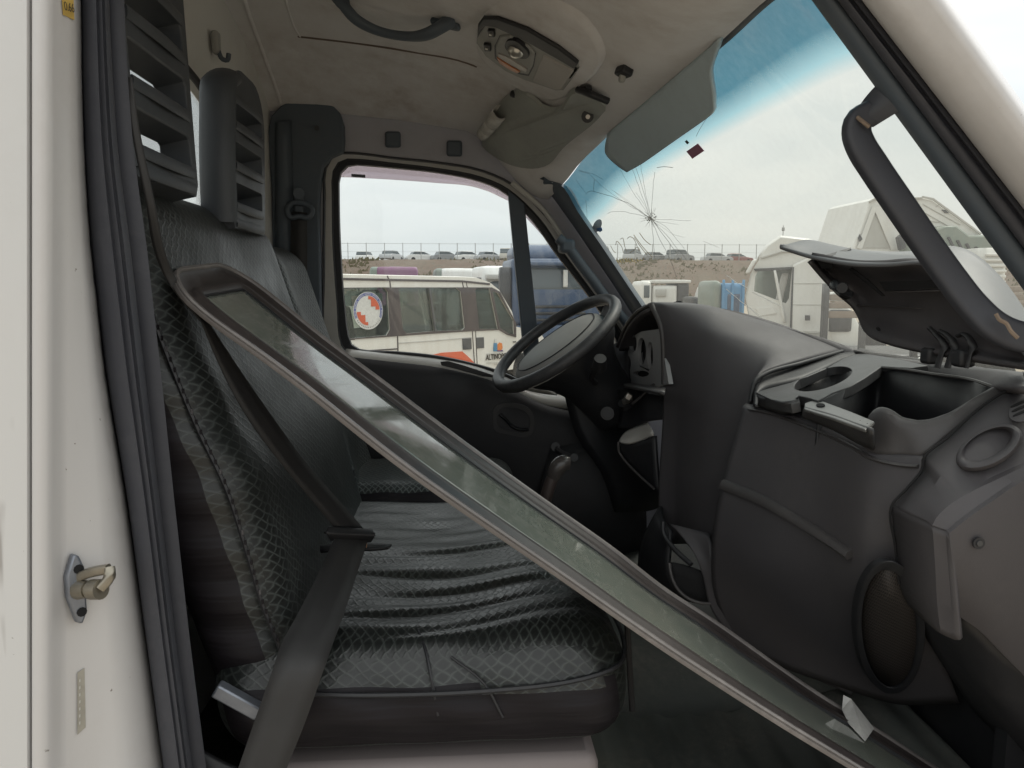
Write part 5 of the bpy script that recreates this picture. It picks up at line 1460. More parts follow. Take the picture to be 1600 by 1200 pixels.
# ================================================================== SEATS
bench = thing('passenger_bench_seat', 'dark patterned double passenger bench seat with tall slotted headrests, nearest the open door', 'seat', (0, 1.55, CAMZ - .95))
def gauss(d, w): return math.exp(-(d / w) ** 2)
creases = [(-.02, 1.215, .12, .004), (.02, 1.285, .07, .006), (-.05, 1.36, .10, .007), (.0, 1.455, .05, .006), (-.04, 1.57, .03, .007)]
def cushion_fn(p):
    x, y, z = p
    q = Vector(p)
    top = max(0.0, min(1.0, (z + .66) / .08))
    if top > 0:
        h = 0.0
        h += -.018 * gauss(x + .05, .16) * (gauss(y - 1.36, .16) + gauss(y - 1.78, .17))
        h += .012 * gauss(x - .14, .1) * (0.4 + .6 * gauss(y - 1.35, .3))
        for cx, cy_, sl, am in creases:
            yy = cy_ + sl * (x - cx) + .010 * math.sin(9 * x + cy_ * 20)
            env = gauss(x + .02 + .06 * math.sin(cy_ * 31), .20)
            d = y - yy
            h += am * env * (.75 * gauss(d - .026, .020) - .8 * gauss(d, .0085) + .35 * gauss(d + .020, .014))
        h += .0012 * math.sin(60 * y + 14 * x) * gauss(x + .1, .2) + .0007 * math.sin(97 * y - 20 * x)
        q.z += h * top
    if y < 1.3:
        q.x += -.01 * math.sin((z + .64) * 30) * gauss(y - 1.12, .05)
        q.y += -.014 * gauss(z + .66, .05) * gauss(y - 1.12, .03) + .003 * math.sin(x * 40 + 60 * z) * gauss(y - 1.12, .04)
    return W(*q)
cush = rbox('cushion', (-.40, 1.13, -.745), (.272, 2.03, -.548), .085, [M_seat, M_seats], bench, (70, 110, 16), fn=cushion_fn, side=1)
for f in cush.data.polygons:
    if f.material_index == 1 and f.center.y < 1.4 and f.center.z - CAMZ > -.618: f.material_index = 0
tube('piping', [W(-.30, 1.128, -.612), W(-.15, 1.118, -.617), W(.05, 1.116, -.615), W(.18, 1.125, -.607), W(.245, 1.15, -.600), W(.268, 1.2, -.60), W(.272, 1.5, -.605)], .004, M_blk, cush, 40, 6)
tube('piping', [W(-.04, 1.119, -.655), W(-.05, 1.128, -.60), W(-.06, 1.16, -.568), W(-.075, 1.21, -.556)], .0025, M_blk, cush, 20, 6)
tube('seam', [W(.06, 1.116, -.66), W(.03, 1.122, -.605), W(-.02, 1.15, -.575)], .002, M_blk, cush, 16, 6)
def back_fn(p):
    x, y, z = p
    q = Vector(p)
    f = max(0, min(1, (x + .36) / .06))
    q.x += f * (.018 * gauss(z + .30, .14) - .008 * gauss(z - .0, .2) * gauss(y - 1.58, .35))
    q.x += f * .0035 * math.sin(z * 42 + y * 6) * gauss(y - 1.2, .12)
    if y < 1.22:
        k_ = gauss(y - 1.14, .05)
        q.y += .004 * math.sin(z * 75 + x * 9) * k_ - .018 * gauss(z + .15, .25) * k_
    q.x -= .31 * (z + .48)
    return W(*q)
back = rbox('backrest', (-.45, 1.155, -.68), (-.285, 2.045, .175), .075, [M_seats, M_seats], bench, (16, 90, 80), fn=back_fn, side=1)
for f in back.data.polygons:        # the front face carries the patterned cloth
    if f.center.x + .31 * (f.center.z - CAMZ + .48) > -.338: f.material_index = 2
back.data.materials.append(M_seatb)
# stitched seam round the near front edge
bs = [back_fn(Vector((-.318, 1.168, z))) + Vector((.006, -.006, 0)) for z in (.10, .0, -.1, -.2, -.3, -.4, -.48, -.55, -.62)]
tube('piping', bs, .0035, M_blk, back, 40, 6)
for k_ in range(46):
    c = cat(bs, 47)[k_] + Vector((.004, -.003, 0))
    box('stitch', c, (.003, .002, .007), M_seats if k_ % 6 else M_dash, back, 0)
# headrests: thick slotted moulding
def headrest(nm, y0, y1, z0, z1, x1, th, nslots, zs, sh, lean):
    rr = min(.10, (y1 - y0) * .42)
    out = [(y0 + .02, z0), (y1 - .012, z0), (y1, z0 + .02), (y1, z1 - rr)]
    for k_ in range(1, 7):
        a = R(90 * k_ / 6); out.append((y1 - rr + rr * math.cos(a), z1 - rr + rr * math.sin(a)))
    for k_ in range(0, 7):
        a = R(90 + 90 * k_ / 6); out.append((y0 + rr * .8 + rr * .8 * math.cos(a), z1 - rr + rr * math.sin(a)))
    out += [(y0, z0 + .03)]
    holes_ = []
    for z in zs:
        a0, a1, r_ = y0 + .022, y1 - .026, .012
        h_ = []
        for (cy_, cz, s0) in ((a0 + r_, z + r_, 180), (a1 - r_, z + r_, 270), (a1 - r_, z + sh - r_, 0), (a0 + r_, z + sh - r_, 90)):
            for q_ in range(3):
                a = R(s0 + 45 * q_); h_.append((cy_ + r_ * math.cos(a), cz + r_ * math.sin(a)))
        holes_.append(h_)
    pt_ = lambda y, z: W(x1 - lean * (z - z0) + .03 * math.sin(math.pi * (y - y0) / (y1 - y0)), y, z)
    flat_ = lambda y, z: W(x1 - lean * (z - z0), y, z)
    dv = Vector((-th, 0, -.012))
    o = plate(nm, [flat_(y, z) for y, z in out], [[flat_(y, z) for y, z in h] for h in holes_], dv, M_head, bench, .02)
    # raised louvre lip under every slot, lower shelf
    for z in [q - .004 for q in zs] + [zs[-1] + sh + .004] + ([z0 + .012]):
        tube('louvre_lip', [flat_(y0 + .03, z) + Vector((.0, 0, 0)), flat_((y0 + y1) / 2, z) + Vector((.008, 0, -.004)), flat_(y1 - .02, z)], (.003, .010), M_head, o, 14, 10)
    cx_ = lambda z: x1 - lean * (z - z0) - th / 2
    tube('headrest_bolster', [W(cx_(z), y, z) for y, z in ((y0 + .014, z0 + .012), (y0 + .007, z0 * .6 + z1 * .4), (y0 + .012, z1 - rr * 1.1), (y0 + rr * .22, z1 - rr * .42), (y0 + rr * .6, z1 - .020))], (.021, th / 2 + .007), M_head, o, 30, 16, up=(1, 0, 0))
    for k_ in (.3, .7):
        yy = y0 + (y1 - y0) * k_
        cyl('headrest_rod', W(x1 - .04, yy, z0 - .12), W(x1 - .05, yy, z0 + .02), .006, M_metal, o, 10)
    return o
headrest('headrest', 1.145, 1.43, .160, .60, -.462, .052, 3, (.203, .298, .393), .056, .03)
headrest('headrest', 1.645, 1.915, .125, .455, -.468, .060, 3, (.175, .258, .34), .045, -.03)
# seat base
box('seat_base', W(-.06, 1.58, -.875), (.56, .86, .24), M_base, bench, .02)
lv = box('recliner_bracket', P(372, 1094, 1.115), (.075, .02, .022), M_strk, bench, .003, Euler((0, R(33), R(0))))
loft('base_cover', [[W(-.42, 1.12, -.69), W(-.36, 1.11, -.72), W(-.30, 1.115, -.75)], [W(-.44, 1.12, -.78), W(-.34, 1.11, -.80), W(-.28, 1.12, -.82)], [W(-.40, 1.15, -.90), W(-.34, 1.14, -.92), W(-.28, 1.15, -.92)]], M_blk, bench, 8, 8, .01)
rod = cyl('slide_rail', P(980, 975, 1.36), P(988, 1110, 1.36), .006, M_blk2, bench, 8)

dseat = thing('bucket_seat', 'dark patterned single driver seat beyond the bench, beside the far door', 'seat', (0, 2.35, CAMZ - .95))
def dback(p):
    q = Vector(p); q.x -= .31 * (p[2] + .48) + .03; q.x -= .02 * gauss(p[1] - 2.36, .12); return W(*q)
db = rbox('backrest', (-.44, 2.13, -.66), (-.29, 2.58, .13), .075, [M_seatd, M_seats], dseat, (10, 40, 50), fn=dback, side=1)
def dcush(p):
    q = Vector(p); q.z += -.012 * gauss(p[0], .15) * gauss(p[1] - 2.36, .12) + .002 * math.sin(50 * p[0]) ; return W(*q)
rbox('cushion', (-.40, 2.13, -.74), (.17, 2.575, -.555), .08, [M_seatd, M_seats], dseat, (40, 40, 14), fn=dcush, side=1)
box('seat_base', W(-.1, 2.36, -.87), (.5, .4, .24), M_blk, dseat, .02)
box('buckle_stalk', P(540, 752, 2.09), (.05, .03, .08), M_blk2, dseat, .01)

# ---- belts
belt = thing('seat_belt', 'black seat belt hanging from the near pillar across the bench, with its buckle tongue', 'seat belt', tuple(P(545, 832, 1.37)))
loft('lap_webbing', [PL([(524, 838, 1.365), (500, 890, 1.29), (462, 965, 1.165), (440, 1005, 1.11), (428, 1040, 1.08), (400, 1120, 1.06), (362, 1230, 1.04)]),
                     PL([(577, 838, 1.40), (560, 890, 1.32), (535, 965, 1.185), (520, 1005, 1.125), (508, 1040, 1.09), (480, 1120, 1.068), (436, 1230, 1.048)])], M_web2, belt, 4, 50, .0018)
loft('shoulder_webbing', [PL([(314, 500, 1.20), (345, 575, 1.235), (385, 650, 1.26), (440, 725, 1.30), (490, 785, 1.34), (524, 826, 1.37)]),
                          PL([(324, 500, 1.215), (370, 570, 1.26), (425, 650, 1.295), (480, 725, 1.34), (537, 790, 1.385), (568, 826, 1.41)])], M_web, belt, 4, 50, .0018)
loft('upper_webbing', [PL([(195, 120, 1.10), (205, 200, 1.10), (228, 320, 1.12), (240, 390, 1.15), (262, 440, 1.18), (314, 502, 1.20)]),
                       PL([(206, 120, 1.10), (218, 200, 1.105), (243, 320, 1.125), (257, 390, 1.155), (278, 440, 1.19), (324, 502, 1.215)])], M_web2, belt, 4, 40, .0018)
tg = loft('belt_tongue', [PL([(513, 822, 1.36), (545, 824, 1.38), (582, 826, 1.40)]), PL([(510, 832, 1.345), (545, 834, 1.365), (586, 836, 1.385)]), PL([(516, 845, 1.36), (548, 848, 1.38), (580, 848, 1.40)])], M_blk2, belt, 8, 12, .012, bevel=.004)
plate('tongue_blade', [P(568, 842, 1.40), P(574, 846, 1.40), P(573, 856, 1.40), P(566, 854, 1.40)], [], (0, .002, 0), flat('copper_blade', (.5, .3, .2), .3, .8), tg)
sl_ = loft('seat_slot_cover', [PL([(500, 852, 1.45), (540, 848, 1.44), (580, 848, 1.44), (612, 850, 1.44)]), PL([(500, 860, 1.43), (540, 857, 1.42), (580, 857, 1.42), (606, 855, 1.43)])], M_blk, bench, 4, 12, .006)

fb2 = thing('driver_seat_belt', 'dark driver seat belt hanging from its loop on the far door pillar', 'seat belt', tuple(P(466, 330, 2.58)))
an = cyl('anchor_bolt', P(467, 302, 2.605), P(467, 302, 2.585), .018, M_navy, fb2, 16)
box('anchor_arm', P(467, 315, 2.597), (.03, .012, .075), M_navy, fb2, .005)
tube('belt_loop', at([(450, 325), (456, 318), (467, 317), (480, 320), (487, 326), (486, 336), (479, 340), (467, 338), (455, 340), (450, 334)], 2.585), .009, M_navy, fb2, 40, 8, closed=True, up=(0, 1, 0))
loft('webbing', [at([(455, 330), (453, 420), (452, 560), (452, 700)], 2.59), at([(480, 332), (480, 420), (480, 560), (480, 700)], 2.59)], M_web2, fb2, 3, 20, .002)

# ================================================================== LOOSE FRAMED PANE LEANING ACROSS THE SEAT
pane = thing('loose_window_pane', 'long framed window pane taken out and leant from the backrest down to the floor across the bench', 'window pane', tuple(P(800, 860, 1.2)))
LPX = [(243, 428), (310, 494), (400, 558), (480, 618), (615, 726), (750, 821), (870, 903), (960, 966), (1040, 1021), (1140, 1086), (1225, 1140), (1319, 1197), (1420, 1258), (1540, 1330)]
UPX = [(352, 414), (425, 470), (505, 535), (585, 594), (715, 692), (845, 786), (955, 863), (1035, 926), (1110, 974), (1200, 1038), (1275, 1090), (1365, 1145), (1465, 1210), (1585, 1285)]
NP = len(LPX)
Lc = cati([P(u, v, 1.175 - .19 * k / (NP - 1)) for k, (u, v) in enumerate(LPX)], 241)
Uc = cati([P(u, v, 1.51 - .21 * k / (NP - 1)) for k, (u, v) in enumerate(UPX)], 241)
for _ in range(30):            # even out the small kinks of the traced edge
    Lc = [Lc[0]] + [(Lc[k - 1] + Lc[k] * 2 + Lc[k + 1]) / 4 for k in range(1, 240)] + [Lc[-1]]
    Uc = [Uc[0]] + [(Uc[k - 1] + Uc[k] * 2 + Uc[k + 1]) / 4 for k in range(1, 240)] + [Uc[-1]]
PLen = sum((Lc[k + 1] - Lc[k]).length for k in range(240)); PWid = (Uc[60] - Lc[60]).length
def Q(a, b, h=0.0):
    t = min(max(a / PLen, 0), 1) * 240; k = min(int(t), 239); t -= k
    l_ = Lc[k].lerp(Lc[k + 1], t); u_ = Uc[k].lerp(Uc[k + 1], t)
    nn = (Lc[k + 1] - Lc[k]).cross(u_ - l_).normalized()
    if nn.dot(EYE - l_) < 0: nn = -nn
    return l_.lerp(u_, b / PWid) + nn * (h + .011)
def ploop(d, r0=.085, kc=7, kl=60):
    a0, a1, b0, b1 = d, PLen - d, d, PWid - d
    r = max(min(r0 - d, (b1 - b0) / 2 - 1e-4), .002); pts = []
    cs = ((a0 + r, b0 + r, 180), (a1 - r, b0 + r, 270), (a1 - r, b1 - r, 0), (a0 + r, b1 - r, 90))
    for c in range(4):
        ca, cb, s0 = cs[c]
        for i in range(kc + 1):
            a = R(s0 + 90 * i / kc); pts.append((ca + r * math.cos(a), cb + r * math.sin(a)))
        na, nb_, s1_ = cs[(c + 1) % 4]
        p, q = pts[-1], (na + r * math.cos(R(s1_)), nb_ + r * math.sin(R(s1_)))
        m_ = kl if c in (0, 2) else 6
        for i in range(1, m_): pts.append((p[0] + (q[0] - p[0]) * i / m_, p[1] + (q[1] - p[1]) * i / m_))
    return pts
def pring(nm, prof, mat, close=False):
    loops = [[Q(a, b, h) for a, b in ploop(d)] for d, h in prof]
    k = len(loops[0]); vs = [p for l_ in loops for p in l_]
    fs = [(i * k + j, i * k + (j + 1) % k, (i + 1) * k + (j + 1) % k, (i + 1) * k + j) for i in range(len(prof) - 1) for j in range(k)]
    o = mk(nm, vs, fs, mat, pane, ang=50)
    bm = bmesh.new(); bm.from_mesh(o.data); bmesh.ops.recalc_face_normals(bm, faces=bm.faces)
    o.data.update(); bm.to_mesh(o.data); bm.free(); finish(o.data, True, 50)
    return o
pring('outer_frame', [(.010, -.011), (.001, -.011), (0, -.009), (0, -.005), (.002, -.004), (.002, -.003), (0, -.002), (.002, .001), (.007, .001), (.010, -.002), (.010, -.010), (.010, -.011)], M_alu)
pring('inner_frame', [(.0102, -.013), (.0102, -.004), (.016, -.009), (.046, -.010), (.052, -.004), (.066, -.003), (.071, -.006), (.071, -.014), (.0102, -.013)], M_rimd)
pring('glass_edge_line', [(.0712, -.014), (.0712, -.006), (.0755, -.006), (.0755, -.014)], M_rubk)
def pane_glass():
    m, n, l, p, o = newmat('greenish_pane_glass')
    v = noise(n, l, 4, 6, .7); v2 = noise(n, l, 40, 4, .7)
    c = mixc(n, l, mrange(n, l, v, .3, .7), (0.125, 0.145, 0.125), (0.18, 0.185, 0.155))
    l.new(mixc(n, l, mrange(n, l, v2, .5, .8, 0, .5), c, (0.27, 0.26, 0.23)), p.inputs['Base Color'])
    st_ = noise(n, l, 9, 4, .7, stretch=(.6, 1, 5), dist=.8)
    src = p.inputs['Base Color'].links[0].from_socket
    l.new(mixc(n, l, mrange(n, l, st_, .55, .75, 0, .45), src, (0.33, 0.33, 0.30)), p.inputs['Base Color'])
    l.new(mrange(n, l, st_, .4, .75, .03, .22), p.inputs['Roughness'])
    p.inputs['IOR'].default_value = 1.5
    p.inputs['Coat Weight'].default_value = .3
    return m
ga, gb_ = [.073 + (PLen - .146) * k / 120 for k in range(121)], [.073 + (PWid - .146) * k / 10 for k in range(11)]
vs = [Q(a, b, -.0085) for a in ga for b in gb_]
fs = [(i * 11 + j, i * 11 + j + 1, (i + 1) * 11 + j + 1, (i + 1) * 11 + j) for i in range(120) for j in range(10)]
mk('glass_pane', vs, fs, pane_glass(), pane, toward=EYE, solid=.004, ang=0)
def pfind(u, v):
    best = None
    r = ray(u, v).normalized()
    for k_ in range(0, 240, 2):
        for f in range(0, 21):
            p = Lc[k_].lerp(Uc[k_], f / 20); d_ = (p - EYE); e = (d_ - r * d_.dot(r)).length / d_.length
            if best is None or e < best[0]: best = (e, d_.length)
    return EYE + r * (best[1] - .03)
tgp = mk('paper_tag', [pfind(1318, 1086), pfind(1330, 1092), pfind(1366, 1138), pfind(1352, 1158), pfind(1326, 1130), pfind(1316, 1108)], [(0, 1, 2, 3, 4, 5)], M_paper, pane, smooth=False, toward=EYE, solid=.0008)

# ================================================================== DASHBOARD
dash = thing('dashboard', 'dark grey dashboard with open storage tray, instrument hood and speaker under the cracked windscreen', 'dashboard', (.8, 1.7, CAMZ - .9))
cA = PL([(1012, 474, 2.06), (1022, 486, 2.02), (1033, 520, 2.0), (1036, 560, 2.0), (1036, 610, 2.0), (1035, 660, 2.0), (1032, 710, 2.0), (1029, 760, 2.0), (1030, 850, 2.0)])
cB = PL([(1020, 472, 2.05), (1040, 478, 2.0), (1052, 520, 1.965), (1056, 560, 1.955), (1058, 610, 1.95), (1058, 660, 1.95), (1056, 710, 1.95), (1054, 760, 1.95), (1056, 850, 1.96)])
cC = PL([(1100, 476, 2.02), (1108, 482, 1.96), (1112, 520, 1.88), (1112, 560, 1.85), (1110, 610, 1.83), (1106, 660, 1.82), (1100, 710, 1.82), (1092, 760, 1.82), (1085, 850, 1.83)])
cD = PL([(1215, 508, 1.95), (1216, 514, 1.90), (1205, 540, 1.80), (1190, 568, 1.755), (1172, 610, 1.73), (1160, 660, 1.72), (1146, 710, 1.72), (1134, 760, 1.72), (1125, 850, 1.73)])
cE = PL([(1316, 546, 1.87), (1308, 549, 1.83), (1250, 563, 1.75), (1186, 583, 1.69), (1172, 610, 1.67), (1164, 640, 1.66), (1152, 700, 1.66), (1140, 760, 1.66), (1128, 850, 1.67)])
loft('centre_cowl', [cA, cB, cC, cD, cE], M_dash, dash, 37, 49, .012, idx=True)
# top shelf behind the cowl reaching the glass
loft('dash_top', [PL([(1006, 476, 2.5), (1060, 474, 2.1), (1140, 484, 2.0), (1225, 508, 1.95), (1322, 546, 1.87), (1430, 566, 1.6), (1600, 592, 1.22)]), [W(.70, 2.55, -.13), W(.88, 2.2, -.19), W(.96, 1.95, -.205), W(.975, 1.8, -.21), W(.975, 1.6, -.20), W(.95, 1.4, -.19), W(.86, 1.1, -.16)]], M_dash, dash, 6, 30, .012, toward=(0.5, 1.8, 6))
# seam bead along the cowl's foot
tube('cowl_seam', PL([(1316, 549, 1.845), (1250, 568, 1.74), (1192, 586, 1.68), (1178, 598, 1.665), (1172, 628, 1.65)]), .005, M_blk, dash, 30, 8)
# instrument hood
hoodA = PL([(1018, 476, 2.03), (1000, 485, 2.16), (985, 500, 2.28), (974, 520, 2.38), (966, 542, 2.44)])
hoodB = [p + Vector((.16, 0, -.004)) for p in hoodA]
loft('instrument_hood', [hoodA, [a.lerp(b, .5) for a, b in zip(hoodA, hoodB)], hoodB], M_dash, dash, 8, 20, .016, toward=(0, 2.2, 8))
tube('hood_lip', hoodA, (.008, .006), M_dashl, dash, 24, 8)
tube('hood_lip', PL([(1018, 476, 2.03), (1033, 512, 2.0), (1037, 560, 1.995), (1037, 600, 1.995)]), (.007, .007), M_dashl, dash, 24, 8)
plate('cluster_back', [P(955, 500, x=.66), P(1060, 470, x=.66), P(1060, 640, x=.66), P(955, 640, x=.66)], [], (.01, 0, 0), M_blk, dash)
xg = .535
gf = [P(u, v, x=xg) for u, v in ((968, 588), (972, 556), (984, 530), (1002, 518), (1030, 514), (1045, 600), (1018, 606), (990, 600))]
def gell(cu, cv, ru, rv, n=20): return [P(cu + ru * math.cos(a), cv + rv * math.sin(a), x=xg) for a in [2 * math.pi * i / n for i in range(n)]]
GE = [(989, 537, 5.5, 14), (1002.5, 549, 6.8, 21), (1015.5, 556, 4.8, 22), (980.5, 568, 5.2, 12.5), (1001, 584, 13, 5)]
gfc = plate('gauge_panel', gf, [gell(*e) for e in GE], (.012, 0, 0), plastic('gauge_trim', (.30, .30, .30), .5, .3, .1), dash, .002)
for e in GE:
    plate('gauge_face', [p + Vector((.02, 0, 0)) for p in gell(e[0], e[1], e[2] + 1, e[3] + 1)], [], (.004, 0, 0), M_black, gfc)
loft('cluster_shelf', [[P(u, v, x=.52) for u, v in ((973, 597), (1000, 600), (1040, 606))], [P(u, v, x=.47) for u, v in ((976, 602), (1000, 606), (1038, 613))]], M_dashl, dash, 4, 8, .008)
# switch column, key, coin tray, lower panel beside the steering column
loft('switch_panel', [PL([(965, 610, 2.3), (990, 606, 2.22), (1016, 612, 2.12), (1040, 620, 2.02)]), PL([(968, 640, 2.25), (985, 640, 2.2), (1010, 632, 2.1), (1040, 640, 2.02)]), PL([(965, 668, 2.22), (985, 668, 2.16), (1010, 658, 2.08), (1040, 655, 2.02)])], M_blk, dash, 10, 12, .01)
loft('fascia_edge', [PL([(985, 630, 2.15), (1000, 618, 2.13), (1013, 604, 2.11), (1019, 600, 2.08)]), PL([(988, 633, 2.145), (1003, 620, 2.125), (1016, 607, 2.105), (1021, 603, 2.075)])], M_dashl, dash, 3, 12, .006)
ky = cyl('ignition_key', P(976, 628, 2.17), P(985, 622, 2.15), .010, M_metal, dash, 12)
box('key_bow', P(982, 620, 2.14), (.02, .012, .022), M_metal, ky, .004, Euler((0, R(30), 0)))
cyl('ignition_lock', P(979, 634, 2.18), P(976, 628, 2.172), .02, M_blk2, ky, 16)
loft('coin_tray_lip', [PL([(967, 688, 2.17), (975, 676, 2.18), (990, 668, 2.15), (1012, 660, 2.09)]), PL([(969, 691, 2.155), (978, 692, 2.13), (996, 689, 2.10), (1020, 678, 2.03)]), PL([(971, 693, 2.16), (980, 695, 2.14), (998, 692, 2.11), (1021, 682, 2.04)])], M_frame, dash, 8, 14, .005)
loft('lower_fascia', [PL([(966, 690, 2.19), (985, 694, 2.13), (1022, 681, 2.03)]), PL([(967, 708, 2.19), (990, 722, 2.12), (1024, 720, 2.02)]), PL([(975, 722, 2.2), (1000, 748, 2.12), (1028, 770, 2.01)])], M_blk, dash, 10, 10, .01)
tube('fascia_bead', PL([(966, 690, 2.17), (967, 705, 2.165), (975, 718, 2.15), (998, 742, 2.09), (1022, 764, 2.02)]), .0035, M_dashl, dash, 24, 6)
loft('driver_knee_panel', [PL([(880, 610, 2.52), (930, 560, 2.50), (985, 520, 2.46)]), PL([(900, 680, 2.5), (945, 670, 2.46), (985, 660, 2.3)]), PL([(940, 740, 2.45), (970, 740, 2.4), (1010, 720, 2.2)]), PL([(960, 800, 2.45), (1000, 800, 2.4), (1040, 790, 2.2)])], M_blk, dash, 10, 10, .01)

# ---- open storage tray
tp = Plane(P(1185, 612, 1.62), P(1340, 556, 1.78), P(1560, 602, 1.22))
def T(u, v, off=0.0): return tp.at(u, v, off)
dn = -tp.n
loft('tray_back_wall', [PL([(1176, 632, 1.652), (1178, 606, 1.668), (1191, 589, 1.69), (1250, 570, 1.752), (1312, 552, 1.828), (1345, 548, 1.825)]), [T(u, v, -.004) for u, v in ((1179, 633), (1183, 614), (1198, 607), (1258, 591), (1322, 560), (1347, 553))]], M_blk, dash, 4, 41, .006, idx=True)
cup = [(1286 + 45 * math.cos(a) * .985 - 8 * math.sin(a), 592 - 9 * math.cos(a) * 1.0 + 17.5 * math.sin(a)) for a in [2 * math.pi * i / 32 for i in range(32)]]
plat = [(1181, 613), (1200, 607), (1235, 598), (1262, 588), (1290, 576), (1318, 560), (1338, 553), (1352, 552), (1400, 560), (1450, 571), (1425, 575), (1378, 572), (1352, 590), (1330, 603), (1300, 614), (1286, 622), (1278, 626), (1262, 621), (1248, 618), (1242, 622), (1250, 628), (1236, 631), (1205, 624)]
tr = plate('tray_platform', [T(u, v) for u, v in plat], [[T(u, v) for u, v in cup]], dn * .02, M_tray, dash, .003)
cw = [T(u, v, -.002) for u, v in cup]; cb_ = shrink(cw, .86, -.085)
vs = cw + cb_; k = len(cw)
fs = [(i, (i + 1) % k, k + (i + 1) % k, k + i) for i in range(k)] + [tuple(range(k, 2 * k))]
mk('cup_well', vs, fs, M_tray, tr, toward=P(1286, 560, 1.5), solid=.002)
loft('platform_front', [[T(u, v, -.001) for u, v in ((1181, 613), (1205, 624), (1235, 631), (1250, 627))], PL([(1178, 631, 1.60), (1203, 641, 1.55), (1232, 648, 1.50), (1250, 640, 1.49)])], M_tray, dash, 4, 16, .006)
plate('sensor_socket', PL([(1224, 587, 1.705), (1236, 584, 1.715), (1238, 592, 1.705), (1226, 595, 1.695)]), [], (0, -.004, .002), M_black, tr)
plate('sensor_bezel', PL([(1206, 600, 1.682), (1214, 590, 1.692), (1228, 583, 1.707), (1242, 581, 1.720), (1254, 588, 1.715), (1240, 594, 1.705)]), [], (0, .003, -.001), M_tray, tr)
shelf = [(1257, 630), (1272, 625), (1284, 626), (1330, 643), (1366, 658), (1360, 664), (1352, 671), (1300, 652), (1256, 639)]
sh = plate('latch_shelf', [T(u, v, -.004) for u, v in shelf], [], dn * .006, plastic('shelf_plastic', (.14, .14, .135), .3, .8, .2, (.3, .29, .27)), dash, .003)
plate('latch_hole', [T(1282 + 7 * math.cos(a), 632.5 + 2.6 * math.sin(a), -.002) for a in [2 * math.pi * i / 14 for i in range(14)]], [], dn * .002, M_black, sh)
loft('shelf_front', [[T(u, v, -.006) for u, v in ((1255, 639), (1300, 652), (1352, 671), (1362, 674))], PL([(1252, 652, 1.44), (1300, 672, 1.37), (1350, 699, 1.285), (1364, 705, 1.265)])], M_tray, dash, 4, 16, .006)
lip_t = PL([(1352, 672, 1.292), (1362, 650, 1.292), (1374, 643, 1.275), (1388, 647, 1.255), (1408, 659, 1.235), (1440, 664, 1.215), (1480, 653, 1.20), (1530, 624, 1.205), (1568, 604, 1.215), (1608, 594, 1.215)])
lip_b = PL([(1350, 699, 1.285), (1362, 706, 1.265), (1376, 711, 1.25), (1392, 713, 1.235), (1412, 714, 1.22), (1440, 713, 1.195), (1478, 684, 1.19), (1530, 640, 1.195), (1568, 616, 1.205), (1608, 600, 1.21)])
lip_i = [p + Vector((.015, .02, .0)) for p in lip_t]
lip_d = [p + Vector((.015, .02, -.14)) for p in lip_t]
loft('tray_front_lip', [lip_b, [a.lerp(b, .5) for a, b in zip(lip_b, lip_t)], [a.lerp(b, .93) for a, b in zip(lip_b, lip_t)], lip_t, [p + Vector((.008, .010, .002)) for p in lip_t], lip_i, [p + Vector((0, 0, -.02)) for p in lip_i], lip_d], M_dashl, dash, 24, 40, .004, toward=P(1420, 300, .9))
bk_t = [T(u, v, -.003) for u, v in ((1284, 627), (1330, 604), (1376, 574), (1400, 576), (1424, 579), (1460, 585), (1510, 592), (1556, 606), (1604, 598))]
loft('tray_bin_wall', [bk_t, [p + Vector((-.004, 0, -.09)) for p in bk_t], [p + Vector((-.01, 0, -.17)) for p in bk_t]], M_blk, dash, 8, 60, .006, linear=True)
tube('bin_edge', bk_t[2:8], .0035, M_dashl, dash, 40, 6)
plate('tray_bin_floor', [W(.80, 1.24, -.34), W(.98, 1.24, -.34), W(.98, 1.62, -.35), W(.80, 1.62, -.35)], [], (0, 0, -.01), M_blk, dash)
loft('dash_rear_ledge', [[T(u, v, -.006) for u, v in ((1352, 552), (1400, 560), (1450, 571), (1510, 584), (1560, 596), (1610, 592))], PL([(1340, 548, 1.84), (1400, 556, 1.7), (1450, 563, 1.58), (1510, 572, 1.42), (1560, 580, 1.3), (1615, 586, 1.2)])], M_tray, dash, 4, 24, .008)
tube('ledge_bead', PL([(1335, 549, 1.83), (1400, 557, 1.69), (1450, 565, 1.57), (1520, 575, 1.4), (1570, 583, 1.28), (1615, 590, 1.2)]), .004, M_dashl, dash, 30, 6)

# ---- front of the dash below the tray
F0 = [(1166, 630, 1.655), (1160, 636, 1.635), (1158, 650, 1.625), (1140, 710, 1.62), (1120, 790, 1.62), (1112, 850, 1.63), (1114, 920, 1.66), (1140, 1000, 1.68)]
F1 = [(1236, 641, 1.55), (1230, 648, 1.515), (1228, 662, 1.505), (1215, 730, 1.49), (1200, 800, 1.49), (1190, 880, 1.5), (1195, 950, 1.54), (1215, 1040, 1.60)]
F2 = [(1304, 664, 1.41), (1300, 672, 1.385), (1298, 688, 1.375), (1292, 750, 1.36), (1285, 830, 1.36), (1280, 900, 1.38), (1285, 980, 1.43), (1300, 1070, 1.50)]
F3 = [(1366, 698, 1.29), (1364, 707, 1.262), (1362, 722, 1.252), (1355, 780, 1.24), (1350, 840, 1.24), (1355, 920, 1.26), (1375, 1000, 1.33), (1400, 1100, 1.42)]
F4 = [(1446, 706, 1.21), (1444, 716, 1.18), (1442, 732, 1.172), (1402, 790, 1.19), (1403, 850, 1.195), (1412, 915, 1.215), (1455, 990, 1.28), (1500, 1100, 1.36)]
loft('glovebox_panel', [PL(F0), PL(F1), PL(F2), PL(F3), PL(F4)], M_dash, dash, 37, 50, .01, idx=True)
gb = bpy.data.objects['glovebox_panel'].data
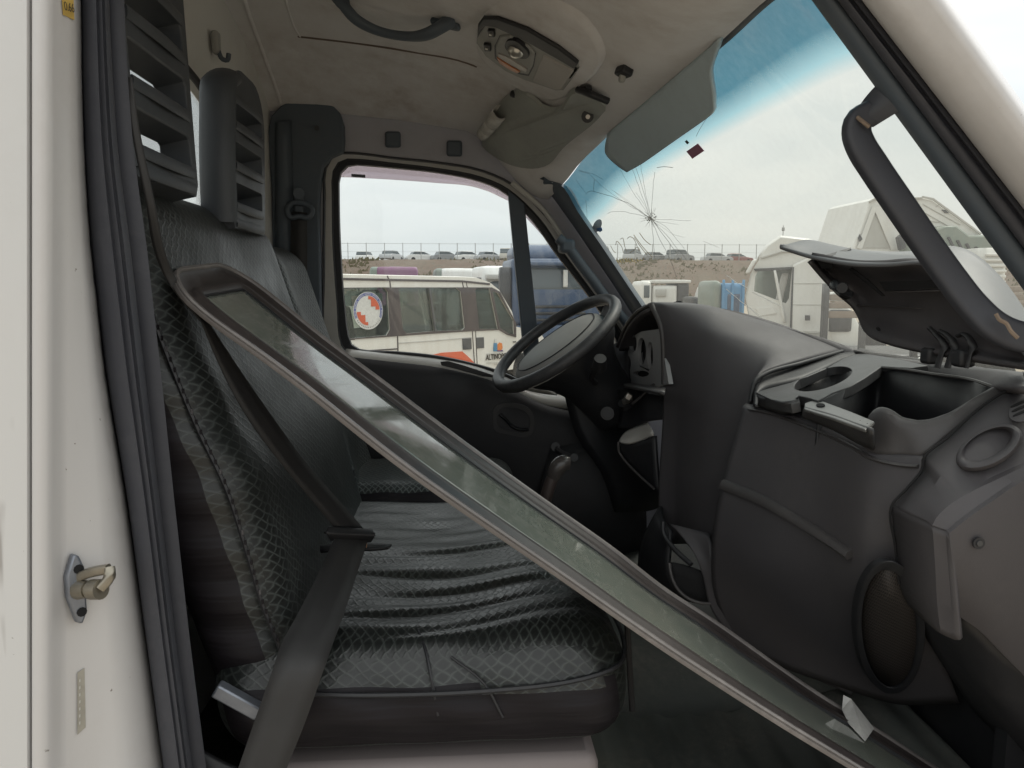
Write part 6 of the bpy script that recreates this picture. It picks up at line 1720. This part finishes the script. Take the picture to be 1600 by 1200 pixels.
gbv = BVHTree.FromPolygons([tuple(v.co) for v in gb.vertices], [tuple(f.vertices) for f in gb.polygons])
def GB(u, v, off=.004):
    r = ray(u, v).normalized(); h, n, i_, d_ = gbv.ray_cast(EYE, r)
    if h is None: return P(u, v, 1.4)
    if n.dot(r) > 0: n = -n
    return h + n * off
mold = [GB(u, v, .003) for u, v in ((1131, 757), (1152, 765), (1180, 776), (1215, 793), (1260, 819), (1295, 841), (1332, 866))]
tube('panel_ledge', [GB(u, v, .002) for u, v in ((1172, 640), (1200, 645), (1232, 655), (1266, 668), (1300, 682), (1335, 700), (1362, 716), (1390, 724), (1415, 728), (1436, 729))], (.006, .003), M_dashl, dash, 40, 8)
sweep('moulding_strip', mold, [(-.010, -.006), (.010, -.006), (.012, .002), (.006, .008), (-.006, .008), (-.012, .002)], M_dashl, dash, 30, up=(0, -1, .2))
# speaker and its grille of small holes
spc, sa, sb = P(1384, 966, 1.295), None, None
sa = (P(1398, 1060, 1.385) - P(1370, 882, 1.225)) * .5; sb = (P(1424, 948, 1.24) - P(1342, 988, 1.34)) * .5
sc0 = (P(1398, 1060, 1.385) + P(1370, 882, 1.225)) * .5 + Vector((-.012, -.022, 0))
plate('speaker_rim', oval(sc0 + Vector((0, -.012, 0)), sa * 1.12, sb * 1.25, 40), [oval(sc0 + Vector((0, -.012, 0)), sa, sb, 40)], (0, .02, 0), M_blk, dash, .004)
def grille_mat():
    m, n, l, p, o = newmat('speaker_mesh')
    uvn = n.new('ShaderNodeUVMap'); vt = n.new('ShaderNodeTexVoronoi'); vt.inputs['Scale'].default_value = 150; vt.inputs['Randomness'].default_value = .0
    mpn = n.new('ShaderNodeMapping'); mpn.inputs['Rotation'].default_value = (0, 0, R(40)); l.new(uvn.outputs[0], mpn.inputs[0]); l.new(mpn.outputs[0], vt.inputs[0])
    l.new(mixc(n, l, mrange(n, l, vt.outputs[0], .25, .4), (.004, .004, .004), (.036, .030, .027)), p.inputs['Base Color']); p.inputs['Roughness'].default_value = .5
    l.new(bumpn(n, l, vt.outputs[0], .6, .002), p.inputs['Normal'])
    return m
vs, uvs_, fs = [sc0 + Vector((0, -.012, 0))], [(0, 0)], []
for ri, fr in enumerate((.5, 1.0)):
    for i in range(40):
        a = 2 * math.pi * i / 40
        vs.append(sc0 + (sa * math.cos(a) + sb * math.sin(a)) * fr + Vector((0, -.012 + .008 * fr * fr, 0))); uvs_.append((math.sin(a) * fr * sb.length, math.cos(a) * fr * sa.length))
for i in range(40):
    j = (i + 1) % 40
    fs += [(0, 1 + i, 1 + j), (1 + i, 41 + i, 41 + j, 1 + j)]
mk('speaker_grille', vs, fs, grille_mat(), dash, toward=EYE, uvs=uvs_, solid=.002)
# curved trim along the foot of the dash, pocket rim
loft('foot_trim', [PL([(1046, 818, 1.80), (1060, 832, 1.77), (1082, 860, 1.72), (1098, 900, 1.69), (1110, 950, 1.68), (1150, 1000, 1.66), (1240, 1046, 1.58), (1330, 1086, 1.5)]),
                   PL([(1078, 826, 1.76), (1092, 845, 1.73), (1100, 870, 1.70), (1114, 910, 1.67), (1130, 945, 1.66), (1170, 985, 1.64), (1240, 1026, 1.57), (1340, 1066, 1.48)]),
                   PL([(1108, 833, 1.73), (1110, 850, 1.70), (1113, 880, 1.68), (1124, 920, 1.66), (1146, 950, 1.66), (1180, 975, 1.64), (1250, 1012, 1.57), (1350, 1050, 1.47)])], M_dash, dash, 10, 30, .008)
tube('pocket_rim', PL([(1046, 880, 1.72), (1048, 895, 1.71), (1056, 916, 1.7), (1072, 933, 1.69), (1094, 942, 1.68), (1110, 943, 1.68)]), .004, M_dashl, dash, 24, 8)
tube('pocket_rim', PL([(1036, 815, 1.80), (1037, 834, 1.79), (1052, 856, 1.76), (1080, 882, 1.71)]), .006, M_blk, dash, 20, 8)
loft('console_pocket', [PL([(1046, 880, 1.73), (1070, 885, 1.72), (1110, 900, 1.70)]), PL([(1052, 925, 1.73), (1075, 940, 1.72), (1112, 945, 1.70)])], M_black, dash, 4, 8, .01)
loft('console_side', [PL([(1030, 790, 1.98), (1036, 815, 1.86), (1046, 830, 1.80)]), PL([(1000, 850, 1.98), (1020, 880, 1.86), (1045, 900, 1.78)]), PL([(1000, 960, 2.0), (1040, 980, 1.86), (1100, 985, 1.72)])], M_blk, dash, 8, 10, .01)

# ---- end pod by the door
G1a = [(1394, 792, 1.172), (1420, 761, 1.168), (1443, 733, 1.165), (1444, 715, 1.166), (1480, 683, 1.172), (1530, 637, 1.18), (1568, 613, 1.188), (1625, 588, 1.195)]
G1b = [(1450, 816, 1.085), (1458, 802, 1.083), (1475, 786, 1.082), (1498, 771, 1.081), (1525, 757, 1.08), (1555, 743, 1.08), (1590, 727, 1.08), (1640, 706, 1.08)]
G1c = [(1456, 822, 1.075), (1464, 808, 1.073), (1480, 792, 1.072), (1502, 777, 1.071), (1528, 763, 1.07), (1558, 749, 1.07), (1592, 733, 1.07), (1642, 712, 1.07)]
G1d = [(1478, 829, 1.062), (1490, 819, 1.061), (1506, 806, 1.06), (1528, 790, 1.06), (1550, 775, 1.06), (1576, 757, 1.06), (1604, 740, 1.06), (1650, 714, 1.06)]
G1e = [(1483, 834, 1.054), (1496, 823, 1.054), (1511, 811, 1.053), (1533, 795, 1.053), (1555, 780, 1.053), (1581, 762, 1.053), (1609, 745, 1.053), (1655, 719, 1.053)]
G1f = [(1494, 960, 1.066), (1530, 985, 1.066), (1565, 1020, 1.066), (1600, 1055, 1.066), (1640, 1090, 1.066), (1680, 1120, 1.066), (1720, 1140, 1.066), (1780, 1150, 1.066)]
mid_a = [((a[0] + b[0]) / 2, (a[1] + b[1]) / 2, (a[2] + b[2]) / 2 - .004) for a, b in zip(G1a, G1b)]
loft('end_pod', [PL(G1a), PL(mid_a), PL(G1b), PL(G1c), PL(G1d), PL(G1e), PL(G1f)], M_dash, dash, 7, 43, .01, linear=True, ang=22, idx=True)
loft('end_pod_side', [PL([(1392, 790, 1.174), (1398, 850, 1.18), (1405, 912, 1.195), (1418, 945, 1.21)]), PL([(1449, 815, 1.088), (1452, 880, 1.09), (1456, 950, 1.10), (1462, 985, 1.11)]), PL([(1457, 822, 1.075), (1461, 880, 1.078), (1465, 950, 1.086), (1470, 990, 1.09)]), PL([(1477, 829, 1.064), (1482, 890, 1.066), (1487, 950, 1.07), (1492, 1000, 1.075)]), PL([(1484, 834, 1.055), (1489, 890, 1.058), (1494, 950, 1.062), (1500, 1000, 1.068)])], M_dash, dash, 5, 16, .008, linear=True, ang=22)
loft('lower_pod', [PL([(1405, 910, 1.21), (1450, 935, 1.14), (1500, 962, 1.09), (1560, 1010, 1.08), (1700, 1100, 1.08)]), PL([(1440, 985, 1.25), (1480, 1010, 1.2), (1530, 1060, 1.15), (1600, 1120, 1.13), (1720, 1180, 1.1)]), PL([(1520, 1110, 1.32), (1560, 1150, 1.25), (1620, 1200, 1.2), (1680, 1240, 1.15), (1760, 1260, 1.1)])], M_blk, dash, 10, 14, .008)
tube('pod_seam', PL([(1606, 596, 1.186), (1568, 613, 1.182), (1530, 638, 1.174), (1480, 684, 1.166), (1443, 716, 1.16), (1441, 733, 1.16), (1418, 762, 1.163), (1393, 791, 1.168), (1398, 850, 1.176), (1405, 911, 1.19)]), .0022, M_black, dash, 60, 6)
pp = Plane(P(1443, 733, 1.162), P(1475, 786, 1.080), P(1568, 660, 1.14))
def V_(u, v, off=0.0): return pp.at(u, v, off)
def vel(cu, cv, a, b, th, off, n=36):
    c, s = math.cos(R(th)), math.sin(R(th))
    return [V_(cu + a * math.cos(t_) * c - b * math.sin(t_) * s, cv + a * math.cos(t_) * s + b * math.sin(t_) * c, off) for t_ in [2 * math.pi * i / n for i in range(n)]]
ringo = []
for a_, b_, du, dv, off in ((57, 30, 0, 3, -.006), (56, 29, 0, 2, .006), (53, 27, 0, 0, .012), (47, 23, 0, -1, .013), (42, 20, -1, -2, .008), (38, 17.5, -1, -2, -.012), (34, 15, -1, -3, -.035)):
    ringo.append(vel(1545 + du, 697 + dv, a_, b_, -27, off))
vs = [p for r in ringo for p in r]; k = 36
fs = [(i * k + j, i * k + (j + 1) % k, (i + 1) * k + (j + 1) % k, (i + 1) * k + j) for i in range(len(ringo) - 1) for j in range(k)]
vr = mk('vent_ring', vs, fs, M_dash, dash, toward=EYE)
bm = bmesh.new(); bm.from_mesh(vr.data); bmesh.ops.recalc_face_normals(bm, faces=bm.faces); bm.to_mesh(vr.data); bm.free(); finish(vr.data, True, 60)
plate('vent_well', vel(1544, 695, 37, 17, -27, -.012), [], pp.n * -.002, M_black, vr)  # flat black plate stands in for the shade deep in the vent
for k_ in range(3):
    a_ = vel(1592 + k_ * 2, 634 + k_ * 7 - 4, 15, 1.8, -24, .004, 14)
    plate('slot', a_, [], pp.n * -.004, M_black, dash)
sl_r = vel(1600, 640, 26, 17, -25, .003, 30)
plate('side_vent_pad', sl_r, [], pp.n * -.003, M_dash, dash, .002)
sw = P(1528, 848, 1.052)
cyl('screw_well', sw, sw + Vector((0, -.003, 0)), .009, M_blk, dash, 16)
cyl('screw', sw + Vector((0, -.002, 0)), sw + Vector((0, -.0045, 0)), .0045, M_tray, dash, 12)

# ---- open lid of the storage tray
E1 = [(1218, 385.5, 1.60), (1240, 392, 1.57), (1267, 400, 1.54), (1300, 407, 1.50), (1340, 412, 1.45), (1390, 412, 1.40), (1432, 409, 1.36), (1462, 415, 1.32), (1500, 440, 1.28), (1550, 492, 1.21), (1612, 560, 1.14)]
E2 = [(1220, 384, 1.605), (1243, 378, 1.63), (1266, 374.5, 1.66), (1305, 383, 1.63), (1345, 390.5, 1.60), (1395, 393, 1.55), (1440, 391, 1.49), (1485, 384, 1.43), (1512, 390, 1.40), (1560, 428, 1.33), (1620, 510, 1.24)]
lipm = [a.lerp(b, .5) + Vector((0, 0, .004)) for a, b in zip(PL(E1), PL(E2))]
lid = loft('storage_lid', [PL(E1), lipm, PL(E2)], plastic('lid_plastic', (.135, .14, .15), .42, .4, .3, (.22, .21, .2)), dash, 10, 50, .006, toward=(.6, 1.2, 6))
I1 = [(1267, 402, 1.545), (1285, 405, 1.53), (1310, 410, 1.50), (1340, 414, 1.465), (1380, 414, 1.42), (1430, 411, 1.37), (1462, 418, 1.33), (1500, 446, 1.285), (1556, 505, 1.21), (1612, 562, 1.14)]
I2 = [(1268, 405, 1.56), (1289, 430, 1.58), (1312, 455, 1.58), (1336, 478, 1.57), (1346, 511, 1.54), (1354, 521, 1.52), (1382, 533, 1.46), (1440, 546, 1.38), (1520, 558, 1.27), (1612, 570, 1.15)]
Im1 = [a.lerp(b, .3) + Vector((.03, .05, 0)) for a, b in zip(PL(I1), PL(I2))]
Im2 = [a.lerp(b, .7) + Vector((.03, .05, 0)) for a, b in zip(PL(I1), PL(I2))]
loft('lid_inner', [PL(I1), Im1, Im2, PL(I2)], M_dash, lid, 14, 40, .01)
def LI(f, u0, v0, y): return P(u0, v0, y)
rv = plate('lid_recess', PL([(1375, 440, 1.43), (1462, 437, 1.335), (1470, 450, 1.33), (1385, 455, 1.42)]), [], (.0, .004, 0), M_black, lid)
loft('lid_rib', [PL([(1384, 454, 1.428), (1430, 453, 1.378), (1468, 452, 1.335)]), PL([(1384, 456, 1.425), (1430, 455, 1.375), (1468, 454, 1.332)])], M_dashl, lid, 3, 8, .003)
loft('lid_slot', [PL([(1326, 421, 1.50), (1352, 442, 1.475), (1378, 463, 1.44)]), PL([(1330, 418, 1.495), (1357, 438, 1.47), (1382, 462, 1.435)])], M_black, lid, 3, 8, .003)
loft('lid_slot', [PL([(1277, 407, 1.545), (1300, 412, 1.525)]), PL([(1284, 420, 1.545), (1302, 420, 1.525)])], M_black, lid, 3, 6, .003)
loft('lid_crease', [PL([(1337, 476, 1.575), (1380, 477, 1.50), (1440, 480, 1.40)]), PL([(1337, 478, 1.573), (1380, 479, 1.498), (1440, 482, 1.398)])], M_dashl, lid, 3, 10, .002)
lt_ = loft('lid_latch', [PL([(1298, 440, 1.52), (1306, 437, 1.50), (1318, 445, 1.485), (1334, 458, 1.48)]), PL([(1295, 449, 1.51), (1306, 452, 1.48), (1318, 460, 1.465), (1330, 466, 1.47)]), PL([(1303, 455, 1.52), (1312, 462, 1.50), (1322, 466, 1.49), (1328, 467, 1.49)])], M_blk2, lid, 8, 12, .015)
cyl('latch_button', P(1317, 449, 1.475), P(1316, 450, 1.46), .010, M_blk, lt_, 14)
plate('lid_hole', [P(1373 + 3 * math.cos(a), 514 + 3 * math.sin(a) + 1.2 * math.cos(a), 1.475) for a in [2 * math.pi * i / 10 for i in range(10)]], [], (0, .003, 0), M_black, lid)
plate('lip_slot', [p + Vector((0, 0, .006)) for p in PL([(1290, 403, 1.53), (1310, 397, 1.56), (1329, 391, 1.58), (1330, 393, 1.575), (1312, 402, 1.54), (1294, 405, 1.525)])], [], (0, 0, -.004), M_blk, lid)
for u0 in (0, 16, 44):
    tube('hinge_arm', PL([(1452 + u0, 512 + u0 * .3, 1.36 - u0 * .0012), (1462 + u0, 522, 1.35 - u0 * .0012), (1476 + u0, 540, 1.33 - u0 * .0012), (1470 + u0, 556, 1.33 - u0 * .0012), (1464 + u0, 575, 1.33 - u0 * .0012)]), (.008, .004), M_blk2, lid, 16, 8)
box('hinge_block', P(1455, 556, 1.37), (.03, .03, .03), M_blk, lid, .006)
box('hinge_block', P(1505, 560, 1.29), (.03, .03, .03), M_blk, lid, .006)

# ---- grab handle on the near pillar
M_hand0 = plastic('bracket_plastic', (0.050, 0.055, 0.066), 0.55, 0.4, 0.4, (0.10, 0.10, 0.10))
hb = loft('grab_handle_bracket', [PL([(1338, 172, 1.13), (1352, 152, 1.12), (1375, 128, 1.10), (1395, 116, 1.085)]), PL([(1347, 188, 1.115), (1370, 168, 1.10), (1396, 148, 1.085), (1412, 140, 1.07)]), PL([(1364, 199, 1.115), (1385, 186, 1.10), (1408, 172, 1.085), (1428, 160, 1.07)])], M_hand0, cab, 10, 12, .02, bevel=.004)
M_hand = plastic('handle_plastic', (0.042, 0.045, 0.055), 0.55, 0.4, 0.4, (0.10, 0.10, 0.10))
hd_ = sweep('grab_handle', PL([(1362, 176, 1.118), (1342, 188, 1.122), (1338, 206, 1.122), (1344, 226, 1.12), (1366, 262, 1.118), (1404, 318, 1.112), (1446, 379, 1.108), (1490, 440, 1.10), (1522, 480, 1.09), (1552, 508, 1.08), (1586, 524, 1.075), (1640, 530, 1.07)]), rect(.040, .026, .008, 3), M_hand, cab, n=80, up=(0, 1, 0), taper=lambda t: .92 + .10 * min(1, t * 6) + .45 * max(0, t - .72), ang=60)
M_dirtp = flat('dried_mud', (0.26, 0.20, 0.15), .9)
tube('mud_streak', PL([(1556, 490, 1.055), (1562, 500, 1.052), (1572, 505, 1.05), (1580, 518, 1.046), (1590, 528, 1.044)]), .003, M_dirtp, cab, 12, 6)
tube('mud_streak', PL([(1340, 183, 1.108), (1348, 190, 1.10), (1358, 198, 1.10)]), .003, M_dirtp, cab, 10, 6)

# ================================================================== STEERING WHEEL AND LEVER
sw_ = thing('steering_wheel', 'worn black steering wheel with a dusty pale centre pad before the driver seat', 'steering wheel', tuple(P(872, 535, 2.34)))
c0 = P(868, 534, 2.34)
e1 = (P(958, 470, 2.36) - P(788, 598, 2.33)).normalized()
e2 = Vector((.10, -.97, -.13)); e2 = (e2 - e1 * e2.dot(e1)).normalized()
e3 = e1.cross(e2).normalized()
if e3.z < 0: e3 = -e3
RW = .213
rim = [c0 + e1 * RW * math.cos(2 * math.pi * i / 64) + e2 * RW * math.sin(2 * math.pi * i / 64) for i in range(64)]
sweep('rim', rim, ell(.0185, None, 12), M_wheel, sw_, closed=True, resample=False, up=tuple(e3))
padl = [c0 + e1 * .172 * math.cos(2 * math.pi * i / 40) * (1 if abs(math.cos(2 * math.pi * i / 40)) < .95 else .97) + e2 * .115 * math.sin(2 * math.pi * i / 40) + e3 * -.03 for i in range(40)]
vs = []
rr_ = [(1.0, -.045), (1.0, -.02), (.93, .0), (.8, .010), (.5, .018)]
cc_ = c0 + e3 * -.008
for f, h in rr_: vs += [cc_ + (p - c0 + e3 * .03) * f + e3 * h for p in padl]
k = 40
fs = [(i * k + j, i * k + (j + 1) % k, (i + 1) * k + (j + 1) % k, (i + 1) * k + j) for i in range(4) for j in range(k)] + [tuple(4 * k + j for j in range(k))]
pd = mk('centre_pad', vs, fs, M_pad, sw_, toward=c0 + e3 * 3)
tube('pad_seam', [cc_ + (p - c0 + e3 * .03) * .86 + e3 * .0085 for p in padl], .0018, M_blk, pd, 60, 6, closed=True)
for sgn in (1, -1):
    loft('spoke', [[c0 + e1 * sgn * .13 + e2 * b - e3 * .035 for b in (-.05, 0, .05)], [c0 + e1 * sgn * .17 + e2 * b - e3 * .03 for b in (-.045, 0, .045)], [c0 + e1 * sgn * .213 + e2 * b for b in (-.04, 0, .04)]], M_wheel, sw_, 8, 8, .02, toward=c0 + e3 * 3)
# column shroud, stalk, lock
colb = []
for t_, ra_, rb2 in ((.03, .17, .10), (.07, .155, .10), (.11, .12, .095), (.17, .095, .085), (.24, .085, .08), (.32, .08, .075)):
    cc = c0 - e3 * t_ + e1 * (.01 + t_ * .10)
    colb.append([cc + e1 * ra_ * math.cos(2 * math.pi * i / 28) + e2 * rb2 * math.sin(2 * math.pi * i / 28) for i in range(29)])
loft('column_shroud', colb, M_blk, sw_, 20, 29, .005, toward=EYE)
tube('indicator_stalk', PL([(930, 598, 2.24), (924, 590, 2.21), (932, 574, 2.17), (938, 562, 2.13)]), .009, M_blk2, sw_, 14, 10)
cyl('stalk_knob', P(936, 575, 2.15), P(938, 560, 2.12), .021, M_blk2, sw_, 16, .017)
lk = cyl('column_lock', P(950, 645, 2.25), P(949, 646, 2.22), .020, M_blk2, sw_, 18)
cyl('lock_face', P(949, 646, 2.221), P(949, 646, 2.217), .012, M_blk, lk, 14)

lev = thing('gear_lever', 'brown gear lever with a worn shiny knob standing before the driver seat', 'gear lever', tuple(P(850, 800, 2.1)))
tube('shaft', PL([(846, 800, 2.1), (853, 778, 2.1), (862, 750, 2.1), (872, 732, 2.1)]), .018, plastic('brown_leather', (.045, .033, .030), .4, .3, .3), lev, 16, 12)
tube('knob', PL([(864, 748, 2.1), (870, 732, 2.1), (880, 724, 2.1), (890, 724, 2.1)]), .024, plastic('worn_knob', (.055, .048, .045), .22, .4, .1, (.2, .19, .18)), lev, 14, 12, taper=lambda t: .75 + .3 * math.sin(math.pi * min(1, t * .9)))
box('base', P(846, 806, 2.1), (.09, .09, .03), M_blk, lev, .01)
